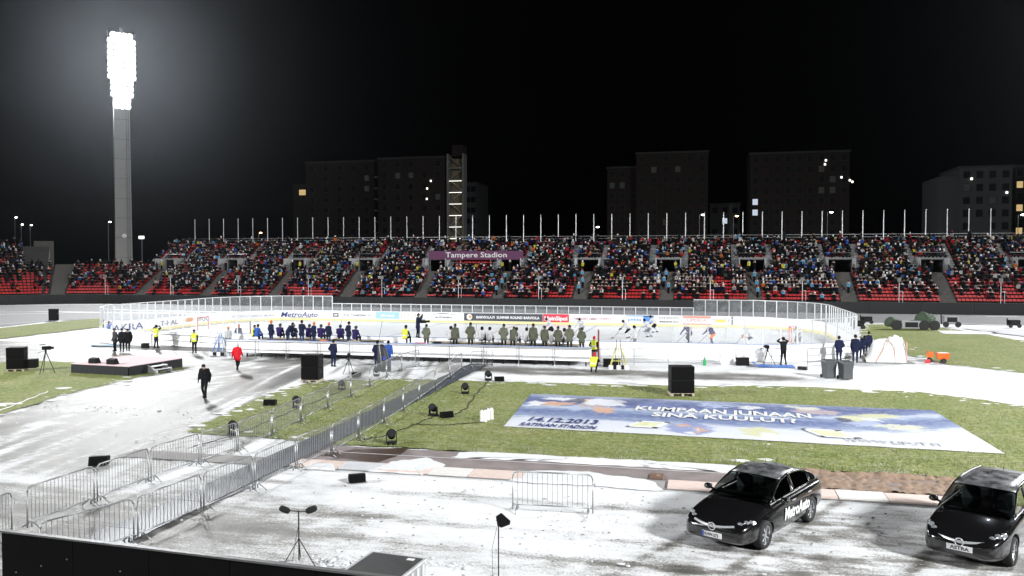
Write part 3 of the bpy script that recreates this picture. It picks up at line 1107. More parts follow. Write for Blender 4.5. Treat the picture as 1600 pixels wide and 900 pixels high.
# terrace: one stepped mesh per bay between stair centres
bays = [SX0] + STAIRS + [SX1]
for a, b in zip(bays[:-1], bays[1:]):
    mb = MB()
    for i in range(NR):
        z1 = SZ + RISE * i
        y = RUN * i
        aa, bb = a, b
        if 9 <= i < 13:
            aa = a + (1.9 if a in STAIRS else 0)
            bb = b - (1.9 if b in STAIRS else 0)
        elif i < 9:
            aa = a + (1.05 if a in STAIRS else 0)
            bb = b - (1.05 if b in STAIRS else 0)
        zb = 0.0
        if i >= 13:
            # slab above the passage on both ends of the bay
            la = a + (1.9 if a in STAIRS else 0)
            lb = b - (1.9 if b in STAIRS else 0)
            mb.box(((la + lb) / 2, y + RUN / 2, z1 / 2), (lb - la, RUN, z1))
            for e0, e1 in ((a, la), (lb, b)):
                if e1 - e0 > .1:
                    mb.box(((e0 + e1) / 2, y + RUN / 2, (z1 + 7.35) / 2 if z1 > 7.4 else z1 - .1), (e1 - e0, RUN, max(.2, z1 - 7.35)))
        else:
            mb.box(((aa + bb) / 2, y + RUN / 2, z1 / 2), (bb - aa, RUN, z1))
    mb.build('terrace', TERR, main)
BACKM = MB()
BACKM.box(((SX0 + SX1) / 2, RUN * NR + 1.3, 5.1), (SX1 - SX0, 2.4, 10.2)).build('back_walkway', TERR, main)
for c in STAIRS:
    st = MB()
    for i in range(18):
        st.box((c, RUN * (i + .5) / 2, (SZ + RISE * (i + 1) / 2 - .25) / 2), (2.06, RUN / 2, SZ + RISE * (i + 1) / 2 - .25))
    st.box((c, RUN * 11, 5.4 / 2), (3.76, RUN * 4, 5.4))
    st.build('stair', STAIRM, main)
    for sgn in (-1, 1):
        up = MB()
        for i in range(9, NR - 1):
            for h in range(2):
                up.box((c + sgn * 2.42, RUN * (i + .25 + h * .5), SZ + RISE * (i + h * .5) + .06), (1.0, RUN / 2, .16))
        up.build('upper_stair', GSTAIR, main)
        MB().box((c + sgn * 1.84, RUN * 11, 6.4), (.1, RUN * 4, 2.1)).build('passage_wall', GSTAIR, main)
    MB().box((c, RUN * 13 - .14, 7.42), (3.9, .26, .36)).build('passage_beam', PARA, main)
    MB().cyl((c - 1.9, RUN * 13 - .2, 8.2), (c + 1.9, RUN * 13 - .2, 8.2), .03, n=6).build('passage_rail', GREYM, main)
fw = (SX1 - SX0) / 24
for i in range(24):
    MB().box((SX0 + fw * (i + .5), -.12, .76), (fw - .03, .2, 1.52)).build('front_wall', WALLB, main)
MB().box(((SX0 + SX1) / 2, RUN * NR + 2.2, 11.1), (SX1 - SX0, .05, .05)).box(((SX0 + SX1) / 2, RUN * NR + 2.2, 10.7), (SX1 - SX0, .04, .04)).build('back_rail', GREYM, main)

# left: low curved terrace, then a tall end block
low = thing('grandstand', 'low curved terrace of red seats between the tall stand and the left end block', 'grandstand', (0, 0, 0))
tallb = thing('grandstand', 'tall end block of red seats at the far left edge', 'grandstand', (0, 0, 0))
LOW_ST = [-103.8]
S_LOW0, S_T0 = -105.6, -119.0


def arc_rows(parent, s0, s1, rows, stairs):
    n = int((s1 - s0) / 1.5)
    mb = MB()
    for i in range(rows):
        z1 = SZ + RISE * i
        for k in range(n):
            a, b = s0 + (s1 - s0) * k / n, s0 + (s1 - s0) * (k + 1) / n
            zz = z1
            q = []
            for s, off in ((a, RUN * i), (b, RUN * i), (b, RUN * (i + 1)), (a, RUN * (i + 1))):
                x, y, t = sp_(s, off)
                q.append((x, y))
            mb.prism(q, 0, zz)
    mb.build('terrace', TERR, parent)
    for k in range(n):
        a, b = s0 + (s1 - s0) * k / n, s0 + (s1 - s0) * (k + 1) / n
        q = [sp_(a + .01, -.2)[:2], sp_(b - .01, -.2)[:2], sp_(b - .01, -.02)[:2], sp_(a + .01, -.02)[:2]]
        MB().prism(q, 0, 1.5).build('front_wall', WALLB, parent)
    for c in stairs:
        st = MB()
        for i in range(rows * 2):
            off = RUN * i / 2
            q = [sp_(c - 1.0, off)[:2], sp_(c + 1.0, off)[:2], sp_(c + 1.0, off + RUN / 2)[:2], sp_(c - 1.0, off + RUN / 2)[:2]]
            st.prism(q, 0.05, SZ + RISE * (i + 1) / 2 + .02)
        st.build('stair', STAIRM, parent)


arc_rows(low, S_LOW0, SX0, 11, LOW_ST)
arc_rows(tallb, S_T0, S_LOW0, NR, [])
q = [sp_(S_LOW0 + .02, 0)[:2], sp_(S_LOW0 + .25, 0)[:2], sp_(S_LOW0 + .25, RUN * NR)[:2], sp_(S_LOW0 + .02, RUN * NR)[:2]]
MB().prism([sp_(S_LOW0 - 1.4, RUN * NR)[:2], sp_(S_LOW0 + .3, RUN * NR)[:2], sp_(S_LOW0 + .3, RUN * NR + .3)[:2], sp_(S_LOW0 - 1.4, RUN * NR + .3)[:2]], 5.5, 10.6).build('end_wall', STAIRM, tallb)

# seats and crowd ------------------------------------------------
seatmb = MB()
seatmb.box((0, 0.05, 0.30), (0.42, 0.40, 0.05)).add([(-.21, .22, .30), (.21, .22, .30), (.19, .30, .56), (-.19, .30, .56), (-.21, .27, .30), (.21, .27, .30), (.19, .34, .56), (-.19, .34, .56)],
                                                   [(0, 1, 2, 3), (7, 6, 5, 4), (3, 2, 6, 7), (0, 3, 7, 4), (1, 5, 6, 2)])
seat_me = seatmb.mesh('seat', SEATR)
SV, SF = np.array(seatmb.v), [list(f) for f in seatmb.f]


def spectator_rings(stand=False):
    if stand:
        path = [(-.02, .0, .12, .10), (0, .45, .17, .12), (0, .85, .20, .15), (0, 1.1, .22, .15), (0, 1.38, .25, .14), (0, 1.5, .075, .07), (-.02, 1.56, .095, .10), (-.01, 1.70, .105, .11), (0, 1.80, .06, .06)]
        cls = [1, 1, 1, 0, 0, 2, 2, 3, 3]
    else:
        path = [(-.42, .02, .20, .10), (-.46, .44, .23, .12), (-.10, .54, .25, .14), (0.02, .62, .26, .17), (0.05, .96, .27, .16), (0.05, 1.09, .10, .09), (.03, 1.14, .10, .10), (.03, 1.22, .112, .115), (.03, 1.37, .07, .07)]
        cls = [1, 1, 1, 0, 0, 2, 2, 3, 3]
    n = 6
    vs = []
    for (y, z, w, d) in path:
        for k in range(n):
            t = 2 * math.pi * k / n
            vs.append((w * math.cos(t), y + d * math.sin(t), z))
    fs, ms = [], []
    for j in range(len(path) - 1):
        for k in range(n):
            fs.append((j * n + k, j * n + (k + 1) % n, (j + 1) * n + (k + 1) % n, (j + 1) * n + k))
            ms.append(cls[j + 1] if j + 1 < len(cls) else 3)
    fs.append(tuple(range((len(path) - 1) * n, len(path) * n)))
    ms.append(3)
    # arms resting forward: widen the torso ring rather than adding loose pieces
    return vs, fs, ms


def crowd_mat(name, attr):
    m = bpy.data.materials.new(name)
    m.use_nodes = True
    nt = m.node_tree
    b = nt.nodes['Principled BSDF']
    b.inputs['Roughness'].default_value = 0.9
    b.inputs['Specular IOR Level'].default_value = 0.08
    a = nt.nodes.new('ShaderNodeAttribute') if attr else nt.nodes.new('ShaderNodeObjectInfo')
    if attr:
        a.attribute_name = attr
    nz = nt.nodes.new('ShaderNodeTexNoise')
    nz.inputs['Scale'].default_value = 7
    mx = nt.nodes.new('ShaderNodeMix')
    mx.data_type = 'RGBA'
    mx.blend_type = 'MULTIPLY'
    mx.inputs[0].default_value = 0.5
    nt.links.new(a.outputs['Color'], mx.inputs[6])
    nt.links.new(nz.outputs['Fac'], mx.inputs[7])
    nt.links.new(mx.outputs[2], b.inputs['Base Color'])
    return m


def hat_mat():
    m = bpy.data.materials.new('spectator_hat')
    m.use_nodes = True
    nt = m.node_tree
    b = nt.nodes['Principled BSDF']
    b.inputs['Roughness'].default_value = 0.85
    oi = nt.nodes.new('ShaderNodeObjectInfo')
    r = ramp(nt, oi.outputs['Random'], [(0, (.012, .012, .014)), (.40, (.012, .012, .014)), (.42, (.8, .8, .8)), (.58, (.04, .04, .05)), (.7, (.35, .03, .03)), (.78, (.03, .06, .2)), (.88, (.12, .11, .1))])
    r.color_ramp.interpolation = 'CONSTANT'
    nt.links.new(r.outputs[0], b.inputs['Base Color'])
    return m


SKIN = pm('skin', (0.42, 0.29, 0.23), 0.6, var=0.1)
TROUS = pm('dark_trousers', (0.008, 0.008, 0.010), 0.9, var=0.3, spec=.08)
PAL = [('black', (.008, .008, .009), 50), ('dark grey', (.02, .021, .024), 18), ('navy', (.010, .013, .035), 14), ('brown', (.04, .03, .022), 6), ('white', (.62, .62, .62), 4.5), ('red', (.42, .025, .03), 6),
       ('blue', (.03, .10, .42), 6), ('light grey', (.26, .27, .28), 5), ('light blue', (.12, .35, .55), 3), ('olive', (.07, .075, .04), 4), ('orange', (.55, .14, .02), 1.3), ('yellow', (.65, .6, .05), 1.2), ('maroon', (.12, .02, .03), 3)]
PALW = [p[2] for p in PAL]
HATS = [((.008, .008, .009), 52), ((.85, .85, .85), 17), ((.02, .02, .022), 18), ((.30, .03, .03), 5), ((.03, .07, .25), 4), ((.10, .08, .06), 10), ((.5, .45, .1), 1.5)]

seats, people = [], []
for i in range(NR):
    n = int((SX1 - 8 - SX0) / 0.5)
    for k in range(n):
        s = SX0 + .3 + k * .5
        if gap(s, i, 0) in ('stair', 'vom', 'up'):
            continue
        seats.append((s, SY + RUN * i + .25, SZ + RISE * i, 0.0, i))
    if i < 11:
        for k in range(int((SX0 - S_LOW0) / .5)):
            s = S_LOW0 + .3 + k * .5
            if any(abs(s - c) < 1.2 for c in LOW_ST):
                continue
            x, y, t = sp_(s, RUN * i + .25)
            seats.append((x, y, SZ + RISE * i, t, i))
    for k in range(int((S_LOW0 - S_T0) / .5)):
        s = S_T0 + .3 + k * .5
        if i >= 11 and s > S_LOW0 - 2.4:
            continue
        x, y, t = sp_(s, RUN * i + .25)
        seats.append((x, y, SZ + RISE * i, t, i))


def occupied(x, i):
    base = (0.28, 0.42, 0.58, 0.74, 0.86, 0.93)[i] if i < 6 else 0.98
    if i > 15:
        base = 0.86
    v = base + 0.80 * nz2(x * .14, i * .30, 1.0, 21) + 0.45 * nz2(x * .45, i * .8, 1.0, 22)
    if x < SX0 - 1:
        v -= 0.34 if i < 8 else 0.02
    if x > 24:
        v -= 0.06 + 0.22 * (i < 6)
    return random.random() < v


def weighted(pal, ws):
    return random.choices(pal, ws)[0]


for (x, y, z, t, i) in seats:
    if -43.6 < x < -27.4 and 10 <= i <= 13:
        continue
    if occupied(x, i):
        people.append((x + random.uniform(-.05, .05), y, z, t, i, 'stand' if random.random() < (.06 if i < 16 else .25) else 'sit'))
# stewards, runners and late comers in the stairs and passages
STAIRFOLK = []
for c in STAIRS:
    for q in range(2):
        if random.random() < .75:
            STAIRFOLK.append((c + random.uniform(-1.2, 1.2), SY + RUN * (9.6 + q), 5.42, 'yellow' if q == 0 else 'black'))
for px_, rows in ((-17.2, (1.5, 3.5, 6)), (-5.0, (2.2, 4.3, 6.2)), (7.1, (1.3, 3.0, 5.6)), (19.3, (2.5,)), (-29.4, (1.0, 3.2, 5.0))):
    for r_ in rows:
        k2 = int(r_ * 2)
        STAIRFOLK.append((px_ + random.uniform(-.5, .5), SY + RUN * (k2 + .5) / 2, SZ + RISE * (k2 + 1) / 2 - .25, 'light blue'))

# seats: the nearest 300 singly, the others joined
order = sorted(range(len(seats)), key=lambda k: (seats[k][0] - 20) ** 2 * .15 + (seats[k][1]) ** 2)
near = [k for k in range(len(seats)) if seats[k][4] < 2 and seats[k][3] == 0.0]
near = sorted(near, key=lambda k: abs(seats[k][0] + 2))[:300]
nearset = set(near)
for k in near:
    x, y, z, t, i = seats[k]
    link('seat', seat_me, main, (x, y - SY, z), t)


def mass(name, items, vs, fs, ms, mats, parent, cols=None, hats=None):
    vs = np.array(vs)
    nv, nf = len(vs), len(fs)
    allv = np.zeros((len(items) * nv, 3))
    for q, (x, y, z, t) in enumerate(items):
        c, s_ = math.cos(t), math.sin(t)
        p = vs.copy()
        if cols is not None:
            p[:, 2] *= random.uniform(.90, 1.08)
            p[:, 0] *= random.uniform(.85, 1.2)
            p[:, 0] += p[:, 2] * random.gauss(0, .12)
            p[:, 1] -= np.maximum(0, p[:, 2] - .5) * random.uniform(-.05, .35)
            yaw = random.gauss(0, .3)
            t = t + yaw
            c, s_ = math.cos(t), math.sin(t)
        allv[q * nv:(q + 1) * nv, 0] = x + p[:, 0] * c - p[:, 1] * s_
        allv[q * nv:(q + 1) * nv, 1] = y + p[:, 0] * s_ + p[:, 1] * c
        allv[q * nv:(q + 1) * nv, 2] = z + p[:, 2]
    faces = []
    for q in range(len(items)):
        o = q * nv
        faces += [tuple(a + o for a in f) for f in fs]
    me = bpy.data.meshes.new(name)
    me.from_pydata(allv.tolist(), [], faces)
    for m in mats:
        me.materials.append(m)
    if ms is not None:
        me.polygons.foreach_set('material_index', list(ms) * len(items))
    if cols is not None:
        faces_ = [random.choices([(.36, .26, .21), (.22, .15, .12), (.008, .015, .018), (.10, .10, .11), (.5, .5, .5)], [22, 22, 40, 8, 8])[0] for _ in cols]
        for an, cc in (('jacket', cols), ('hat', hats), ('face', faces_)):
            at = me.color_attributes.new(an, 'FLOAT_COLOR', 'POINT')
            arr = np.repeat(np.array([(*c, 1.0) for c in cc]), nv, axis=0)
            at.data.foreach_set('color', arr.ravel())
    return me


rest = {}
for k, sxx in enumerate(seats):
    if k in nearset:
        continue
    x, y, z, t, i = sxx
    key = 'main' if x >= SX0 else ('low' if y > 0 and math.hypot(x - ARC_C[0], y - ARC_C[1]) and (SX0 - S_LOW0) / ARC_R > t else 'tall')
    rest.setdefault(key, []).append((x, y - (SY if key == 'main' else 0), z, t))
for key, par in (('main', main), ('low', low), ('tall', tallb)):
    o = link('seat_rows', mass('seat_rows', rest[key], SV, SF, None, [SEATR], par), par)
    tag(o, kind='stuff')

sit = spectator_rings()
std = spectator_rings(True)
FC = crowd_mat('spectator_faces', 'face')
JK, HT = crowd_mat('spectator_jackets', 'jacket'), crowd_mat('spectator_hats', 'hat')
JKO, HTO = crowd_mat('spectator_jacket', None), hat_mat()
big = sorted(range(len(people)), key=lambda k: math.hypot(people[k][0] - 3, people[k][1]) + people[k][4] * .9)[:260]
bigset = set(big)
spec_me = {}
for nm, (vs, fs, ms) in (('sit', sit), ('stand', std)):
    me = bpy.data.meshes.new('spectator')
    me.from_pydata(vs, [], fs)
    for m in (JKO, TROUS, SKIN, HTO):
        me.materials.append(m)
    me.polygons.foreach_set('material_index', ms)
    spec_me[nm] = me


def spectator(x, y, z, t, kind, colname, col, where):
    o = link('spectator', spec_me[kind], None, (x, y, z), t)
    o.scale = (1, 1, random.uniform(.94, 1.05))
    o.color = (*col, 1)
    tag(o, 'spectator in %s jacket %s' % (colname, where), 'person', 'spectators in the far stand')
    return o


for k in big:
    x, y, z, t, i, kd = people[k]
    c = weighted(PAL, PALW)
    spectator(x, y, z, t, kd, c[0], c[1], ('in ' if kd == 'sit' else 'standing in ') + '%s row of the %s seat block from left' % (ordinal(i + 1), ordinal(1 + sum(x > q for q in STAIRS))))
for (x, y, z, cn) in STAIRFOLK:
    c = next(p for p in PAL if p[0] == cn)
    spectator(x, y, z, 0, 'stand', cn, c[1], 'standing %s the %s stairway from left' % ('in the passage above' if z > 5.4 else 'on', ordinal(1 + min(range(len(STAIRS)), key=lambda q: abs(STAIRS[q] - x)))))
for kd, dat in (('sit', sit), ('stand', std)):
    it = [people[k][:4] for k in range(len(people)) if k not in bigset and people[k][5] == kd]
    cols = [weighted(PAL, PALW)[1] for _ in it]
    hats = [random.choices([h[0] for h in HATS], [h[1] for h in HATS])[0] for _ in it]
    me = mass('crowd', it, dat[0], dat[1], dat[2], [JK, TROUS, FC, HT], None, cols, hats)
    tag(link('crowd', me), 'dense crowd of spectators in winter clothes filling the far stand' if kd == 'sit' else 'spectators on their feet scattered through the far stand crowd', 'crowd', kind='stuff')

# flagpoles along the back rail, slim camera posts at the front
fx = [-90.6 + 2.93 * k for k in range(46)]
for k, x in enumerate(fx):
    o = MB().cyl((0, 0, 0), (0, 0, 4.4), .075, .05, 8).sph((0, 0, 4.43), .08, 8, 4).box((0, 0, .04), (.3, .3, .08)).build('flagpole', ALU, None, (x, SY + RUN * NR + 2.0, 10.2))
    tag(o, '%s bare white flagpole from the left along the stand\'s back rail' % ordinal(k + 1), 'flagpole', 'flagpoles along the back of the far stand')
for k in range(-7, 6):
    x = -11.1 + 12.15 * k
    px_, py_, t = sp_(x, -.12)
    g = thing('camera_post', '%s slim white post from the left along the far stand\'s front wall' % ordinal(k + 8), 'post', (px_, py_, 0), t, 'white posts along the stand front')
    MB().cyl((0, 0, 1.5), (0, 0, 4.3), .045, n=6).cyl((.45, 0, 1.5), (.45, 0, 3.0), .03, n=6).cyl((0, 0, 3.0), (.45, 0, 3.0), .03, n=6).build('pole', ALU, g)
    MB().box((0, 0, 4.5), (.38, .38, .5)).build('box', PARA, g)

# name banner
BPUR = pm('banner_purple', (0.115, 0.022, 0.085), 0.6, var=0.15)
nb = thing('name_banner', 'purple banner with white stadium lettering hung across the stand', 'banner', (-34.91, 125.55, 7.25))
MB().box((0, 0, .68), (15.4, .06, 1.36)).build('cloth', BPUR, nb)
text('Tampere Stadion', 1.15, WHITE, nb, (-4.9, -.045, .36), (R(90), 0, 0), width=10.0, bold=.012)
for sx in (-7.5, -2.5, 2.5, 7.5):
    MB().cyl((sx, .06, -1.9), (sx, .06, 1.4), .04, n=6).build('support_post', GREYM, nb)

# ------------------------------------------------------------------ buildings, street lamps behind
BRICK = pm('dark_brick', (0.018, 0.0125, 0.010), 0.9, var=0.25, scale=.4)
DGREY = pm('grey_render', (0.06, 0.063, 0.066), 0.9, var=0.1, scale=.3)
PANE = pm('dark_window', (0.008, 0.009, 0.011), 0.5, var=0.2, spec=.1)
WFRAME = pm('window_frame', (0.03, 0.03, 0.03), 0.7)
LITW = emission('window_lit_warm', (1.0, 0.72, 0.32), 0.55)
LITC = emission('window_lit_cool', (0.75, 0.85, 1.0), 0.7)
DIM = emission('window_dim', (0.6, 0.62, 0.62), 0.03)
TUBE = emission('tube_lamp', (1.0, 0.97, 0.85), 2.2)
SODIUM = emission('street_lamp_warm', (1.0, 0.55, 0.18), 14)
STREET = emission('street_lamp_white', (1.0, 0.95, 0.85), 14)
rb = random.Random(5)


def building(name, label, x0, x1, y, depth, h, mat, floors, cols, lit, parts=True, rz=0.0):
    w = x1 - x0
    t = thing(name, label, 'building', ((x0 + x1) / 2, y, 0), rz)
    MB().box((0, depth / 2, h / 2), (w, depth, h)).build('wall', mat, t)
    MB().box((0, depth / 2, h + .25), (w + .5, depth + .5, .5)).build('roof', pm('roof_felt', (.04, .04, .04), .9), t)
    fh = (h - 2) / floors
    for f in range(floors):
        for c in range(cols):
            if rb.random() < .12 and (f, c) not in lit:
                continue
            wx = -w / 2 + w * (c + .5) / cols
            wz = 2.4 + fh * f + fh * .35
            m = lit.get((f, c), PANE)
            o = MB().box((0, 0, 0), (1.5, .10, 1.7)).build('window', WFRAME, t, (wx, -.04, wz))
            MB().box((0, -.06, 0), (1.3, .04, 1.5)).build('pane', m, o)
    return t


YBD = 225.0
bA = building('apartment_building', 'dark brick apartment block left of the gap with balconies, behind the stand', -114.59, -93.08, YBD, 16, 36, BRICK, 11, 5, {(9, 4): DIM, (8, 4): DIM})
MB().box((-116.87 - (-114.59 + -93.08) / 2, 8, 15), (-114.59 - -119.17, 14, 30)).build('side_wing', BRICK, bA)
MB().box((-116.04 - (-114.59 + -93.08) / 2, .9, 27.6), (2.2, .12, 1.6)).build('lit_window', LITW, bA)
bB = building('apartment_building', 'dark red brick block beside the lit stair tower behind the stand', -90.10, -70.29, YBD - 4, 16, 36, BRICK, 11, 5, {(9, 1): DIM, (9, 2): DIM, (7, 4): DIM})
st = thing('stair_tower', 'open stair tower with lit landings on the brick block behind the stand', 'building', (-67.22, 221, 0))
tw = -64.97 - -69.48
for k in range(11):
    z = 3.2 * k + 1
    MB().box((0, 1.5, z), (tw, 3.2, .35)).build('landing', PARA, st)
    if 3 < k < 10:
        MB().box((0, .1, z - .35), (tw * .8, .12, .12)).build('tube_lamp', TUBE, st)
    fl = MB()
    a, b = ((-tw / 2 + .4), (tw / 2 - .4)) if k % 2 else ((tw / 2 - .4), (-tw / 2 + .4))
    fl.add([(a, 1.0, z), (a, 2.0, z), (b, 2.0, z + 3.0), (b, 1.0, z + 3.0), (a, 1.0, z + .3), (a, 2.0, z + .3), (b, 2.0, z + 3.3), (b, 1.0, z + 3.3)], [(3, 2, 1, 0), (4, 5, 6, 7), (0, 1, 5, 4), (2, 3, 7, 6), (0, 4, 7, 3), (1, 2, 6, 5)])
    fl.build('stair_flight', GREYP, st)
MB().box((0, 3.3, 18), (tw, .3, 36)).build('rear_wall', pm('ochre_wall', (.30, .24, .13), .8), st)
for sx in (-1, 1):
    MB().box((sx * tw / 2, 1.5, 18.5), (.35, 3.4, 37)).build('side_fin', PARA, st)
MB().box((tw * .1, 2.5, 38), (tw * .7, 4, 3)).build('lift_head', BRICK, st)
bal = thing('balcony_column', 'column of open balconies in the gap between two dark brick blocks', 'building', (-90.88, 223, 0))
bw = -89.70 - -92.27
MB().box((0, 3, 17), (bw, .4, 34)).build('rear_wall', BRICK, bal)
for k in range(10):
    MB().box((0, 1.4, 2.5 + 3.2 * k), (bw, 2.8, .3)).build('balcony_slab', PARA, bal)
MB().cyl((bw * .2, .1, 0), (bw * .2, .1, 33), .14, n=6).build('balcony_post', PARA, bal)
building('apartment_building', 'dim grey block right of the lit stair tower', -68.46, -65.12, 235, 14, 30, DGREY, 9, 2, {})
bC = building('apartment_building', 'dark block with a few dim upper windows above the middle of the stand', -26.22, -17.83, 232, 16, 33, BRICK, 10, 3, {(8, 0): DIM, (8, 1): DIM})
bD = building('apartment_building', 'tall dark block with a faint yellow window frame, centre right', -17.71, 1.25, 226, 16, 36, BRICK, 12, 6, {(10, 3): DIM, (10, 1): DIM, (3, 1): DIM, (5, 2): DIM})
bE = building('apartment_building', 'low block with lit balcony between two dark towers', 1.86, 10.08, 240, 12, 23, DGREY, 7, 3, {(5, 1): LITC})
bF = building('apartment_building', 'dark tower with two bright stacked windows at its left edge', 11.83, 36.16, 224, 16, 34.8, BRICK, 12, 9, {(7, 0): LITC, (6, 0): LITC, (9, 7): DIM, (8, 7): DIM, (8, 6): DIM, (10, 6): DIM})
bG = building('apartment_building', 'pale grey corner block behind the right end of the stand', 56.51, 67.10, 205, 16, 28, DGREY, 9, 4, {(7, 0): DIM, (6, 2): DIM}, rz=0)
MB().box((54.78 - (56.51 + 67.10) / 2, 9, 13.2), (56.51 - 51.85, 14, 26.4)).build('side_wing', DGREY, bG)
building('apartment_building', 'dark block with balconies at the right edge of the frame', 70.92, 81.34, 215, 14, 29, BRICK, 10, 5, {(6, 0): LITW, (4, 0): LITW, (8, 0): LITW})


for bo, dots in ((bF, ((6.2, 31.8), (10.2, 28.4), (12.2, 27.6), (12.8, 27.2), (6.4, 32.8))), (bB, ((4.8, 27.5), (4.7, 24.6), (5.9, 29.6))), (bG, ((-3.0, 25.6), (4.2, 22.4)))):
    for dx_, dz_ in dots:
        MB().box((dx_, -.18, dz_), (.45, .12, .5)).build('wall_lamp', TUBE, bo)


def street_lamp(px, py, Y, m, label):
    x, y, z = px, Y, py
    t = thing('street_lamp', label, 'street lamp', (x, y, 0), 0, 'street lamps behind the stand')
    MB().cyl((0, 0, 0), (0, 0, z), .10, .06, 6).cyl((0, 0, z), (.8, -.3, z + .1), .05, n=6).build('pole', GREYP, t)
    MB().sph((.8, -.3, z + .02), (.42, .3, .16), 8, 5).build('lamp', m, t)


street_lamp(-207.67, 20.67, 215.00, STREET, 'white street lamp, highest of three at the far left edge')
street_lamp(-214.92, 19.01, 225.00, STREET, 'white street lamp, middle one of three at the far left edge')
street_lamp(-211.48, 18.77, 225.00, STREET, 'white street lamp, right of three at the far left edge')
street_lamp(-162.07, 18.07, 200.00, STREET, 'white street lamp just left of the floodlight mast')
street_lamp(-115.66, 14.66, 200.00, SODIUM, 'orange street lamp glowing above the left part of the stand')
street_lamp(-25.62, 15.33, 200.00, STREET, 'white street lamp above the middle of the stand')
street_lamp(7.10, 17.83, 205.00, SODIUM, 'yellow street lamp between the dark towers')
street_lamp(28.34, 18.46, 205.00, STREET, 'white street lamp left of the pale corner block')
street_lamp(66.76, 17.09, 200.00, STREET, 'white street lamp at the right edge of the frame')
street_lamp(-0.83, 18.24, 205.00, STREET, 'small white street lamp in front of the tall dark block')
sg = thing('lit_sign', 'small white lit sign just right of the floodlight mast', 'sign', (-136.34, 180.00, 13.02), 0)
MB().box((0, 0, 0), (1.5, .2, .75)).build('face', emission('sign_face', (.95, .97, .9), 1.6), sg)
MB().cyl((0, .15, -12), (0, .15, .3), .1, n=6).build('pole', GREYP, sg)

# ------------------------------------------------------------------ people near the rink and on the field
CLOTH = {'black': (.012, .012, .014), 'navy': (.014, .018, .045), 'olive': (.10, .105, .075), 'olive2': (.13, .135, .10), 'vest': (.72, .78, .08), 'red': (.62, .02, .03), 'white': (.52, .52, .53), 'grey': (.16, .165, .17),
         'orange': (.72, .17, .03), 'purple': (.028, .02, .09), 'jeans': (.05, .07, .13), 'blue': (.04, .10, .38), 'skin': (.50, .30, .22), 'hair': (.05, .035, .025), 'darkgrey': (.05, .052, .055), 'lightgrey': (.42, .43, .44), 'silver': (.6, .6, .6), 'brown': (.10, .07, .05)}


def cm(k):
    return SKIN if k == 'skin' else pm('cloth_' + k, CLOTH[k], 0.9, var=0.3, scale=9, bump=0.4, bscale=22, spec=.12)


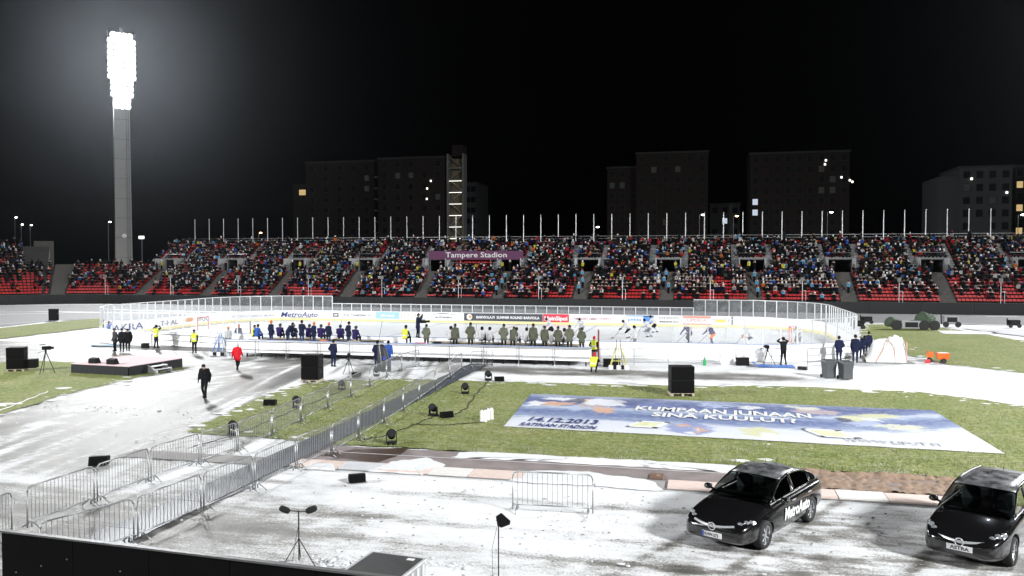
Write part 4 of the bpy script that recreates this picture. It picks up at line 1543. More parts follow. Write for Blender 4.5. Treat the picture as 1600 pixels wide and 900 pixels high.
BASE = dict(pelvis=(0, 0, .95), chest=(0, .02, 1.34), neck=(0, .02, 1.50), head=(0, .04, 1.65),
            shL=(-.18, .02, 1.42), shR=(.18, .02, 1.42), elL=(-.25, -.02, 1.14), elR=(.25, -.02, 1.14), wrL=(-.26, .08, .92), wrR=(.26, .08, .92),
            hipL=(-.095, 0, .90), hipR=(.095, 0, .90), knL=(-.11, .03, .49), knR=(.11, .03, .49), anL=(-.11, 0, .09), anR=(.11, 0, .09))
POSES = {
    'stand': {},
    'stand2': dict(anL=(-.16, .05, .09), knL=(-.14, .06, .49), elL=(-.28, -.06, 1.15), wrL=(-.20, .12, .98), head=(.03, .05, 1.65)),
    'pockets': dict(elL=(-.30, -.08, 1.16), wrL=(-.20, .08, 1.0), elR=(.30, -.08, 1.16), wrR=(.20, .08, 1.0)),
    'armscross': dict(elL=(-.29, .10, 1.18), wrL=(.05, .24, 1.18), elR=(.29, .10, 1.18), wrR=(-.05, .24, 1.22)),
    'walk': dict(knL=(-.10, .17, .52), anL=(-.10, .22, .12), knR=(.10, .02, .48), anR=(.10, -.28, .13), elL=(-.26, -.12, 1.16), wrL=(-.26, -.16, .92), elR=(.26, .06, 1.14), wrR=(.25, .24, .98), head=(0, .10, 1.62), neck=(0, .05, 1.49)),
    'lookdown': dict(head=(0, .13, 1.58), neck=(0, .06, 1.48), knL=(-.10, .13, .50), anL=(-.10, .16, .10), anR=(.10, -.16, .10), elR=(.28, -.02, 1.15), wrR=(.26, .12, .94), elL=(-.28, -.04, 1.15), wrL=(-.26, -.02, .90)),
    'lean': dict(chest=(0, .24, 1.26), neck=(0, .36, 1.38), head=(0, .45, 1.48), shL=(-.18, .28, 1.33), shR=(.18, .28, 1.33), elL=(-.24, .40, 1.08), elR=(.24, .40, 1.08), wrL=(-.18, .56, .95), wrR=(.18, .56, .95)),
    'camera': dict(elL=(-.30, .20, 1.30), wrL=(-.10, .32, 1.58), elR=(.34, .10, 1.28), wrR=(.12, .30, 1.56), head=(0, .06, 1.65), anL=(-.2, 0, .09), knL=(-.16, .03, .49), anR=(.2, 0, .09), knR=(.16, .03, .49)),
    'shoot': dict(elL=(-.36, .12, 1.52), wrL=(-.14, .28, 1.62), elR=(.34, .12, 1.50), wrR=(.13, .28, 1.62), anL=(-.17, 0, .09), anR=(.17, 0, .09)),
    'sit': dict(pelvis=(0, 0, .58), chest=(0, .07, .98), neck=(0, .12, 1.13), head=(0, .17, 1.28), shL=(-.18, .08, 1.05), shR=(.18, .08, 1.05), elL=(-.27, .16, .82), elR=(.27, .16, .82), wrL=(-.16, .38, .72), wrR=(.16, .38, .72),
                hipL=(-.10, .02, .56), hipR=(.10, .02, .56), knL=(-.15, .45, .58), knR=(.15, .45, .58), anL=(-.15, .47, .10), anR=(.15, .47, .10)),
    'crouch': dict(pelvis=(0, -.12, .45), chest=(0, .10, .80), neck=(0, .20, .94), head=(0, .28, 1.07), shL=(-.18, .12, .88), shR=(.18, .12, .88), elL=(-.27, .30, .70), elR=(.27, .30, .70), wrL=(-.12, .50, .55), wrR=(.12, .50, .55),
                   hipL=(-.10, -.1, .42), hipR=(.10, -.1, .42), knL=(-.17, .32, .52), knR=(.17, .32, .50), anL=(-.15, .06, .09), anR=(.15, .02, .09)),
    'skate': dict(pelvis=(0, -.08, .86), chest=(0, .20, 1.18), neck=(0, .32, 1.32), head=(0, .42, 1.43), shL=(-.24, .22, 1.24), shR=(.24, .22, 1.24), elL=(-.38, .36, 1.02), elR=(.40, .30, 1.0), wrL=(-.24, .58, .88), wrR=(.36, .56, .82),
                  hipL=(-.12, -.08, .82), hipR=(.12, -.08, .82), knL=(-.17, .24, .52), knR=(.17, .12, .48), anL=(-.18, .06, .12), anR=(.20, -.18, .14)),
    'stride': dict(pelvis=(0, -.08, .84), chest=(0, .20, 1.16), neck=(0, .32, 1.30), head=(0, .42, 1.41), shL=(-.24, .22, 1.22), shR=(.24, .22, 1.22), elL=(-.42, .34, 1.02), elR=(.40, .30, .98), wrL=(-.52, .56, .92), wrR=(.30, .60, .84),
                   hipL=(-.12, -.08, .80), hipR=(.12, -.08, .80), knL=(-.14, .26, .52), knR=(.36, -.16, .50), anL=(-.15, .08, .12), anR=(.66, -.42, .15)),
    'goalie': dict(pelvis=(0, -.12, .70), chest=(0, .16, 1.08), neck=(0, .28, 1.24), head=(0, .36, 1.36), shL=(-.26, .18, 1.14), shR=(.26, .18, 1.14), elL=(-.42, .30, .90), elR=(.42, .30, .90), wrL=(-.46, .50, .72), wrR=(.46, .50, .76),
                   hipL=(-.14, -.1, .66), hipR=(.14, -.1, .66), knL=(-.22, .24, .46), knR=(.22, .24, .46), anL=(-.32, .02, .13), anR=(.32, .02, .13)),
}
OUT = {
    'navy': dict(j='navy', t='navy', h='hair', hat='black', b='black', g='black', bulk=1.12, coat=1),
    'navyorange': dict(j='navy', t='jeans', h='orange', hat='orange', b='black', g='skin', bulk=1.12, coat=1),
    'navyblack': dict(j='navy', t='jeans', h='hair', hat='black', b='black', g='skin', bulk=1.12, coat=1),
    'olive': dict(j='olive', t='black', h='black', hat='black', b='black', g='black', bulk=1.2, coat=1, hood=1),
    'olive2': dict(j='olive2', t='black', h='black', hat='black', b='black', g='black', bulk=1.2, coat=1, hood=1),
    'vest': dict(j='black', t='black', h='black', hat='black', b='black', g='black', vest='vest', bulk=1.15),
    'vestred': dict(j='black', t='black', h='brown', hat='red', b='black', g='black', vest='vest', bulk=1.15),
    'black': dict(j='black', t='black', h='black', hat='black', b='black', g='black', bulk=1.14),
    'blackcoat': dict(j='black', t='black', h='black', hat='black', b='black', g='black', bulk=1.14, coat=1),
    'grey': dict(j='darkgrey', t='black', h='hair', hat='hair', b='black', g='black', bulk=1.14, coat=1),
    'red': dict(j='red', t='black', h='white', hat='white', b='black', g='black', bulk=1.3, coat=1),
    'bluewhite': dict(j='blue', t='blue', h='hair', hat='black', b='black', g='black', vest=None, bulk=1.1),
    'ppur': dict(j='purple', t='black', h='white', hat='white', b='black', g='black', bulk=1.3, helm=1, sock='purple', num='orange'),
    'pbench': dict(j='purple', t='black', h='darkgrey', hat='black', b='black', g='lightgrey', bulk=1.22, helm=1, sock='navy'),
    'porange': dict(j='purple', t='orange', h='white', hat='white', b='black', g='black', bulk=1.35, helm=1, sock='navy'),
    'pwhite': dict(j='white', t='black', h='black', hat='black', b='black', g='black', bulk=1.3, helm=1, sock='white'),
    'pwhite2': dict(j='white', t='grey', h='black', hat='black', b='black', g='white', bulk=1.35, helm=1, sock='white'),
    'goalie': dict(j='white', t='darkgrey', h='white', hat='white', b='black', g='orange', bulk=1.5, helm=1, sock='white', pads='white'),
    'whitecoat': dict(j='white', t='black', h='orange', hat='orange', b='black', g='skin', bulk=1.1),
}
PEND = []


def person(label, x, y, face, pose, outfit, z=0.0, scale=1.0, group=None, vox=0.032):
    """face: heading in degrees, 90 = looking away from the camera stand (+Y)"""
    J = dict(BASE)
    J.update(POSES[pose])
    J = {k: Vector(v) for k, v in J.items()}
    o = OUT[outfit]
    bk = o['bulk']
    P = []                     # capsules: p0, p1, r0, r1, cloth

    def cap(a, b, r0, r1, m):
        P.append((a, b, r0, r1, m))
    tors = o.get('vest') or o['j']
    pel, ch, nk, hd = J['pelvis'], J['chest'], J['neck'], J['head']
    for dx in (-.075, .075):
        d = Vector((dx, 0, 0))
        cap(pel + d, ch + d * 1.15, .112 * bk, .118 * bk, tors)
    cap(J['shL'], J['shR'], .085 * bk ** .5, .085 * bk ** .5, tors if not o.get('vest') else tors)
    cap(ch, nk, .10 * bk, .065, o['j'])
    if o.get('coat'):
        for s_ in 'LR':
            hp = J['hip' + s_]
            kn = J['kn' + s_]
            cap(pel, hp.lerp(kn, .28), .13 * bk, .125 * bk, o['j'])
    if o.get('hood'):
        cap(nk + Vector((0, -.07, -.02)), nk + Vector((0, -.09, .06)), .12, .09, o['j'])
    cap(nk, hd - Vector((0, .02, .05)), .055, .06, 'skin')
    cap(hd - Vector((0, -.015, .045)), hd + Vector((0, 0, .03)), .082, .098, 'skin')
    P.append((hd + Vector((0, .095, -.02)), hd + Vector((0, .115, -.035)), .018, .018, 'skin'))          # nose
    for sx in (-1, 1):
        P.append((hd + Vector((sx * .095, 0, -.02)), hd + Vector((sx * .1, -.01, .01)), .02, .02, 'skin'))     # ears
    if o.get('helm'):
        cap(hd + Vector((0, -.02, .03)), hd + Vector((0, .01, .055)), .125, .12, o['h'])
        cap(J['shL'] + Vector((-.02, 0, 0)), J['shR'] + Vector((.02, 0, 0)), .115, .115, o['j'])
    else:
        cap(hd + Vector((0, -.025, .02)), hd + Vector((0, .0, .05)), .107, .104, o['hat'])
    for s_ in 'LR':
        sh, el, wr = J['sh' + s_], J['el' + s_], J['wr' + s_]
        cap(sh, el, .068 * bk, .056 * bk, o['j'])
        cap(el, wr, .056 * bk, .044 * bk, o['j'])
        hv = (wr - el).normalized()
        cap(wr + hv * .03, wr + hv * .09, .042 * (1.5 if o.get('helm') else 1), .036 * (1.5 if o.get('helm') else 1), o['g'])
        hp, kn, an = J['hip' + s_], J['kn' + s_], J['an' + s_]
        cap(hp, kn, .095 * (1.25 if o.get('helm') else 1.08), .070 * (1.35 if o.get('helm') else 1.08), o['t'])
        lm = o.get('sock', o['t'])
        cap(kn, an + Vector((0, 0, .04)), .068 * (1.3 if o.get('helm') else 1.05), .052 * 1.1, lm)
        if o.get('pads'):
            cap(kn + Vector((0, .1, .12)), an + Vector((0, .12, .05)), .13, .13, 'white')
        fwd = Vector((0, 1, 0))
        cap(an + Vector((0, -.05, -.035)), an + fwd * .15 + Vector((0, 0, -.045)), .055, .045, o['b'])
    PEND.append((label, x, y, face, P, J, o, z, scale, group, vox))


def finish_people():
    obs = []
    for (label, x, y, face, P, J, o, z, scale, group, vox) in PEND:
        mb = MB()
        for (a, b, r0, r1, m) in P:
            d = (b - a)
            L = d.length
            d = d.normalized() if L > 1e-6 else Vector((0, 0, 1))
            u = d.orthogonal().normalized()
            w = d.cross(u)
            n = 8
            rings = [(a - d * r0 * .94, r0 * .34), (a - d * r0 * .6, r0 * .8), (a, r0), (b, r1), (b + d * r1 * .6, r1 * .8), (b + d * r1 * .94, r1 * .34)]
            vs = []
            for c, r in rings:
                for k in range(n):
                    t = 2 * math.pi * k / n
                    vs.append(c + u * r * math.cos(t) + w * r * math.sin(t))
            fs = []
            for j in range(len(rings) - 1):
                for k in range(n):
                    fs.append((j * n + k, j * n + (k + 1) % n, (j + 1) * n + (k + 1) % n, (j + 1) * n + k))
            fs.append(tuple(range(n - 1, -1, -1)))
            fs.append(tuple(range((len(rings) - 1) * n, len(rings) * n)))
            mb.add(vs, fs)
        ob = mb.build('person_raw', SKIN)
        md = ob.modifiers.new('r', 'REMESH')
        md.mode = 'VOXEL'
        md.voxel_size = vox
        sm = ob.modifiers.new('s', 'SMOOTH')
        sm.factor = .5
        sm.iterations = 2
        obs.append(ob)
    dg = bpy.context.evaluated_depsgraph_get()
    dg.update()
    for ob, (label, x, y, face, P, J, o, z, scale, group, vox) in zip(obs, PEND):
        me = bpy.data.meshes.new_from_object(ob.evaluated_get(dg), depsgraph=dg)
        nf = len(me.polygons)
        cen = np.zeros(nf * 3)
        me.polygons.foreach_get('center', cen)
        cen = cen.reshape(-1, 3)
        best = np.full(nf, 1e9)
        idx = np.zeros(nf, int)
        for q, (a, b, r0, r1, m) in enumerate(P):
            A, B = np.array(a), np.array(b)
            d = B - A
            t = np.clip(((cen - A) @ d) / max(1e-9, d @ d), 0, 1)
            dist = np.linalg.norm(cen - (A + t[:, None] * d), axis=1) - (r0 + (r1 - r0) * t)
            sel = dist < best
            best[sel] = dist[sel]
            idx[sel] = q
        keys = sorted({p[4] for p in P})
        if o.get('vest'):
            keys.append('silver')
        me.materials.clear()
        for kk in keys:
            me.materials.append(cm(kk))
        mi = np.array([keys.index(p[4]) for p in P])[idx]
        if o.get('vest'):
            pz = J['pelvis'].z
            band = (np.abs(cen[:, 2] - pz - .14) < .035) & (mi == keys.index(o['vest']))
            mi[band] = keys.index('silver')
        bm = bmesh.new()
        me.polygons.foreach_set('material_index', mi.astype(np.int32))
        me.polygons.foreach_set('use_smooth', [True] * nf)
        bm.from_mesh(me)
        # fingers and eyes
        gk = keys.index(o['g']) if o['g'] in keys else 0
        ek = keys.index(o['b'])
        for s_, sg in (('L', -1), ('R', 1)):
            el, wr = J['el' + s_], J['wr' + s_]
            hv = (wr - el).normalized()
            side = hv.cross(Vector((1, 0, 0)))
            side = side.normalized() if side.length > .2 else Vector((0, 1, 0))
            nrm = hv.cross(side)
            for f in range(5):
                if f < 4:
                    p0 = wr + hv * .11 + side * (.028 - .019 * f)
                    ln = (.05, .058, .054, .042)[f]
                    p1 = p0 + hv * ln * .6 + nrm * sg * -.008
                    p2 = p1 + (hv * .5 + nrm * -sg * .5) * ln * .7
                else:
                    p0 = wr + hv * .06 + side * .035
                    p1 = p0 + (hv + side).normalized() * .035
                    p2 = p1 + hv * .03
                for (q0, q1, ra, rb_) in ((p0, p1, .0105, .0095), (p1, p2, .0095, .007)):
                    t_ = MB().cyl(q0, q1, ra, rb_, 4)
                    vv = [bm.verts.new(v) for v in t_.v]
                    for fc in t_.f:
                        nf_ = bm.faces.new([vv[i_] for i_ in fc])
                        nf_.material_index = gk
        hd = J['head']
        for sx in (-1, 1):
            t_ = MB().sph((hd.x + sx * .035, hd.y + .088, hd.z + .0), (.014, .012, .010), 6, 4)
            vv = [bm.verts.new(v) for v in t_.v]
            for fc in t_.f:
                bm.faces.new([vv[i_] for i_ in fc]).material_index = ek
        bm.to_mesh(me)
        bm.free()
        p = link('person', me, None, (x, y, z), R(face - 90))
        p.scale = (scale,) * 3
        tag(p, label, 'person', group)
        bpy.data.objects.remove(ob)


G_ST, G_OL, G_PL, G_PR, G_SK = 'staff in navy behind the left bench', 'staff in olive parkas behind the right bench', 'players seated on the left bench', 'players seated on the right bench', 'skaters on the ice'
FZ = .74
YS, YP = 55.2, 56.75
# left bench: staff in navy, players in purple
person('person in navy coat and orange cap at the left end of the left bench', -30.99, YS, 70, 'stand', 'navyorange', FZ, 1.0, G_ST)
person('person in navy coat bent over the bench, beside the orange-capped one', -29.75, YS + .2, 60, 'lean', 'navyblack', FZ, 1.0, G_ST)
person('tall person in navy coat and black cap behind the left bench', -28.52, YS, 80, 'armscross', 'navyblack', FZ, 1.04, G_ST)
person('person in navy coat with jeans and pink-orange cap, middle of the left bench', -27.56, YS, 60, 'pockets', 'navyorange', FZ, .97, G_ST)
person('person with bright orange beanie behind the left bench', -26.55, YS + .3, 80, 'stand2', 'navyorange', FZ, .95, G_ST)
person('person in navy coat at the right end of the left bench', -24.85, YS, 55, 'stand2', 'navyblack', FZ, 1.02, G_ST)
person('person in dark tracksuit standing on the snow in front of the bench wall', -23.42, 49.66, 80, 'pockets', 'navy', 0, 1.0)
for q, (px_, of, lb) in enumerate([(-32.66, 'bluewhite', 'player in bright blue seated at the left end of the left bench'), (-31.17, 'pbench', 'player in purple seated next to the orange-capped coach'), (-30.00, 'navyblack', 'person in dark purple leaning on the left bench'),
                                   (-28.80, 'pbench', 'player in purple seated between two navy coats'), (-27.81, 'pbench', 'player with grey helmet seated mid left bench'), (-26.21, 'pbench', 'player in purple and grey seated right of the orange beanie'),
                                   (-24.74, 'pbench', 'player in purple with grey helmet slumped at the right end of the left bench')]):
    person(lb, px_, YP - (.7 if q in (0, 6) else 0), 75 + 15 * (q % 3), 'sit', of, FZ, 1.0, G_PL)
person('steward in yellow vest sitting low at the left end of the bench', -33.08, 56.2, 30, 'sit', 'vest', FZ, .95)
# the pair with the tall black bag
person('person in navy jacket left of the tall black bag', -20.16, 49.09, 75, 'stand2', 'navyblack', 0, 1.04)
person('person in navy and white jacket right of the tall black bag', -19.68, 49.86, 110, 'stand', 'bluewhite', 0, 1.0)
person('steward in yellow vest and black cap sitting between the two benches', -20.71, 55.6, 75, 'sit', 'vest', FZ + .1, 1.05)
person('video camera operator in dark clothes raised above the benches', -19.96, 56.3, 40, 'camera', 'navy', FZ + .62, 1.0)
# right bench: olive parkas and white players
for px_, ps_, sc, of, lb in [(-18.94, 'pockets', .96, 'olive2', 'person in pale olive parka directly right of the camera operator'), (-16.83, 'stand', 1.0, 'olive', 'person in olive parka, second from the left along the right bench'),
                             (-15.71, 'pockets', 1.06, 'olive', 'tall person in olive parka left of two white players'), (-13.33, 'pockets', 1.03, 'olive2', 'person in olive parka with wide sleeves, middle of the right bench'),
                             (-12.70, 'lean', 1.0, 'olive', 'person in olive parka leaning forward, middle of the right bench'), (-11.26, 'stand', 1.06, 'olive', 'tallest olive parka on the right bench'),
                             (-10.46, 'stand', .98, 'olive', 'person in olive parka right of the tallest one'), (-9.54, 'pockets', .97, 'olive', 'short person in olive parka, hands at pockets'),
                             (-8.75, 'pockets', 1.03, 'olive2', 'broad person in olive parka, second from the right end'), (-7.92, 'pockets', .93, 'olive', 'last olive parka at the right end of the bench')]:
    person(lb, px_, YS, 90, ps_, of, FZ, sc, G_OL)
for px_, lb in [(-17.68, 'white player half hidden behind an olive parka at the left of the right bench'), (-15.35, 'white player with black helmet seated upright on the right bench'), (-14.78, 'white player slumped sideways beside the upright one'),
                (-12.09, 'white player seated left of the tallest parka'), (-12.82, 'white player behind the leaning parka'), (-10.26, 'white player seated between two parkas near the right end'), (-9.40, 'white player seated next to last on the right bench')]:
    person(lb, px_, YP, 85, 'sit', 'pwhite', FZ, 1.03, G_PR)
person('steward in yellow vest and red hat standing at the end of the right bench', -7.17, 55.89, 75, 'pockets', 'vestred', 0, 1.0)
person('steward in yellow vest crouching with red hair at the end of the right bench', -6.54, 50.67, 80, 'crouch', 'vestred', 0, 1.0)
# skaters
SK = [(981, 536, 200, 'skate', 'pwhite', 'white player with black helmet, leftmost of the near skaters'), (992, 548, 200, 'stand2', 'pwhite2', 'white player standing close to the near boards'), (1014, 528, 170, 'skate', 'pwhite2', 'white player skating in mid ice with grey pants'),
      (1023, 521, 160, 'skate', 'pwhite', 'white player with black pants farther up the ice'), (1077, 538, 230, 'skate', 'ppur', 'player in purple gliding left with arms spread'), (1113, 539, 215, 'stride', 'porange', 'player in purple with orange pants pushing off a long stride'),
      (1171, 543, 180, 'goalie', 'goalie', 'goalkeeper in white pads crouching before the goal'), (861, 526, 180, 'skate', 'pwhite', 'white player skating above the olive parkas'), (909, 523, 250, 'skate', 'pwhite2', 'white player at the far right of the bench view'), (1247, 544, 250, 'skate', 'pwhite2', 'grey figure skating behind the right corner glass')]
SKP = [(-6.41, 73.40), (-5.04, 63.92), (-4.67, 75.07), (-4.43, 79.94), (-1.04, 69.95), (0.82, 69.83), (3.79, 69.45), (-13.49, 74.35), (-10.75, 74.99), (7.48, 69.26)]
STK = pm('hockey_stick', (.05, .045, .04), .5, var=.3)
for (px_, py_, fc, ps_, of, lb), (x, y) in zip(SK, SKP):
    y = max(y, YN + 1.0)
    person(lb, x, y, fc, ps_, of, .05, 1.06, G_SK)
    a = R(fc - 90)
    J = dict(BASE)
    J.update(POSES[ps_])
    top = Vector(J['wrL']) + Vector((-.05, .05, .12))
    tip = Vector((J['wrR'][0] * .9 + .1, J['wrR'][1] + .65, .02))
    s_ = MB().cyl(top, tip, .016, n=6)
    s_.box((tip.x + .05, tip.y + .08, .04), (.30, .03, .075), rz=.8)
    o = s_.build('hockey_stick', STK, None, (x, y, .055), a)
    tag(o, 'stick of the ' + lb, 'hockey stick', 'hockey sticks on the ice')
# left corner, field and right corner people
person('steward in yellow vest behind the group at the left corner of the rink', -51.34, 62.41, 60, 'stand', 'vest', 0, 1.0)
person('photographer in blue at the left corner of the rink', -49.56, 61.01, 60, 'shoot', 'bluewhite', 0, 1.0)
person('person in grey coat, left of the three standing by the stage', -43.73, 54.52, 250, 'stand2', 'grey', 0, 1.0, 'three people behind the stage')
person('person in black coat, middle of the three standing by the stage', -42.90, 54.25, 285, 'stand', 'blackcoat', 0, 1.02, 'three people behind the stage')
person('tall person in black coat, right of the three by the stage', -42.47, 54.35, 300, 'lookdown', 'blackcoat', 0, 1.04, 'three people behind the stage')
person('photographer in yellow vest with raised arms at the left rail', -42.20, 57.29, 80, 'shoot', 'vest', 0, 1.04)
person('steward in yellow vest facing the camera on the snow', -37.02, 54.70, 275, 'stand', 'vest', 0, 1.0)
person('person in black walking towards the camera on the slush road', -24.28, 36.69, 282, 'lookdown', 'black', 0, 1.0, vox=.024)
person('person in bright red jacket walking towards the rink', -28.47, 46.53, 100, 'walk', 'red', 0, .98)
person('person with orange cap and white scarf at the left end of the benches', -36.07, 57.72, 300, 'stand', 'whitecoat', 0, 1.0)
person('person in navy coat and orange cap left of the bench wall', -36.64, 60.11, 100, 'stand2', 'navyorange', 0, 1.0)
person('photographer in black shooting through the corner glass on a blue tarp', 5.24, 56.96, 110, 'shoot', 'black', .03, 1.04)
person('person in navy jacket with white back print by the grey bins', 9.04, 59.27, 100, 'pockets', 'navy', 0, 1.03, 'people in navy at the right corner')
person('tall person in navy overalls right of the bins', 10.10, 59.51, 70, 'stand', 'navy', 0, 1.08, 'people in navy at the right corner')
person('person in navy leaning over beside the tall overalls', 11.05, 62.41, 60, 'lean', 'navy', 0, 1.0, 'people in navy at the right corner')
person('person in navy at the right edge of the corner group', 11.81, 64.23, 110, 'stand2', 'navy', 0, 1.0, 'people in navy at the right corner')
finish_people()
for lb, (x, y), fc, z in [('white print on the back of the navy jacket', (9.04, 59.27), 100, 1.28)]:
    pass

# ------------------------------------------------------------------ cars
def dirty_paint(name, frost_sheen):
    m = bpy.data.materials.new(name)
    m.use_nodes = True
    nt = m.node_tree
    b = nt.nodes['Principled BSDF']
    tc = nt.nodes.new('ShaderNodeTexCoord')
    n1 = noise_node(nt, tc, 3.5, 6, None, .7)
    if frost_sheen:       # snow dust on the roof, with reflected sky haze painted into its grey
        f = ramp(nt, n1.outputs['Fac'], [(.35, (.05,) * 3), (.7, (.40,) * 3)]).outputs[0]
        dc = (.42, .43, .45, 1)
    else:           # salt splashes low on the sides
        sx = nt.nodes.new('ShaderNodeSeparateXYZ')
        nt.links.new(tc.outputs['Object'], sx.inputs[0])
        h = math_node(nt, 'SUBTRACT', math_node(nt, 'MULTIPLY', math_node(nt, 'SUBTRACT', n1.outputs['Fac'], .35), 1.3), sx.outputs['Z'])
        f = ramp(nt, h, [(.0, (0,) * 3), (.22, (.38,) * 3)]).outputs[0]
        dc = (.16, .155, .145, 1)
    mx = nt.nodes.new('ShaderNodeMix')
    mx.data_type = 'RGBA'
    nt.links.new(f, mx.inputs[0])
    mx.inputs[6].default_value = (.006, .006, .0065, 1)
    mx.inputs[7].default_value = dc
    nt.links.new(mx.outputs[2], b.inputs['Base Color'])
    rr = math_node(nt, 'ADD', math_node(nt, 'MULTIPLY', f, 1.0), .2)
    nt.links.new(rr, b.inputs['Roughness'])
    b.inputs['Coat Weight'].default_value = .35 if frost_sheen else .9
    b.inputs['Coat Roughness'].default_value = .06
    return m


CARP = dirty_paint('black_car_paint_salted', False)
CROOF = dirty_paint('black_car_roof_frost_sheen', True)
CGLS = bpy.data.materials.new('car_glass')
CGLS.use_nodes = True
_nt = CGLS.node_tree
_nt.nodes.clear()
_t = N(_nt, 'ShaderNodeBsdfTransparent')
_t.inputs[0].default_value = (.42, .46, .46, 1)
_g = _nt.nodes.new('ShaderNodeBsdfGlossy')
_g.inputs['Roughness'].default_value = .04
_f = _nt.nodes.new('ShaderNodeFresnel')
_f.inputs[0].default_value = 1.45
_m = _nt.nodes.new('ShaderNodeMixShader')
_o = _nt.nodes.new('ShaderNodeOutputMaterial')
_nt.links.new(_f.outputs[0], _m.inputs[0])
_nt.links.new(_t.outputs[0], _m.inputs[1])
_nt.links.new(_g.outputs[0], _m.inputs[2])
_nt.links.new(_m.outputs[0], _o.inputs[0])
LENS = pm('headlamp_lens', (.55, .57, .6), .08, .6, var=.5, scale=18, coat=1.0)
SEATC = pm('car_seat', (.13, .135, .14), .8)
CABIN = pm('car_cabin', (.012, .012, .012), .8)
PLATE = pm('plate_white', (.8, .8, .8), .4, var=.03)


def interp(tab, x):
    for (x0, *a), (x1, *b) in zip(tab[:-1], tab[1:]):
        if x0 <= x <= x1:
            t = (x - x0) / (x1 - x0)
            t = t * t * (3 - 2 * t) if False else t
            return [p + (q - p) * t for p, q in zip(a, b)]
    return list(tab[-1][1:] if x > tab[-1][0] else tab[0][1:])


def eval_mesh(ob):
    dg = bpy.context.evaluated_depsgraph_get()
    dg.update()
    me = bpy.data.meshes.new_from_object(ob.evaluated_get(dg), depsgraph=dg)
    bpy.data.objects.remove(ob)
    return me


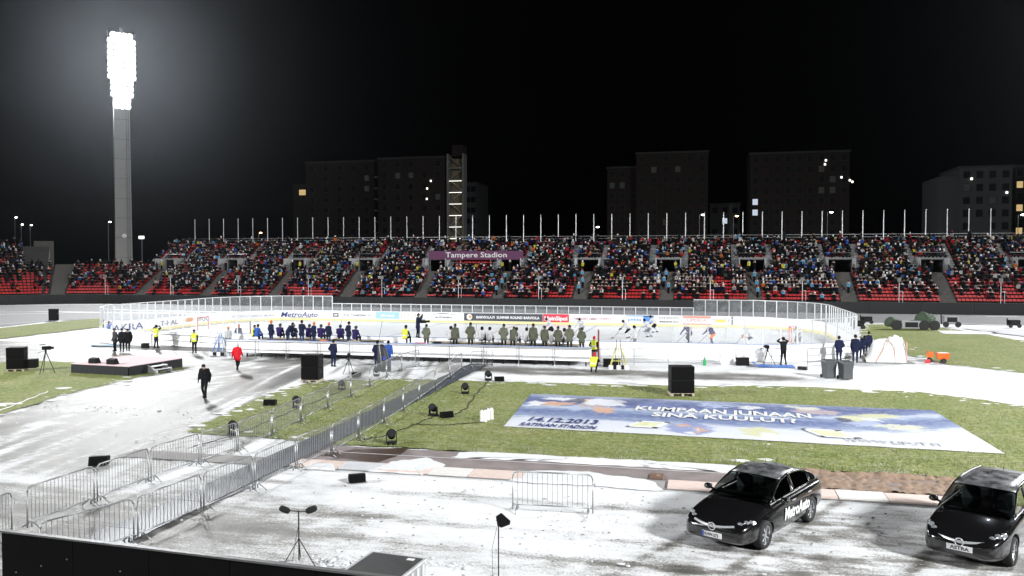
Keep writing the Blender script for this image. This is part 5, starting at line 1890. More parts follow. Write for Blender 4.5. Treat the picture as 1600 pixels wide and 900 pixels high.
def car(name, label, loc, rz, T, plate, side_text=None, suv=False, eu=False):
    """local frame: +x = front, +y = the car's left side; T = table of body stations and greenhouse"""
    t = thing(name, label, 'car', loc, rz, 'two black cars parked on the snow')
    # body shell: stations (x, half width, z bottom, z shoulder, z deck centre)
    secs = []
    for (x, w, zb, zs, zc) in T['body']:
        h = zs - zb
        secs.append([(0, zb), (w * .80, zb), (w * .94, zb + .05), (w * .985, zb + .24 * h), (w, zb + .50 * h), (w * .985, zb + .74 * h), (w * .955, zs - .07 * h), (w * .90, zs), (w * .72, zs + (zc - zs) * .45), (w * .38, zs + (zc - zs) * .85), (0, zc)])
    nS, nP = len(secs), len(secs[0])
    ring = 2 * nP - 2
    vs = []
    for (st, sc) in zip(T['body'], secs):
        x = st[0]
        full = [(y, z) for y, z in sc] + [(-y, z) for y, z in sc[-2:0:-1]]
        vs += [(x, y, z) for y, z in full]
    fs = []
    for j in range(nS - 1):
        for k in range(ring):
            fs.append((j * ring + k, (j + 1) * ring + k, (j + 1) * ring + (k + 1) % ring, j * ring + (k + 1) % ring))
    fs.append(tuple(range(ring)))
    fs.append(tuple(range((nS - 1) * ring + ring - 1, (nS - 1) * ring - 1, -1)))
    mb = MB().add(vs, fs)
    ob = mb.build('body_raw', CARP, None, smooth=True)
    ss = ob.modifiers.new('s', 'SUBSURF')
    ss.levels = 2
    ss.render_levels = 2
    me = eval_mesh(ob)
    ob = link('body_raw', me)
    cuts = []
    for wx in (T['wf'], T['wr']):
        for sy in (-1, 1):
            c = MB().cyl((wx, sy * (T['hw'] - .30), T['wrad'] + .01), (wx, sy * (T['hw'] + .3), T['wrad'] + .01), T['wrad'] + .065, n=28).build('cut', CABIN)
            bo = ob.modifiers.new('b', 'BOOLEAN')
            bo.operation = 'DIFFERENCE'
            bo.object = c
            bo.solver = 'EXACT'
            cuts.append(c)
    me = eval_mesh(ob)
    for c in cuts:
        bpy.data.objects.remove(c)
    me.polygons.foreach_set('use_smooth', [True] * len(me.polygons))
    me.materials.clear()
    me.materials.append(CARP)
    me.polygons.foreach_set('material_index', [0] * len(me.polygons))
    me.set_sharp_from_angle(angle=R(38))
    link('body', me, t)
    # greenhouse: stations (x, belt y, belt z, rail y, rail z, crown z, top kind)
    Gs = T['green']
    roof, ws, rw, sides = MB(), MB(), MB(), {1: MB(), -1: MB()}

    def top_strip(a, b, tgt):
        for k in range(6):
            def pt(s, u):
                yy = s[3] * u
                return (s[0] + (s[6] if len(s) > 6 else 0) * (1 - u * u), yy, s[5] - (s[5] - s[4]) * (abs(u) ** 2.2))
            u0, u1 = -1 + k / 3, -1 + (k + 1) / 3
            tgt.add([pt(a, u0), pt(b, u0), pt(b, u1), pt(a, u1)], [(3, 2, 1, 0)])
    for (a, b) in zip(Gs[:-1], Gs[1:]):
        kind = a[7]
        top_strip(a, b, {'w': ws, 'r': roof, 'b': rw}[kind])
    pil = MB()
    glz = {1: [], -1: []}
    for (a, b) in zip(Gs[:-1], Gs[1:]):
        for sy in (-1, 1):
            def sp2(s, v):
                bul = .02 * math.sin(math.pi * v)
                return (s[0], sy * (s[1] + (s[3] - s[1]) * v + bul), s[2] + (s[4] - s[2]) * v)
            lo, hi = .10, .90
            for (v0, v1, isg) in ((0, lo, 0), (lo, hi, 1), (hi, 1, 0)):
                quad = [sp2(a, v0), sp2(b, v0), sp2(b, v1), sp2(a, v1)]
                if sy > 0:
                    quad = quad[::-1]
                if isg and a[8] == 'g':
                    glz[sy].append((a[0], quad))
                else:
                    pil.add(quad, [(0, 1, 2, 3)])
    for m, nm, mt in ((roof, 'roof', CROOF), (ws, 'windscreen', CGLS), (rw, 'rear_window', CGLS), (pil, 'pillars', CARP)):
        bmx = bmesh.new()
        me = m.mesh(nm, mt, True)
        bmx.from_mesh(me)
        bmesh.ops.remove_doubles(bmx, verts=bmx.verts, dist=.0005)
        bmx.to_mesh(me)
        bmx.free()
        o = link(nm, me, t)
        if nm in ('roof', 'pillars'):
            so = o.modifiers.new('so', 'SOLIDIFY')
            so.thickness = .025
            so.offset = -1
    for sy in (-1, 1):
        for grp in (lambda xx: xx > T['bp'], lambda xx: xx <= T['bp']):
            b = MB()
            for xx, qd in glz[sy]:
                if grp(xx):
                    b.add(qd, [(0, 1, 2, 3)])
            if b.f:
                b.build('side_window', CGLS, t, smooth=True)
        belt = [(s[0], sy * (s[1] + .016), s[2] + .018) for s in Gs if s[8] == 'g' or s[0] > T['bp']]
        MB().tube(belt, .013, 6).build('chrome_strip', CHROME, t)
        if not suv:
            upper = [(s[0], sy * (s[3] + .012), s[4] - .03) for s in Gs[2:-3]]
            MB().tube(upper, .010, 6).build('chrome_strip', CHROME, t)
        else:
            upper = [(s[0], sy * (s[3] - .03), s[4] + .018) for s in Gs[4:-2]]
            MB().tube(upper, .012, 6).build('roof_rail', CHROME, t)
    # cabin: floor shell, dashboard, seats, wheel
    hw = T['hw']
    MB().box((-.25, 0, .80), (2.4, hw * 1.6, .18)).box((.75, 0, .93), (.45, hw * 1.55, .14)).build('cabin', CABIN, t)
    for sy in (-.37, .37):
        s_ = MB().box((-.10, sy, 1.02), (.16, .46, .52), ty=.85).box((-.14, sy, 1.32), (.09, .25, .17)).box((.12, sy, .86), (.46, .46, .14))
        s_.build('car_seat', SEATC, t, bevel=.05)
    for sy in (-.37, .37):
        MB().box((-1.05, sy, .98), (.14, .5, .42)).box((-1.1, sy, 1.24), (.08, .24, .14)).build('rear_seat', SEATC, t, bevel=.04)
    sw_ = MB()
    for k in range(14):
        a0, a1 = 2 * math.pi * k / 14, 2 * math.pi * (k + 1) / 14
        sw_.cyl((.48 - .06 * math.sin(a0), .37 + .18 * math.cos(a0), 1.0 + .17 * math.sin(a0)), (.48 - .06 * math.sin(a1), .37 + .18 * math.cos(a1), 1.0 + .17 * math.sin(a1)), .016, n=5)
    sw_.build('steering_wheel', CABIN, t)
    # wheels
    wr_ = T['wrad']
    for wx in (T['wf'], T['wr']):
        for sy in (-1, 1):
            wo = bpy.data.objects.new('wheel', None)
            COL.objects.link(wo)
            wo.parent = t
            wo.location = (wx, sy * (hw - .125), wr_)
            ty = MB()
            prof = [(wr_ * .70, -.105), (wr_ * .93, -.112), (wr_, -.08), (wr_, .08), (wr_ * .93, .112), (wr_ * .70, .105)]
            n = 32
            vs, fs = [], []
            for k in range(n):
                a = 2 * math.pi * k / n
                vs += [(r * math.cos(a), d, r * math.sin(a)) for r, d in prof]
            for k in range(n):
                for j in range(5):
                    p, q_ = k * 6 + j, ((k + 1) % n) * 6 + j
                    fs.append((p, p + 1, q_ + 1, q_))
            ty.add(vs, fs).build('tyre', RUBBER, wo, smooth=True)
            rm = MB()
            rim = [(wr_ * .71, .095), (wr_ * .66, .100), (wr_ * .62, .06), (wr_ * .60, -.09)]
            vs, fs = [], []
            for k in range(n):
                a = 2 * math.pi * k / n
                vs += [(r * math.cos(a), sy * d, r * math.sin(a)) for r, d in rim]
            for k in range(n):
                for j in range(3):
                    p, q_ = k * 4 + j, ((k + 1) % n) * 4 + j
                    fs.append((p, p + 1, q_ + 1, q_))
            rm.add(vs, fs)
            ns = T['spokes']
            for k in range(ns):
                a = 2 * math.pi * (k + .25) / ns
                for da in (-.10, .10):
                    r1 = wr_ * .63
                    p0 = (.05 * math.cos(a), sy * .075, .05 * math.sin(a))
                    p1 = (r1 * math.cos(a + da), sy * .072, r1 * math.sin(a + da))
                    rm.cyl(p0, p1, .020, .015, 5)
            rm.cyl((0, sy * .05, 0), (0, sy * .09, 0), .06, .045, 12)
            rm.build('rim', T['rimm'], wo, smooth=False)
            MB().cyl((0, sy * -.03, 0), (0, sy * .02, 0), wr_ * .5, n=20).build('brake_disc', pm('brake_disc', (.06, .06, .06), .6), wo)
    # mirrors
    for sy in (-1, 1):
        mo = MB().sph((T['mx'], sy * (hw + .10), T['mz']), (.085, .115, .075), 12, 8)
        mo.cyl((T['mx'], sy * (hw - .06), T['mz'] - .05), (T['mx'], sy * (hw + .05), T['mz'] - .03), .03, n=6)
        mo.build('wing_mirror', CARP, t, smooth=True)
        MB().box((T['mx'] - .075, sy * (hw + .105), T['mz']), (.012, .17, .10)).build('mirror_glass', CHROME, t)
    # door handles and seams
    for sy in (-1, 1):
        for hx in T['handles']:
            MB().box((hx, sy * (hw + .004), T['hz']), (.20, .03, .028)).build('door_handle', CHROME if not suv else CARP, t, bevel=.008)
    # nose
    xf = T['body'][-1][0]
    nose = T['nose']
    gr = MB()
    gw = nose['gw']
    for k in range(nose['slats']):
        z = nose['gz'] - nose['gh'] / 2 + nose['gh'] * (k + .5) / nose['slats']
        pts = [(xf + nose['gx'] - .10 * (u * u), u * gw, z) for u in (-1, -.75, -.5, -.25, 0, .25, .5, .75, 1)]
        gr.tube(pts, .012, 5)
    gr.build('grille', BLACKP if not nose.get('chromeslat') else GREYP, t)
    bk = MB()
    pts = [(xf + nose['gx'] - .02 - .10 * (u * u), u * gw) for u in (-1, -.5, 0, .5, 1)]
    for (p, q_) in zip(pts[:-1], pts[1:]):
        bk.add([(p[0], p[1], nose['gz'] - nose['gh'] / 2), (q_[0], q_[1], nose['gz'] - nose['gh'] / 2), (q_[0], q_[1], nose['gz'] + nose['gh'] / 2), (p[0], p[1], nose['gz'] + nose['gh'] / 2)], [(0, 1, 2, 3)])
    bk.build('grille_back', CABIN, t)
    cb = MB().tube([(xf + nose['gx'] + .02 - .10 * (u * u), u * gw * 1.02, nose['cz'] + nose['cv'] * u * u) for u in (-1, -.8, -.6, -.4, -.2, 0, .2, .4, .6, .8, 1)], .030, 6)
    cb.build('chrome_bar', CHROME, t)
    em = MB()
    xe = xf + nose['gx'] + .055
    for k in range(18):
        a0, a1 = 2 * math.pi * k / 18, 2 * math.pi * (k + 1) / 18
        em.cyl((xe, .085 * math.cos(a0), nose['cz'] + .085 * math.sin(a0)), (xe, .085 * math.cos(a1), nose['cz'] + .085 * math.sin(a1)), .012, n=5)
    em.tube([(xe, -.10, nose['cz'] + .012), (xe, .03, nose['cz'] + .014), (xe, -.03, nose['cz'] - .014), (xe, .10, nose['cz'] - .012)], .011, 5)
    em.build('emblem', CHROME, t)
    for sy in (-1, 1):
        hl = nose['lamp']
        q = [(x, sy * y, z) for x, y, z in hl]
        b = MB()
        n = len(q)
        ctr = [sum(c[i] for c in q) / n for i in range(3)]
        ctr = (ctr[0] + .03, ctr[1] + sy * .015, ctr[2] + .02)
        b.add(q + [ctr], [((k, (k + 1) % n, n) if sy < 0 else ((k + 1) % n, k, n)) for k in range(n)])
        lo_ = b.build('headlight', pm('headlamp_shell', (.22, .225, .24), .12, .5, var=.6, scale=14, coat=1), t, smooth=True)
        for (fx, fr) in nose['bulbs']:
            p = Vector(q[0]).lerp(Vector(q[nose.get('far', 2)]), fx) if True else None
            MB().sph((p.x + .03, p.y, p.z + .015), (fr * .6, fr * 1.25, fr), 10, 6).build('lamp_bowl', LENS, lo_)
        tb_ = MB().tube([(p[0] + .012, p[1], p[2]) for p in q[:3]], .010, 5)
        tb_.build('lamp_trim', CHROME, lo_)
        fg = nose['fog']
        MB().tube([(x, sy * y, z) for x, y, z in fg], .014, 6).build('fog_trim', CHROME, t)
        MB().cyl((fg[0][0] - .06, sy * (fg[0][1] + .02), fg[0][2] + .07), (fg[0][0] - .005, sy * (fg[0][1] + .02), fg[0][2] + .07), .045, n=10).build('fog_lamp', LENS, t)
    pl = MB().box((0, 0, 0), (.02, nose['pw'], .125)).build('number_plate', PLATE, t, (xf + nose['px'], 0, nose['pz']), bevel=.004)
    text(plate, .105, INK, pl, (.012, -nose['pw'] * .36, -.037), (R(90), 0, R(90)), width=nose['pw'] * (.74 if not eu else .70), bold=.003)
    if eu:
        MB().box((.0115, -nose['pw'] / 2 + .028, 0), (.003, .05, .115)).build('blue_band', pm('plate_blue', (.03, .08, .5), .4), pl)
    # wipers, antenna, sills
    wb = T['wiper']
    MB().tube([(wb[0], -.55, wb[1]), (wb[0] + .05, .0, wb[1] + .012), (wb[0], .52, wb[1])], .011, 5).build('wiper', GREYP, t)
    MB().cyl(T['ant'], (T['ant'][0] - .10, T['ant'][1], T['ant'][2] + .16), .008, .005, 5).build('antenna', BLACK, t)
    if side_text:
        for sy in (1, -1):
            text(side_text, .40, WHITE, t, (.50 * sy + (-.05), sy * (hw + .010), .47), (R(90), 0, R(180) if sy > 0 else 0), width=1.55, shear=.22, bold=.010, ext=.006)
            break
    return t


RIM1 = pm('alloy_silver', (.62, .63, .65), .25, .9)
SEDAN = dict(hw=.93, wf=1.42, wr=-1.32, wrad=.335, spokes=7, rimm=RIM1, bp=-.32, mx=.66, mz=1.02, handles=(-.12, -1.12), hz=.86,
             body=[(-2.40, .60, .42, .86, .95), (-2.36, .76, .34, .92, 1.02), (-2.15, .88, .27, .95, 1.06), (-1.75, .925, .22, .96, 1.08), (-1.32, .93, .19, .96, 1.08), (-.6, .93, .18, .945, 1.02), (.2, .93, .18, .925, 1.0), (.85, .93, .18, .90, .99), (1.42, .925, .19, .83, .925), (1.85, .89, .21, .76, .85), (2.15, .83, .22, .69, .76), (2.33, .73, .24, .62, .67), (2.41, .58, .30, .52, .55)],
             green=[(1.02, .80, .93, .78, .955, .985, .10, 'w', 'p'), (.72, .80, .945, .74, 1.11, 1.155, .10, 'w', 'g'), (.42, .80, .95, .69, 1.26, 1.30, .08, 'w', 'g'), (.14, .80, .955, .645, 1.37, 1.405, .05, 'r', 'g'), (-.20, .80, .96, .63, 1.425, 1.462, .02, 'r', 'g'), (-.34, .80, .965, .625, 1.435, 1.475, 0, 'r', 'p'), (-.42, .80, .965, .625, 1.437, 1.477, 0, 'r', 'g'),
                    (-.85, .795, .975, .62, 1.42, 1.462, -.02, 'r', 'g'), (-1.20, .79, .985, .615, 1.375, 1.42, -.05, 'b', 'g'), (-1.52, .78, 1.0, .64, 1.275, 1.32, -.08, 'b', 'p'), (-1.82, .77, 1.015, .69, 1.145, 1.18, -.08, 'b', 'p'), (-2.02, .76, 1.025, .73, 1.04, 1.07, -.06, 'b', 'p')],
             nose=dict(gw=.50, gz=.52, gh=.20, gx=-.045, slats=5, chromeslat=1, cz=.60, cv=.05, px=.0, pz=.40, pw=.50, lamp=[(2.22, .50, .645), (2.10, .66, .715), (1.90, .82, .765), (1.88, .86, .715), (2.10, .77, .63), (2.26, .58, .585)], far=2, bulbs=((.28, .055), (.62, .05), (.85, .03)), fog=[(2.30, .52, .31), (2.26, .62, .315), (2.18, .72, .36), (2.13, .77, .42)]),
             wiper=(1.00, .995), ant=(-1.15, 0, 1.42))
WAGON = dict(hw=.905, wf=1.36, wr=-1.32, wrad=.325, spokes=5, rimm=RIM1, bp=-.25, mx=.70, mz=1.04, handles=(-.1, -1.05), hz=.90,
             body=[(-2.35, .66, .42, .95, 1.0), (-2.31, .78, .34, 1.0, 1.05), (-2.1, .87, .27, 1.02, 1.06), (-1.7, .90, .22, 1.0, 1.06), (-1.3, .905, .19, .99, 1.05), (-.6, .905, .18, .97, 1.03), (.2, .905, .18, .95, 1.02), (.9, .905, .18, .93, 1.02), (1.36, .90, .19, .87, .97), (1.75, .87, .21, .80, .89), (2.05, .81, .22, .73, .80), (2.25, .71, .24, .65, .70), (2.34, .56, .31, .54, .57)],
             green=[(1.10, .79, .95, .77, .98, 1.01, .12, 'w', 'p'), (.82, .79, .965, .74, 1.13, 1.17, .12, 'w', 'g'), (.54, .79, .97, .70, 1.28, 1.315, .10, 'w', 'g'), (.28, .785, .975, .66, 1.405, 1.43, .06, 'r', 'g'), (-.10, .785, .98, .64, 1.465, 1.495, .02, 'r', 'g'), (-.26, .785, .985, .635, 1.475, 1.505, 0, 'r', 'p'), (-.34, .785, .985, .635, 1.478, 1.508, 0, 'r', 'g'),
                    (-.9, .78, .995, .63, 1.475, 1.505, 0, 'r', 'g'), (-1.4, .775, 1.01, .62, 1.455, 1.485, 0, 'r', 'g'), (-1.85, .765, 1.025, .61, 1.42, 1.455, 0, 'b', 'p'), (-2.05, .755, 1.035, .65, 1.28, 1.315, -.02, 'b', 'p'), (-2.25, .74, 1.045, .70, 1.07, 1.09, -.02, 'b', 'p')],
             nose=dict(gw=.46, gz=.47, gh=.20, gx=-.04, slats=4, cz=.59, cv=.05, px=.0, pz=.455, pw=.52, lamp=[(2.16, .50, .665), (2.02, .66, .745), (1.80, .80, .82), (1.78, .84, .775), (2.02, .76, .665), (2.19, .58, .605)], far=2, bulbs=((.30, .055), (.60, .055), (.86, .03)), fog=[(2.24, .44, .30), (2.20, .58, .31), (2.12, .69, .36), (2.07, .73, .44)]),
             wiper=(1.08, 1.02), ant=(-1.55, 0, 1.47))
h1 = R(-118.4)
fl1 = Vector((1.46, 20.28))
off = Vector((math.cos(h1), math.sin(h1))) * 1.42 + Vector((-math.sin(h1), math.cos(h1))) * .84
c1 = fl1 - off
car('sedan_car', 'black sedan with white lettering along its side, parked left of the other car', (c1.x, c1.y, .0), h1, SEDAN, 'KHW-273', 'MetroAuto', eu=True)
h2 = R(-120.0)
fl2 = Vector((6.80, 20.38))
off = Vector((math.cos(h2), math.sin(h2))) * 1.36 + Vector((-math.sin(h2), math.cos(h2))) * .82
c2 = fl2 - off
car('estate_car', 'dark estate car with a name plate on its nose, cut off by the right edge', (c2.x, c2.y, .0), h2, WAGON, 'ASTRA', suv=True)

# ------------------------------------------------------------------ crowd-control barriers
def barrier_protos(w=2.3, nb=16):
    fr = MB()
    h = 1.1
    pts = [(-w / 2, 0, .06), (-w / 2, 0, h - .14), (-w / 2 + .04, 0, h - .04), (-w / 2 + .14, 0, h), (w / 2 - .14, 0, h), (w / 2 - .04, 0, h - .04), (w / 2, 0, h - .14), (w / 2, 0, .06)]
    fr.tube(pts, .021, 8)
    fr.cyl((-w / 2, 0, .20), (w / 2, 0, .20), .019, n=8)
    bar = MB().cyl((0, 0, .20), (0, 0, h), .0085, n=5)
    ft = MB().tube([(0, -.30, .012), (0, -.03, .20), (0, .03, .20), (0, .30, .012)], .018, 6)
    ft.cyl((0, 0, .05), (0, 0, .26), .024, n=6)
    hk = MB().cyl((0, -.03, .85), (.06, -.03, .85), .012, n=5).cyl((.06, -.03, .78), (.06, -.03, .90), .012, n=5)
    return fr.mesh('frame', GREYM, True), bar.mesh('bar', GREYM), ft.mesh('foot', GREYM, True), hk.mesh('hook', GREYM)


BF, BB, BT, BK = barrier_protos()


def barrier(p, q, label, group, bars=16, tilt=0.0):
    p, q = Vector(p), Vector(q)
    c = (p + q) / 2
    d = q - p
    L = d.length
    t = thing('crowd_barrier', label, 'barrier', (c.x, c.y, 0.005), math.atan2(d.y, d.x), group)
    k = L / 2.34
    f = link('frame', BF, t)
    f.scale.x = k
    for i in range(bars):
        link('bar', BB, t, ((-1.15 + 2.3 * (i + 1) / (bars + 1)) * k, 0, 0))
    for sx in (-1, 1):
        link('foot', BT, t, (sx * 1.02 * k, 0, 0))
    link('hook', BK, t, (1.15 * k, 0, 0))
    return t


GR, GL = 'barriers along the right side of the players\' walkway', 'barriers along the left side of the players\' walkway'
RIGHT = [(-14.11, 15.07), (-13.35, 17.28), (-13.13, 19.68), (-12.93, 21.97), (-12.90, 24.53), (-12.64, 26.61), (-12.78, 29.25), (-12.95, 32.27), (-13.21, 35.24), (-13.48, 38.20), (-13.88, 41.86), (-14.34, 45.99), (-14.79, 50.01)]
for i, (a, b) in enumerate(zip(RIGHT[:-1], RIGHT[1:])):
    va, vb = Vector(a), Vector(b)
    d = (vb - va).normalized()
    lb = 'right-hand walkway barrier, %s from the black foreground wall' % ordinal(i + 1)
    barrier(va + d * .04, vb - d * .04, lb, GR, 17)
LEFT = [(-16.64, 15.28), (-16.70, 17.08), (-16.65, 17.40), (-16.58, 19.80), (-16.55, 22.08), (-16.32, 24.35), (-16.12, 26.30), (-16.23, 28.92), (-16.47, 31.74), (-16.84, 35.08), (-17.15, 38.33), (-17.54, 41.71), (-17.94, 45.15), (-18.28, 48.57)]
for i, (a, b) in enumerate(zip(LEFT[:-1], LEFT[1:])):
    va, vb = Vector(a), Vector(b)
    if (vb - va).length < .9:
        continue
    d = (vb - va).normalized()
    lb = 'left-hand walkway barrier, %s from the left frame edge' % ordinal(i + 1)
    barrier(va + d * .04, vb - d * .04, lb, GL, 17)
barrier((-18.28, 48.57), (-17.97, 50.92), 'barrier turned across the left row\'s far end by the bench', GL, 14)
barrier((-14.36, 50.43), (-13.21, 51.68), 'barrier beside the bench at the far end of the right row', GR, 14)
barrier((-5.03, 21.79), (-2.81, 21.89), 'single crowd barrier standing alone on the snow left of the sedan', None, 15)

for lb, (x, y), rz_ in (('left of two white concrete weights at the foot of the near barriers', (-13.91, 16.51), .1), ('right of two white concrete weights at the foot of the near barriers', (-13.08, 16.70), -.2)):
    t = thing('barrier_weight', lb, 'weight', (x, y, .01), rz_, 'white weights at the barrier foot')
    MB().box((0, 0, .07), (.62, .34, .13)).build('block', SNOWC, t, bevel=.03)
    MB().tube([(-.1, 0, .13), (-.08, 0, .18), (.08, 0, .18), (.1, 0, .13)], .012, 6).build('handle', GREYM, t)

# black rubber runner along the walkway
RUN_M = pm('runner_rubber', (.024, .030, .045), .5, var=.6, scale=1.2, bump=.8, bscale=5, spec=.35)
rn = thing('runner_mat', 'long dark rubber runner laid along the barrier walkway to the bench', 'mat', (-14.3, 34, 0))
ys = [15.5, 18, 20.5, 23, 25.5, 28, 30.5, 33, 35.5, 38, 40.5, 43, 45.5, 48, 50.5, 52.9]
for a, b in zip(ys[:-1], ys[1:]):
    cx = -14.05 - .35 * max(0, (a - 30) / 20)
    MB().box((0, 0, 0), (1.25, b - a - .02, .03)).build('mat_section', RUN_M, rn, (cx + 14.3, (a + b) / 2 - 34, .055), R(-.6))

# ------------------------------------------------------------------ black wall in the near left corner
A, B = Vector(((-11.17, 11.20))), Vector(((-3.94, 10.73)))
d = (B - A)
L = d.length
wl = thing('hoarding', 'black panelled hoarding crossing the lower left corner', 'hoarding', (A.x, A.y, 0), math.atan2(d.y, d.x))
n = 5
HB = pm('hoarding_black', (.004, .004, .0045), .9, var=.4, scale=1.5, spec=.08)
for i in range(n):
    MB().box((L * (i + .5) / n, 0, 1.19), (L / n - .012, .05, 2.38)).build('panel', HB, wl)
    MB().box((L * i / n + .02, .04, 1.18), (.05, .06, 2.36)).build('post', BLACK, wl)
MB().box((L / 2, 0, 2.395), (L + .02, .09, .03)).build('top_trim', pm('hoarding_trim', (.10, .10, .10), .5), wl)
bl = MB()
for i in range(14):
    bl.cyl((random.uniform(.2, L), -.026, random.uniform(1.6, 2.2)), (random.uniform(.2, L), -.026, 2.0), .0, .0, 3) if False else bl.cyl((.3 + i * L / 14, -.024, 1.75 + .4 * ((i * 7) % 5) / 5), (.3 + i * L / 14, -.034, 1.75 + .4 * ((i * 7) % 5) / 5), .012, n=6)
bl.build('bolts', GREYM, wl)

# ------------------------------------------------------------------ sound and light equipment
def mic_stand(x, y):
    t = thing('microphone_stand', 'black tripod stand with two furry windshield microphones on a crossbar', 'microphone stand', (x, y, 0), R(13))
    h = 1.15
    MB().cyl((0, 0, .08), (0, 0, h), .016, n=8).build('pole', BLACK, t)
    for k in range(3):
        a = R(100 + 120 * k)
        MB().cyl((0, 0, .58), (.42 * math.cos(a), .42 * math.sin(a), .0), .012, n=6).build('leg', BLACK, t)
    MB().cyl((-.20, 0, h + .06), (.20, 0, h + .03), .010, n=6).cyl((0, 0, h), (0, 0, h + .06), .014, n=6).build('crossbar', BLACK, t)
    for sx, rz in ((-1, .5), (1, -.6)):
        b = MB()
        c = Vector((sx * .30, -.05, h + .10))
        dv = Vector((-sx * math.cos(rz) * .8, .35 * sx * rz, -.22)).normalized()
        prof = [(-.13, .02), (-.11, .06), (-.05, .075), (.05, .075), (.11, .06), (.13, .02)]
        u = dv.orthogonal().normalized()
        w = dv.cross(u)
        vs, fs = [], []
        for s_, r in prof:
            vs += [c + dv * s_ + (u * math.cos(2 * math.pi * k / 10) + w * math.sin(2 * math.pi * k / 10)) * r for k in range(10)]
        for j in range(5):
            fs += [(j * 10 + k, j * 10 + (k + 1) % 10, (j + 1) * 10 + (k + 1) % 10, (j + 1) * 10 + k) for k in range(10)]
        b.add(vs, fs + [tuple(range(9, -1, -1)), tuple(range(50, 60))])
        b.build('microphone', pm('windshield_fur', (.015, .015, .015), 1.0, var=.4, scale=30, bump=1.0, bscale=70), t, smooth=True)
    MB().tube([(0, 0, .9), (-.10, .04, .45), (-.16, .06, .05), (-.5, .1, .01)], .006, 5).build('cable', BLACK, t)


mic_stand(-8.83, 16.88)
t = thing('antenna_paddle', 'black paddle antenna on a thin pole at the bottom edge', 'antenna', (-3.63, 14.62, 0), R(13))
_z = 2.02
MB().cyl((0, 0, 0), (0, 0, _z), .011, n=8).build('pole', BLACK, t)
for k in range(3):
    a = R(30 + 120 * k)
    MB().cyl((0, 0, .5), (.4 * math.cos(a), .4 * math.sin(a), .01), .012, n=6).build('leg', BLACK, t)
pp = [(-.05, _z + .10), (-.02, _z - .06), (.05, _z - .10), (.21, _z - .04), (.22, _z + .02), (.05, _z + .17)]
MB().add([(x, -.02, z) for x, z in pp] + [(x, .02, z) for x, z in pp], [tuple(range(6)), tuple(range(11, 5, -1))] + [((k + 1) % 6, k, 6 + k, 6 + (k + 1) % 6) for k in range(6)]).build('paddle', BLACKP, t)
MB().tube([(-.02, .0, _z - .05), (-.12, .02, _z - .5), (-.10, .03, .6), (-.16, .05, .02)], .004, 5).build('cable', BLACK, t)

# flight case by the hoarding
fa, fb, fc_ = Vector(((-6.95, 16.16))), Vector(((-5.72, 16.02))), Vector(((-6.85, 15.28)))
d = fb - fa
t = thing('flight_case', 'black-topped flight case with pale edges in the snow at the bottom edge', 'case', ((fb + fc_) / 2).to_tuple() + (0,), math.atan2(d.y, d.x))
w_, l_ = d.length, 1.25
MB().box((0, 0, .31), (w_, l_, .58)).build('body', pm('case_grey', (.30, .30, .29), .6, var=.2), t)
MB().box((0, 0, .615), (w_ - .07, l_ - .07, .03)).build('lid', pm('case_black', (.028, .028, .028), .7, var=.5, scale=8), t)
for sx in (-1, 1):
    MB().box((sx * w_ / 2, 0, .605), (.05, l_ + .04, .045)).build('edge', ALU, t)
    MB().box((0, sx * l_ / 2, .605), (w_ - .05, .05, .045)).build('edge', ALU, t)
for k in range(5):
    MB().box((w_ / 2 + .012, -l_ / 2 + l_ * (k + .5) / 5, .3), (.02, .10, .5)).build('rib', ALU, t)
MB().box((w_ * .30, l_ * .36, .635), (.16, .10, .01)).build('paper_label', WHITE, t)


def speaker_stack(x, y, rz, w, h, label, extra=False):
    t = thing('speaker_stack', label, 'loudspeaker', (x, y, 0.03), rz, 'speaker stacks on pallets')
    pal = bpy.data.objects.new('pallet', None)
    COL.objects.link(pal)
    pal.parent = t
    for k in range(5):
        MB().box((-w / 2 - .03 + (w + .06) * (k + .5) / 5, 0, .135), ((w + .06) / 5 - .03, .95, .022)).build('slat', WOOD, pal)
    for sx in (-1, 0, 1):
        MB().box((sx * w * .45, 0, .065), (.12, .93, .11)).build('block', WOOD, pal)
    n = 2
    for k in range(n):
        z0 = .15 + k * h / n
        b = MB().box((0, 0, z0 + h / n / 2), (w, .85, h / n - .015)).build('cabinet', BLACKP, t, bevel=.015)
        MB().box((0, -.435, z0 + h / n / 2), (w - .10, .02, h / n - .10)).build('grille', pm('speaker_grille', (.005, .005, .005), .85, var=.5, scale=50, bump=.6, bscale=120, spec=.1), b)
        for sx in (-1, 1):
            MB().box((sx * (w / 2 + .004), 0, z0 + h / n * .6), (.014, .22, .10)).build('handle', RUBBER, b)
    if extra:
        MB().box((w / 2 + .38, -.05, .45), (.55, .6, .55)).build('amplifier_case', BLACKP, t, bevel=.02)
    return t


speaker_stack(-1.03, 42.87, R(13), 1.18, 1.36, 'tall black speaker stack on a pallet between banner and rink')
speaker_stack(-21.57, 42.99, R(5), 1.02, 1.42, 'black speaker stack on a pallet beside the left row of barriers')
speaker_stack(-41.71, 43.16, R(28), 1.0, 1.34, 'black speaker stack on a pallet near the left edge, by the video tripod', True)


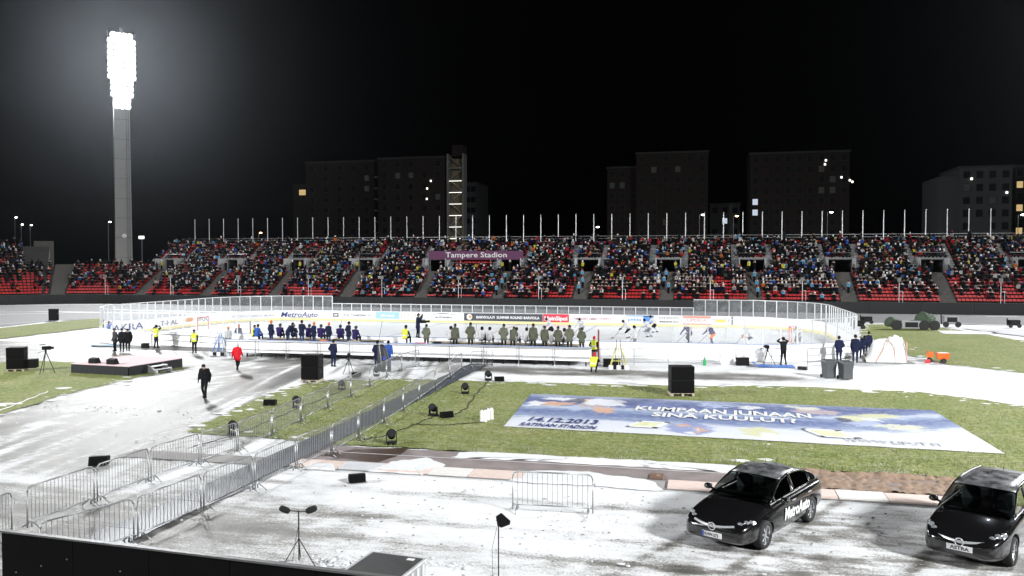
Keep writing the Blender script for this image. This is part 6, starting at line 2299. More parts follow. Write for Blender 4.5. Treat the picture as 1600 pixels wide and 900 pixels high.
def floor_light(x, y, rz, s, label, kind=0):
    t = thing('floor_light', label, 'stage light', (x, y, .03), rz, 'black floor lights on the field')
    if kind == 0:
        MB().box((0, 0, .05 * s), (.34 * s, .34 * s, .10 * s)).build('base', BLACKP, t, bevel=.01)
        for sx in (-1, 1):
            MB().box((sx * .19 * s, 0, .24 * s), (.03 * s, .12 * s, .36 * s)).build('yoke_arm', BLACKP, t)
        MB().cyl((0, .10 * s, .30 * s), (0, -.14 * s, .44 * s), .15 * s, .17 * s, 12).build('head', BLACKP, t)
        MB().cyl((0, -.14 * s, .44 * s), (0, -.15 * s, .445 * s), .14 * s, n=12).build('lens', pm('dark_lens', (.03, .03, .035), .1), t)
    else:
        MB().add([(-.3 * s, -.2 * s, 0), (.3 * s, -.2 * s, 0), (.3 * s, .2 * s, 0), (-.3 * s, .2 * s, 0), (-.3 * s, -.1 * s, .30 * s), (.3 * s, -.1 * s, .30 * s), (.3 * s, .2 * s, .26 * s), (-.3 * s, .2 * s, .26 * s)],
                 [(3, 2, 1, 0), (4, 5, 6, 7), (0, 1, 5, 4), (1, 2, 6, 5), (2, 3, 7, 6), (3, 0, 4, 7)]).build('cabinet', BLACKP, t, bevel=.015)
        MB().add([(-.26 * s, -.195 * s, .03 * s), (.26 * s, -.195 * s, .03 * s), (.26 * s, -.122 * s, .27 * s), (-.26 * s, -.122 * s, .27 * s)], [(0, 1, 2, 3)]).build('grille', pm('speaker_grille', (.014, .014, .014), .7), t, (0, -.008, 0))
        for sx in (-1, 1):
            MB().box((sx * .305 * s, .03, .15 * s), (.014, .12, .05)).build('handle', RUBBER, t)


for args in [(((-11.26, 28.80)), R(20), 1.0, 'black floor light alone at the turf edge, nearest of those on the grass', 0), (((-11.53, 34.51)), R(-15), .98, 'black floor light standing upright left of a lying one, mid turf', 0), (((-10.86, 34.36)), R(40), .9, 'low black floor box right of an upright light, left of the white canisters', 1),
             (((-11.89, 40.78)), R(10), 1.0, 'black floor light in the turf right of the far end of the walkway', 0), (((-11.95, 45.73)), R(0), 1.0, 'black floor light at the snow edge beyond the turf, left of a box', 0), (((-11.28, 45.63)), R(20), .9, 'low black floor box at the snow edge beyond the turf', 1),
             (((-19.96, 35.41)), R(10), .95, 'low black floor box on the turf left of the barriers', 1), (((-17.95, 29.02)), R(5), 1.0, 'black floor light behind the bars of the left row, near the road', 0), (((-18.38, 35.06)), R(0), 1.0, 'black floor light behind the left row of barriers, mid way', 0),
             (((-18.64, 40.54)), R(0), .95, 'black floor light behind the far bars of the left row', 0), (((-19.99, 45.51)), R(20), .9, 'low black floor box on the snow in front of the bench', 1), (((-18.94, 46.04)), R(20), .95, 'round black floor light on the snow near the crossing barrier', 0),
             (((-19.67, 23.67)), R(25), 1.0, 'black floor box on the snow behind the near left barriers', 1), (((-10.36, 23.59)), R(30), .85, 'small black monitor box alone on the snow of the near track', 1)]:
    floor_light(args[0][0], args[0][1], *args[1:])

# white gas canisters
for k, (x, y, lb) in enumerate([(-9.10, 33.73, 'leftmost of four white canisters on the turf'), (-8.97, 33.76, 'front middle of four white canisters on the turf'), (-8.94, 34.20, 'rear middle of four white canisters on the turf'), (-8.84, 34.37, 'rightmost of four white canisters on the turf')]):
    t = thing('canister', lb, 'canister', (x, y, .03), 0, 'white canisters on the turf')
    MB().cyl((0, 0, 0), (0, 0, .42), .085, n=14).cyl((0, 0, .42), (0, 0, .50), .085, .03, 14).build('bottle', WHITE, t)
    MB().cyl((0, 0, .50), (0, 0, .56), .025, n=8).box((.02, 0, .57), (.09, .03, .03)).build('valve', GREYM, t)

# cables across the turf
for q, (lb, pts) in enumerate([('black cable on the turf from the lights to the walkway', [(-11.48, 34.37), (-11.72, 32.01), (-12.04, 30.01), (-12.69, 29.04)]), ('black cable on the turf past the white canisters', [(-10.77, 34.08), (-10.62, 36.51), (-11.37, 41.12), (-11.83, 45.24)]), ('brownish cable loop near the white canisters', [(-11.90, 32.51), (-10.52, 32.56), (-9.82, 33.00), (-8.96, 33.62)]),
                                     ('black cable beside the left row of barriers', [(-18.19, 26.66), (-17.79, 28.81), (-18.03, 32.40), (-18.22, 34.76), (-18.46, 40.13)]), ('white cable line across the grass left of the stage', [(-31.19, 31.26), (-32.27, 33.86), (-33.36, 36.47)])]):
    p3 = []
    for (a, b) in zip(pts[:-1], pts[1:]):
        for k in range(6):
            t_ = k / 6
            p3.append((a[0] + (b[0] - a[0]) * t_ + .06 * math.sin(k * 1.9 + q), a[1] + (b[1] - a[1]) * t_ + .05 * math.cos(k * 2.3), .045))
    p3.append((*pts[-1], .045))
    tag(MB().tube(p3, .018 if q < 4 else .025, 5).build('cable', BLACK if q < 4 else WHITE), lb, 'cable', 'cables on the turf')

# low stage
sa, sb, sc_ = Vector(((-37.73, 43.16))), Vector(((-33.36, 42.71))), Vector(((-34.56, 47.09)))
dx_ = (sb - sa)
ang = math.atan2(dx_.y, dx_.x)
t = thing('stage', 'low stage with pink carpet and black skirt on the left grass', 'stage', (sa.x, sa.y, .02), ang)
w_ = dx_.length
dp = (sc_ - sb).length
CARP_ = pm('pink_carpet', (.70, .53, .55), .9, var=.12, scale=4)
MB().box((w_ / 2, dp / 2, .56), (w_ + .04, dp + .04, .06)).build('deck', CARP_, t)
sk = MB()
for i in range(24):
    u0, u1 = w_ * i / 24, w_ * (i + 1) / 24
    sk.add([(u0, -.05 + .02 * (i % 2), 0), (u1, -.05 + .02 * ((i + 1) % 2), 0), (u1, -.03, .55), (u0, -.03, .55)], [(0, 1, 2, 3)])
for i in range(24):
    u0, u1 = dp * i / 24, dp * (i + 1) / 24
    sk.add([(w_ + .05 - .02 * (i % 2), u0, 0), (w_ + .05 - .02 * ((i + 1) % 2), u1, 0), (w_ + .03, u1, .55), (w_ + .03, u0, .55)], [(0, 1, 2, 3)])
    sk.add([(-.05 + .02 * (i % 2), u0, 0), (-.05 + .02 * ((i + 1) % 2), u1, 0), (-.03, u1, .55), (-.03, u0, .55)], [(0, 1, 2, 3)])
sk.build('skirt', BLACKF, t)
stp_ = bpy.data.objects.new('steps', None)
COL.objects.link(stp_)
stp_.parent = t
for k in range(2):
    MB().box((w_ + .35 + .32 * k, dp * .45, .40 - .18 * k), (.30, 1.3, .05)).build('tread', ALU, stp_)
for sy in (-.6, .6):
    MB().add([(w_ + .1, dp * .45 + sy, 0), (w_ + .85, dp * .45 + sy, 0), (w_ + .85, dp * .45 + sy, .15), (w_ + .1, dp * .45 + sy, .5), (w_ + .1, dp * .45 + sy + .03, 0), (w_ + .85, dp * .45 + sy + .03, 0), (w_ + .85, dp * .45 + sy + .03, .15), (w_ + .1, dp * .45 + sy + .03, .5)],
             [(0, 1, 2, 3), (7, 6, 5, 4), (0, 4, 5, 1), (1, 5, 6, 2), (2, 6, 7, 3), (3, 7, 4, 0)]).build('stringer', ALU, stp_)
for sx, lb in ((.30, 'left of two black wedge monitors on the pink stage'), (.62, 'right of two black wedge monitors on the pink stage')):
    c = sa + dx_ * sx + Vector((-dx_.y, dx_.x)).normalized() * .5
    m = thing('stage_monitor', lb, 'monitor speaker', (c.x, c.y, .612), ang + R(180), 'wedge monitors on the stage')
    MB().add([(-.3, -.22, 0), (.3, -.22, 0), (.3, .22, 0), (-.3, .22, 0), (-.3, -.05, .36), (.3, -.05, .36), (.3, .22, .28), (-.3, .22, .28)], [(3, 2, 1, 0), (4, 5, 6, 7), (0, 1, 5, 4), (1, 2, 6, 5), (2, 3, 7, 6), (3, 0, 4, 7)]).build('cabinet', BLACKP, m, bevel=.015)
    MB().add([(-.27, -.205, .03), (.27, -.205, .03), (.27, -.07, .33), (-.27, -.07, .33)], [(0, 1, 2, 3)]).build('grille', pm('speaker_grille', (.014, .014, .014), .7), m, (0, -.01, 0))


def tripod(x, y, h, rz, label, cam_len=.45, spread=.45, lens=True):
    t = thing('video_tripod', label, 'tripod camera', (x, y, .03), rz, 'cameras on tripods')
    for k in range(3):
        a = R(90 + 120 * k)
        MB().cyl((0, 0, h), (spread * math.cos(a), spread * math.sin(a), 0), .026, .018, 6).build('leg', BLACK, t)
    MB().cyl((0, 0, h - .1), (0, 0, h + .08), .06, n=8).build('head', BLACK, t)
    MB().box((0, .05, h + .20), (.16, cam_len, .22)).build('camera_body', BLACKP, t, bevel=.02)
    MB().cyl((0, .05 + cam_len / 2, h + .2), (0, .2 + cam_len / 2, h + .2), .07, .08, 10).build('lens', BLACK, t)
    MB().cyl((0, -.1, h), (-.25, -.5, h - .12), .012, n=6).build('pan_handle', BLACK, t)
    if lens:
        MB().box((-.05, -.18, h + .40), (.12, .3, .04)).build('viewfinder', BLACKP, t)


tripod(-39.04, 42.56, 1.35, R(-60), 'video camera on a tall tripod beside the left speaker stack', .5, .5)
tripod(-20.90, 46.45, .95, R(20), 'small camera on a tripod on the snow before the bench wall', .3, .38, False)
tripod(4.21, 56.73, 1.0, R(30), 'black tripod with a camera on the blue tarp at the right corner', .34, .5, False)
bc = thing('shoulder_camera', 'shoulder video camera held by the operator above the benches', 'video camera', (-19.76, 56.75, 2.50), R(-48))
MB().box((0, 0, 0), (.16, .55, .20)).build('body', BLACKP, bc, bevel=.02)
MB().cyl((0, .27, 0), (0, .55, .02), .07, .085, 10).build('lens', BLACK, bc)
MB().box((0, .05, .14), (.04, .30, .05)).build('handle', BLACKP, bc)

# ------------------------------------------------------------------ sponsor banner on the turf
BB_ = [Vector(p) for p in BAN]
BLU = [pm('banner_blue', (.10, .16, .42), .7, var=.55, scale=1.4), pm('banner_pale_blue', (.40, .50, .70), .7, var=.35, scale=1.2), pm('banner_white', (.78, .79, .82), .7, var=.06, scale=1)]
tb = thing('ground_banner', 'huge blue and white printed banner spread over the turf', 'banner', (0, 0, 0))


def bq(u, v):
    """u: left to right, v: bottom to top on the cloth"""
    a = BB_[3].lerp(BB_[2], u)
    b = BB_[0].lerp(BB_[1], u)
    return a.lerp(b, v)


cl = MB()
nu, nv = 60, 30
uvs = []
for j in range(nv + 1):
    for i in range(nu + 1):
        p = bq(i / nu, j / nv)
        cl.v.append((p.x, p.y, .056 + .010 * nz2(p.x, p.y, .9, 4) + .008 * nz2(p.x * 2.4, p.y * 1.2, 1, 4)))
        uvs.append((i / nu, j / nv))
for j in range(nv):
    for i in range(nu):
        a = j * (nu + 1) + i
        cl.f.append((a, a + 1, a + nu + 2, a + nu + 1))
        cl.m.append(0)


def print_mat():
    m = bpy.data.materials.new('banner_print')
    m.use_nodes = True
    nt = m.node_tree
    b = nt.nodes['Principled BSDF']
    tc = nt.nodes.new('ShaderNodeTexCoord')
    sx = nt.nodes.new('ShaderNodeSeparateXYZ')
    nt.links.new(tc.outputs['UV'], sx.inputs[0])

    def nzv(scale, st, det=6):
        n = nt.nodes.new('ShaderNodeTexNoise')
        n.inputs['Scale'].default_value = scale
        n.inputs['Detail'].default_value = det
        n.inputs['Roughness'].default_value = .65
        mp = nt.nodes.new('ShaderNodeMapping')
        mp.inputs['Scale'].default_value = st
        nt.links.new(tc.outputs['UV'], mp.inputs[0])
        nt.links.new(mp.outputs[0], n.inputs['Vector'])
        return n.outputs['Fac']
    a, c = nzv(5, (2.2, 3, 1)), nzv(14, (2, 2.2, 1))
    v = math_node(nt, 'ADD', sx.outputs['Y'], math_node(nt, 'MULTIPLY', math_node(nt, 'SUBTRACT', a, .5), .30))
    v = math_node(nt, 'ADD', v, math_node(nt, 'MULTIPLY', math_node(nt, 'SUBTRACT', c, .5), .16))
    v = math_node(nt, 'SUBTRACT', v, math_node(nt, 'MULTIPLY', math_node(nt, 'POWER', sx.outputs['X'], 6.0), .25))
    r = ramp(nt, v, [(.0, (.70, .71, .75)), (.24, (.62, .65, .72)), (.32, (.22, .28, .44)), (.46, (.09, .13, .30)), (.56, (.24, .31, .47)), (.61, (.52, .57, .67)), (.66, (.13, .18, .36)), (.80, (.065, .085, .23)), (.9, (.14, .18, .33)), (1.0, (.34, .38, .50))])
    col = r.outputs[0]
    # printed figures: irregular coloured patches in the artwork
    wu = math_node(nt, 'ADD', sx.outputs['X'], math_node(nt, 'MULTIPLY', math_node(nt, 'SUBTRACT', nzv(22, (1, .8, 1)), .5), .075))
    wv = math_node(nt, 'ADD', sx.outputs['Y'], math_node(nt, 'MULTIPLY', math_node(nt, 'SUBTRACT', nzv(19, (1.3, .7, 2)), .5), .34))
    ORG, YEL, WHT, DRK, ROS, PAL_ = (.62, .36, .22), (.60, .60, .34), (.76, .77, .8), (.05, .06, .11), (.46, .36, .36), (.40, .47, .64)
    for (u, v_, ru, rv, c_) in [(.10, .86, .060, .06, WHT), (.085, .70, .050, .06, ORG), (.03, .68, .022, .07, WHT), (.15, .82, .032, .10, DRK), (.157, .83, .012, .05, ORG), (.205, .80, .055, .12, WHT), (.17, .66, .038, .06, ROS), (.21, .56, .026, .09, ORG), (.14, .58, .016, .10, PAL_),
                                (.41, .18, .050, .15, (.20, .25, .48)), (.395, .24, .014, .06, ORG), (.432, .18, .013, .06, ORG), (.415, .10, .009, .05, WHT), (.56, .17, .042, .11, YEL), (.575, .13, .02, .07, WHT), (.72, .80, .055, .07, ROS), (.695, .90, .04, .05, (.66, .64, .52)), (.79, .66, .045, .06, YEL),
                                (.85, .76, .055, .05, YEL), (.80, .52, .045, .07, PAL_), (.87, .48, .055, .06, (.64, .64, .5)), (.76, .60, .02, .05, DRK), (.83, .64, .02, .05, WHT), (.49, .86, .05, .05, PAL_), (.57, .84, .03, .04, WHT), (.34, .80, .06, .05, (.14, .17, .38))]:
        du = math_node(nt, 'DIVIDE', math_node(nt, 'SUBTRACT', wu, u), ru)
        dv_ = math_node(nt, 'DIVIDE', math_node(nt, 'SUBTRACT', wv, v_), rv)
        d2 = math_node(nt, 'ADD', math_node(nt, 'MULTIPLY', du, du), math_node(nt, 'MULTIPLY', dv_, dv_))
        mr = nt.nodes.new('ShaderNodeMapRange')
        mr.inputs[1].default_value = 1.25
        mr.inputs[2].default_value = 0.7
        mr.inputs[3].default_value = 0.0
        mr.inputs[4].default_value = 0.9
        nt.links.new(d2, mr.inputs[0])
        mx = nt.nodes.new('ShaderNodeMix')
        mx.data_type = 'RGBA'
        nt.links.new(mr.outputs[0], mx.inputs[0])
        nt.links.new(col, mx.inputs[6])
        mx.inputs[7].default_value = (*c_, 1)
        col = mx.outputs[2]
    # frost and dirt dulling the print
    fr_ = ramp(nt, nzv(30, (2, 1.2, 1)), [(.45, (0, 0, 0)), (.75, (.45, .45, .45))])
    mx = nt.nodes.new('ShaderNodeMix')
    mx.data_type = 'RGBA'
    nt.links.new(fr_.outputs[0], mx.inputs[0])
    nt.links.new(col, mx.inputs[6])
    mx.inputs[7].default_value = (.55, .57, .6, 1)
    nt.links.new(mx.outputs[2], b.inputs['Base Color'])
    b.inputs['Roughness'].default_value = .6
    return m


_cm = cl.mesh('cloth', print_mat(), True)
_uv = _cm.uv_layers.new(name='UVMap')
for lp in _cm.loops:
    _uv.data[lp.index].uv = uvs[lp.vertex_index]
link('cloth', _cm, tb)
bang = math.atan2((BB_[2] - BB_[3]).y, (BB_[2] - BB_[3]).x)
bw_ = (BB_[2] - BB_[3]).length


def btext(body, u0, u1, v0, hgt, m, bold=.01):
    p = bq(u0, v0)
    text(body, hgt * 1.38, m, tb, (p.x, p.y, .086), (0, 0, bang), width=(u1 - u0) * bw_, bold=bold)


btext('14.12.2013', .045, .205, .15, .95, ADM['navy'], .03)
btext('RATINAN STADION', .033, .205, .03, .66, ADM['navy'], .02)
btext('KUMPAAN JUNAAN', .285, .70, .60, 1.05, WHITE, .04)
btext('SINÄ KUULUT?', .325, .655, .44, .95, WHITE, .04)
btext('WWW.LIPUT.FI', .72, .90, .06, .62, ADM['pale'], .012)
BYE = pm('banner_yellow', (.62, .64, .40), .7, var=.45, scale=3)
for (u, v, du, dv, sl) in ((.27, .13, .07, .16, .03), (.68, .13, .08, .17, -.03)):
    fr = MB()
    for (a, b, c_, d_) in ((0, 0, 1, .14), (0, .86, 1, 1), (0, 0, .1, 1), (.82, 0, 1, 1)):
        q4 = [bq(u + du * x_ + sl * y_, v + dv * y_) for x_, y_ in ((a, b), (c_, b), (c_, d_), (a, d_))]
        fr.prism([(p.x, p.y) for p in q4], .091, .093)
    fr.build('printed_frame', BLU[2], tb)
    q4 = [bq(u + du * x_ + sl * y_, v + dv * y_) for x_, y_ in ((.1, .14), (.82, .14), (.82, .86), (.1, .86))]
    MB().prism([(p.x, p.y) for p in q4], .086, .088).build('printed_picture', BYE, tb)

# ------------------------------------------------------------------ right corner and rink-side clutter
BING = pm('bin_grey', (.055, .06, .062), .5, var=.12)
for (x, y, lb) in ((7.26, 51.25, 'grey wheelie bin, left of the pair'), (8.13, 50.90, 'grey wheelie bin, right of the pair')):
    t = thing('wheelie_bin', lb, 'bin', (x, y, 0), R(20), 'pair of grey wheelie bins')
    MB().box((0, 0, .50), (.58, .62, .90), tx=1.0).add([(-.24, -.28, .06), (.24, -.28, .06), (.24, .28, .06), (-.24, .28, .06), (-.33, -.36, .98), (.33, -.36, .98), (.33, .36, .98), (-.33, .36, .98)], [(3, 2, 1, 0), (4, 5, 6, 7), (0, 1, 5, 4), (1, 2, 6, 5), (2, 3, 7, 6), (3, 0, 4, 7)]).build('body', BING, t, bevel=.02)
    MB().add([(-.35, -.40, .98), (.35, -.40, .98), (.35, .40, 1.0), (-.35, .40, 1.0), (-.30, -.34, 1.07), (.30, -.34, 1.07), (.30, .36, 1.10), (-.30, .36, 1.10)], [(3, 2, 1, 0), (4, 5, 6, 7), (0, 1, 5, 4), (1, 2, 6, 5), (2, 3, 7, 6), (3, 0, 4, 7)]).build('lid', BING, t, bevel=.015)
    for sx in (-1, 1):
        MB().cyl((sx * .26, .34, .11), (sx * .32, .34, .11), .11, n=14).build('wheel', RUBBER, t)
    MB().cyl((-.26, .42, .97), (.26, .42, .97), .02, n=6).build('handle', BING, t)

# stored goal frame under white tarpaulin on a wooden board
t = thing('stored_goals', 'heap of goal frames under crumpled white tarpaulin beside the right corner', 'stored goals', (12.24, 60.38, 0), R(5))
MB().box((.1, -.1, .05), (3.0, 1.6, .06)).build('board', pm('board_grey', (.22, .23, .22), .8, var=.2), t)
tp = MB()
nu, nv = 26, 14
for j in range(nv + 1):
    for i in range(nu + 1):
        u, v = i / nu, j / nv
        x = -1.5 + 2.55 * u
        hgt = (.35 + 1.15 * sstep(0, .35, u)) if u < .62 else (1.68 if u < .97 else 1.5)
        pr = math.sin(math.pi * v)
        y = -.75 + 1.5 * v
        z = hgt * (pr ** .45) + .16 * nz2(x * 2, y * 2, 1.3, 4) * pr + .16 * nz2(x * 4, y * 3, 1.3, 7) * pr
        tp.v.append((x, y * (1 - .25 * pr), .08 + max(0, z)))
for j in range(nv):
    for i in range(nu):
        a = j * (nu + 1) + i
        tp.f.append((a, a + 1, a + nu + 2, a + nu + 1))
        tp.m.append(0)
tp.build('tarpaulin', pm('white_tarp', (.66, .66, .64), .6, var=.1, scale=3, bump=.5, bscale=6), t, smooth=False)
FR = pm('faded_orange_pipe', (.60, .34, .26), .5)
MB().tube([(1.08, -.72, .08), (1.08, -.72, 1.45), (1.08, .72, 1.45), (1.08, .72, .08)], .035, 8).build('goal_frame', FR, t)
MB().tube([(-.9, -.78, .1), (-.1, -.62, 1.42), (.0, .3, 1.6)], .03, 8).build('goal_frame', FR, t)
MB().tube([(.35, -.74, .1), (.30, -.60, 1.5)], .028, 8).build('goal_frame', FR, t)

# orange spreader cart
t = thing('spreader_cart', 'orange spreader cart at the edge of the right-hand grass', 'cart', (15.84, 60.84, 0), R(-8))
t.scale = (.78, .78, .85)
OC = pm('cart_orange', (.72, .13, .02), .45, var=.15)
MB().add([(-.35, -.3, .28), (.45, -.3, .28), (.45, .3, .28), (-.35, .3, .28), (-.5, -.4, .80), (.6, -.4, .80), (.6, .4, .80), (-.5, .4, .80)], [(3, 2, 1, 0), (0, 1, 5, 4), (1, 2, 6, 5), (2, 3, 7, 6), (3, 0, 4, 7), (4, 5, 6, 7)]).build('hopper', OC, t, bevel=.02)
MB().box((.05, 0, .815), (.8, .5, .03)).build('load', SNOWC, t)
MB().box((-.95, .0, .62), (.5, .55, .42)).build('engine_cover', OC, t, bevel=.03)
for sx, sy in ((.1, -.42), (.1, .42), (-.95, -.3), (-.95, .3)):
    MB().cyl((sx, sy - .05, .2), (sx, sy + .05, .2), .2, n=14).build('wheel', RUBBER, t)
MB().tube([(-.5, -.2, .6), (-1.2, -.2, .95), (-1.2, .2, .95), (-.5, .2, .6)], .02, 6).build('handle', OC, t)
t = thing('red_marker', 'small red marker box on a thin post in the snow by the orange cart', 'marker', (13.74, 55.96, 0))
MB().cyl((0, 0, 0), (0, 0, .55), .025, n=6).build('post', WHITE, t)
MB().box((0, 0, .62), (.28, .14, .24)).build('box', SIGNRED, t, bevel=.02)

# blue tarp, boxes, bag
tp = MB()
tc_ = Vector(((4.52, 56.11)))
nu, nv = 20, 8
for j in range(nv + 1):
    for i in range(nu + 1):
        x, y = -1.35 + 2.7 * i / nu, -.75 + 1.5 * j / nv
        tp.v.append((x + .1 * nz2(y, x, 1, 3), y + .12 * nz2(x, y, 1.2, 5), .035 + .05 * abs(nz2(x, y, 2.2, 8)) + (.22 * sstep(-.9, -1.35, x))))
for j in range(nv):
    for i in range(nu):
        a = j * (nu + 1) + i
        tp.f.append((a, a + 1, a + nu + 2, a + nu + 1))
        tp.m.append(0)
tag(tp.build('tarpaulin', pm('blue_tarp', (.03, .16, .55), .5, var=.2, scale=3), None, (tc_.x, tc_.y, 0), R(3), smooth=True), 'bright blue tarp on the ground under the corner photographer', 'tarp')


def crate(x, y, rz, dims, mat, label, cat='box', name='equipment_box', lid=True):
    t = thing(name, label, cat, (x, y, .01), rz)
    MB().box((0, 0, dims[2] / 2), dims).build('body', mat, t, bevel=.015)
    if lid:
        MB().box((0, 0, dims[2] + .015), (dims[0] + .03, dims[1] + .03, .03)).build('lid', mat, t)
    for sx in (-1, 1):
        MB().box((sx * (dims[0] / 2 + .012), 0, dims[2] * .6), (.024, dims[1] * .35, .05)).build('handle', GREYM, t)
    return t


crate(2.60, 56.36, R(13), (.8, .4, .48), BLACKP, 'black equipment box on the snow right of a white one')
crate(1.59, 56.83, R(13), (.85, .5, .78), WHITE, 'white box against the rail left of a black one')
crate(6.20, 54.86, R(-25), (.55, .3, .2), BLACKF, 'black camera bag lying on the snow right of the blue tarp', 'bag', 'camera_bag', False)
crate(-5.73, 53.75, R(5), (1.1, .6, .45), BLACKP, 'dark case on the ground beside the crouching steward', 'case', 'equipment_case')
crate(-43.04, 57.10, R(8), (.5, .4, .35), BLACKP, 'black box with a white end on the snow by the left photographer', 'box')
crate(-73.81, 81.77, R(10), (.9, .6, 1.35), BLACKP, 'dark bin topped with snow on the far left track', 'bin', 'litter_bin')
t = thing('green_bottle', 'green bottle crate leaning on the rail before the rink', 'bottle', (0.17, 55.79, 0), 0)
MB().cyl((0, 0, 0), (0, 0, .38), .12, .11, 12).cyl((0, 0, .38), (0, 0, .48), .11, .04, 12).build('bottle', pm('green_plastic', (.03, .32, .10), .4), t)
MB().cyl((0, 0, .48), (0, 0, .54), .045, n=8).build('cap', BLACKP, t)

# tall black bag between two people
t = thing('equipment_bag', 'tall black covered equipment bag standing in front of the bench', 'bag', (-19.33, 48.33, 0), R(8))
bgm = MB()
prof = [(0, .42, .30), (.35, .44, .32), (.8, .40, .28), (1.25, .33, .22), (1.55, .24, .16), (1.68, .08, .06)]
vs, fs = [], []
for z, rx, ry in prof:
    vs += [(rx * math.cos(2 * math.pi * k / 12) * (1 + .08 * math.sin(3 * k)) - .12 * z, ry * math.sin(2 * math.pi * k / 12), z) for k in range(12)]
for j in range(len(prof) - 1):
    fs += [(j * 12 + k, j * 12 + (k + 1) % 12, (j + 1) * 12 + (k + 1) % 12, (j + 1) * 12 + k) for k in range(12)]
bgm.add(vs, fs + [tuple(range(11, -1, -1)), tuple(range((len(prof) - 1) * 12, len(prof) * 12))])
bgm.build('cover', pm('bag_black', (.018, .018, .024), .55, var=.4, scale=4), t, smooth=True)
MB().box((.05, -.31, .85), (.16, .02, .22)).build('patch', pm('bag_blue', (.04, .06, .35), .5), t)
MB().tube([(-.1, -.28, .3), (-.2, -.24, 1.1), (-.3, -.1, 1.6)], .03, 6).build('strap', GREYP, t)

# ice tools racks
def tool_rack(x, y, rz, label, m1, m2, n=4):
    t = thing('tool_rack', label, 'rack', (x, y, 0), rz, 'racks of ice tools by the rink')
    for sx in (-1, 1):
        for sy in (-1, 1):
            MB().cyl((sx * .55, sy * .35, 0), (sx * .10, 0, 1.55), .03, n=6).build('leg', m1, t)
    MB().cyl((-.4, -.22, .5), (.4, -.22, .5), .02, n=6).cyl((-.4, .22, .5), (.4, .22, .5), .02, n=6).build('brace', m1, t)
    for k in range(n):
        xk = -.35 + .7 * k / max(1, n - 1)
        MB().cyl((xk * 1.4, -.42, .05), (xk * .6, -.03, 1.75 + .12 * (k % 2)), .017, n=6).build('tool_handle', m2 if k % 2 else m1, t)
        MB().box((xk * 1.4, -.45, .14), (.30, .05, .26)).build('tool_blade', (WHITE, BLACKP)[k % 2], t)


tool_rack(-5.22, 52.86, R(10), 'rack of shovels and yellow poles right of the crouching steward', pm('pole_yellow', (.55, .52, .16), .5), BLACK, 5)
tool_rack(-34.38, 53.99, R(-5), 'blue rack with tools and red item left of the bench wall', pm('rack_blue', (.10, .22, .5), .5), GREYM, 4)
for (px_, lb) in ((((-34.62, 58.54)), 'dark red pole standing at the left end of the bench'), (((-6.92, 56.32)), 'dark red pole standing beside the standing steward')):
    tag(MB().cyl((0, 0, 0), (0, 0, 2.15), .07, .06, 8).box((0, 0, .02), (.3, .3, .04)).sph((0, 0, 2.15), .07, 8, 4).build('marker_pole', pm('pole_maroon', (.16, .03, .035), .5), None, (px_[0], px_[1], 0)), lb, 'pole')
t = thing('snow_table', 'blue-white slab on the snow beside the left corner group', 'slab', (-47.21, 57.67, 0), R(10))
MB().box((0, 0, .12), (2.2, .8, .06)).build('top', pm('slab_blue', (.35, .5, .66), .6), t)
for sx in (-.9, .9):
    MB().box((sx, 0, .05), (.1, .7, .09)).build('leg', GREYP, t)
t = thing('straw_mat', 'small straw-coloured mat at the feet of the three people by the stage', 'mat', (-40.81, 52.08, 0), R(10))
MB().box((0, 0, .03), (1.1, .6, .03)).build('top', pm('straw', (.5, .45, .33), .9, var=.2), t)
MB().box((0, 0, .05), (.6, .3, .02)).build('patch', pm('straw_dark', (.3, .27, .2), .9), t)


# far trolleys and covered machines
def covered(x, y, rz, label):
    t = thing('covered_machine', label, 'machine', (x, y, 0), rz)
    GC = pm('green_cover', (.05, .075, .045), .8, var=.4, scale=2)
    for cx_, cz_, rr_ in ((1.2, .95, (1.0, .8, .85)), (-1.9, .65, (.8, .7, .6))):
        c_ = MB().sph((0, 0, 0), rr_, 16, 10)
        c_.v = [(vx * (1 + .30 * nz2(vx * 2, vz * 2, 1, 3)), vy * (1 + .3 * nz2(vy * 3, vx, 1, 6)), max(-cz_ + .3, vz * (1 + .35 * nz2(vx * 1.7, vy * 2.5, 1, 9)))) for vx, vy, vz in c_.v]
        c_.build('cover', GC, t, (cx_, 0, cz_))
    MB().box((-.3, -.3, .55), (1.9, 1.0, .8)).build('body', GREYP, t, bevel=.05)
    MB().box((-.3, -.82, .55), (1.2, .05, .5)).build('intake', BLACK, t)
    for wx in (-1.7, .9, 1.9):
        MB().cyl((wx, -.85, .5), (wx, -.5, .5), .5, n=16).build('wheel', RUBBER, t)


covered(20.69, 90.38, R(5), 'white machine with green tarpaulin covers on the far right grass')


def trolley(x, y, rz, s, label):
    t = thing('trolley', label, 'trolley', (x, y, 0), rz, 'small trolleys on the far track')
    MB().box((0, 0, .75 * s), (1.5 * s, .9 * s, .8 * s)).build('body', GREYP if s > .9 else BLACKP, t, bevel=.04)
    MB().box((0, -.46 * s, .8 * s), (1.0 * s, .04, .5 * s)).build('panel', BLACK, t)
    for sx in (-.6, .6):
        MB().cyl((sx * s, -.5 * s, .3 * s), (sx * s, -.35 * s, .3 * s), .3 * s, n=14).build('wheel', RUBBER, t)
    MB().cyl((-.9 * s, 0, .3 * s), (-.95 * s, 0, 1.4 * s), .06, n=6).build('handle', BLACK, t)


trolley(25.45, 94.88, R(5), 1.0, 'white trolley with black panel on the far right track')
trolley(31.63, 95.43, R(5), .7, 'small dark trolley at the far right edge')
trolley(17.73, 97.74, R(5), .7, 'small dark trolley just right of the rink glass')
trolley(15.47, 90.00, R(5), .75, 'dark trolley half hidden behind the rink\'s right corner')

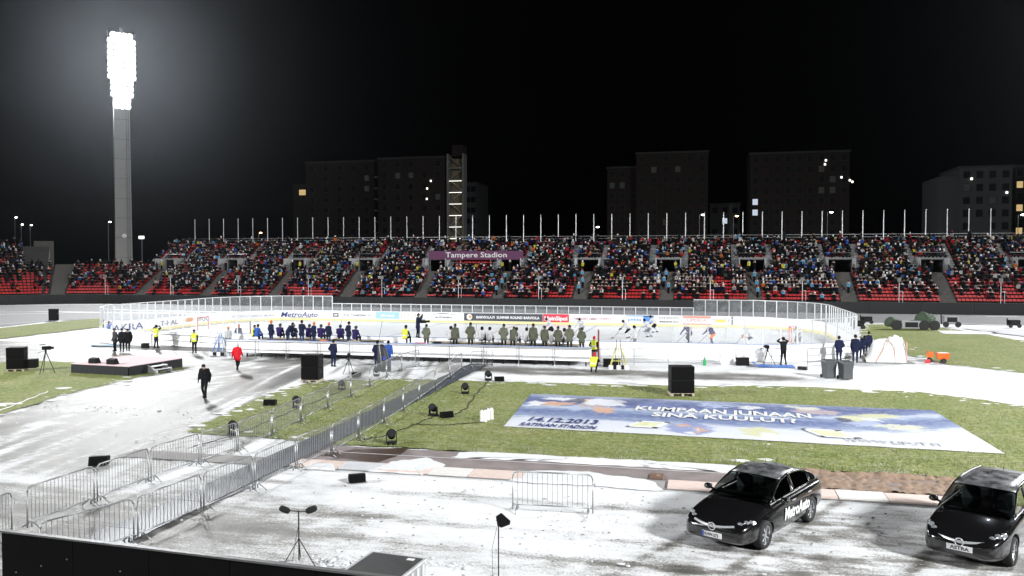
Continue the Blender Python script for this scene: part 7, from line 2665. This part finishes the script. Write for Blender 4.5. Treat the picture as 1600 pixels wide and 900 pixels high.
# clutter along the benches
for lb, x, y, z, dims, mt, nm, ct in (('bright orange kit bag on the left bench', -26.70, 55.0, .76, (.5, .35, .42), pm('bag_orange', (.75, .20, .03), .7), 'kit_bag', 'bag'), ('red cooler box between the two benches', -19.20, 54.6, .76, (.7, .45, .40), SIGNRED, 'cooler_box', 'cooler'),
                                      ('pale blue cooler box beside the red one', -19.67, 54.6, .76, (.6, .45, .38), pm('cooler_blue', (.35, .5, .7), .5), 'cooler_box', 'cooler'), ('dark bin left of the second olive parka', -18.01, 54.8, .76, (.5, .45, .46), BLACKP, 'bin', 'bin'),
                                      ('beige crate at the right end of the left bench', -24.23, 54.8, .76, (.8, .4, .40), WOOD, 'crate', 'crate'), ('beige crate at the left end of the left bench', -31.85, 54.8, .76, (1.3, .4, .36), WOOD, 'crate', 'crate'), ('olive bag behind the right bench near the leaning parka', -11.98, 54.8, .76, (.6, .4, .40), cm('olive'), 'kit_bag', 'bag')):
    b_ = crate(x, y, R(3), dims, mt, lb, ct, nm, nm != 'kit_bag')
    b_.location.z = z
# sticks standing in the bench rack
for k, px_ in enumerate((-26.9, -23.6, -16.2, -12.4)):
    tag(MB().cyl((0, 0, 0), (.12, .35, 1.45), .016, n=6).box((.0, -.02, .03), (.28, .03, .07)).build('hockey_stick', STK, None, (px_, 57.9, .95)), '%s spare stick from the left leaning on the boards by the benches' % ordinal(k + 1), 'hockey stick', 'spare sticks at the benches')

# ------------------------------------------------------------------ damp night air
hz = MB().box((0, 320, 30.0), (1780, 860, 64.0)).mesh('haze', pm('unused', (1, 1, 1)))
hm = bpy.data.materials.new('haze_air')
hm.use_nodes = True
hn = hm.node_tree
hn.nodes.clear()
pv = hn.nodes.new('ShaderNodeVolumePrincipled')
pv.inputs['Color'].default_value = (.84, .91, 1.0, 1)
pv.inputs['Density'].default_value = 0.000062
pv.inputs['Anisotropy'].default_value = 0.94
ho = hn.nodes.new('ShaderNodeOutputMaterial')
hn.links.new(pv.outputs[0], ho.inputs['Volume'])
hz.materials.clear()
hz.materials.append(hm)
tag(link('haze', hz), 'thin damp haze in the floodlit night air', 'haze', kind='stuff')
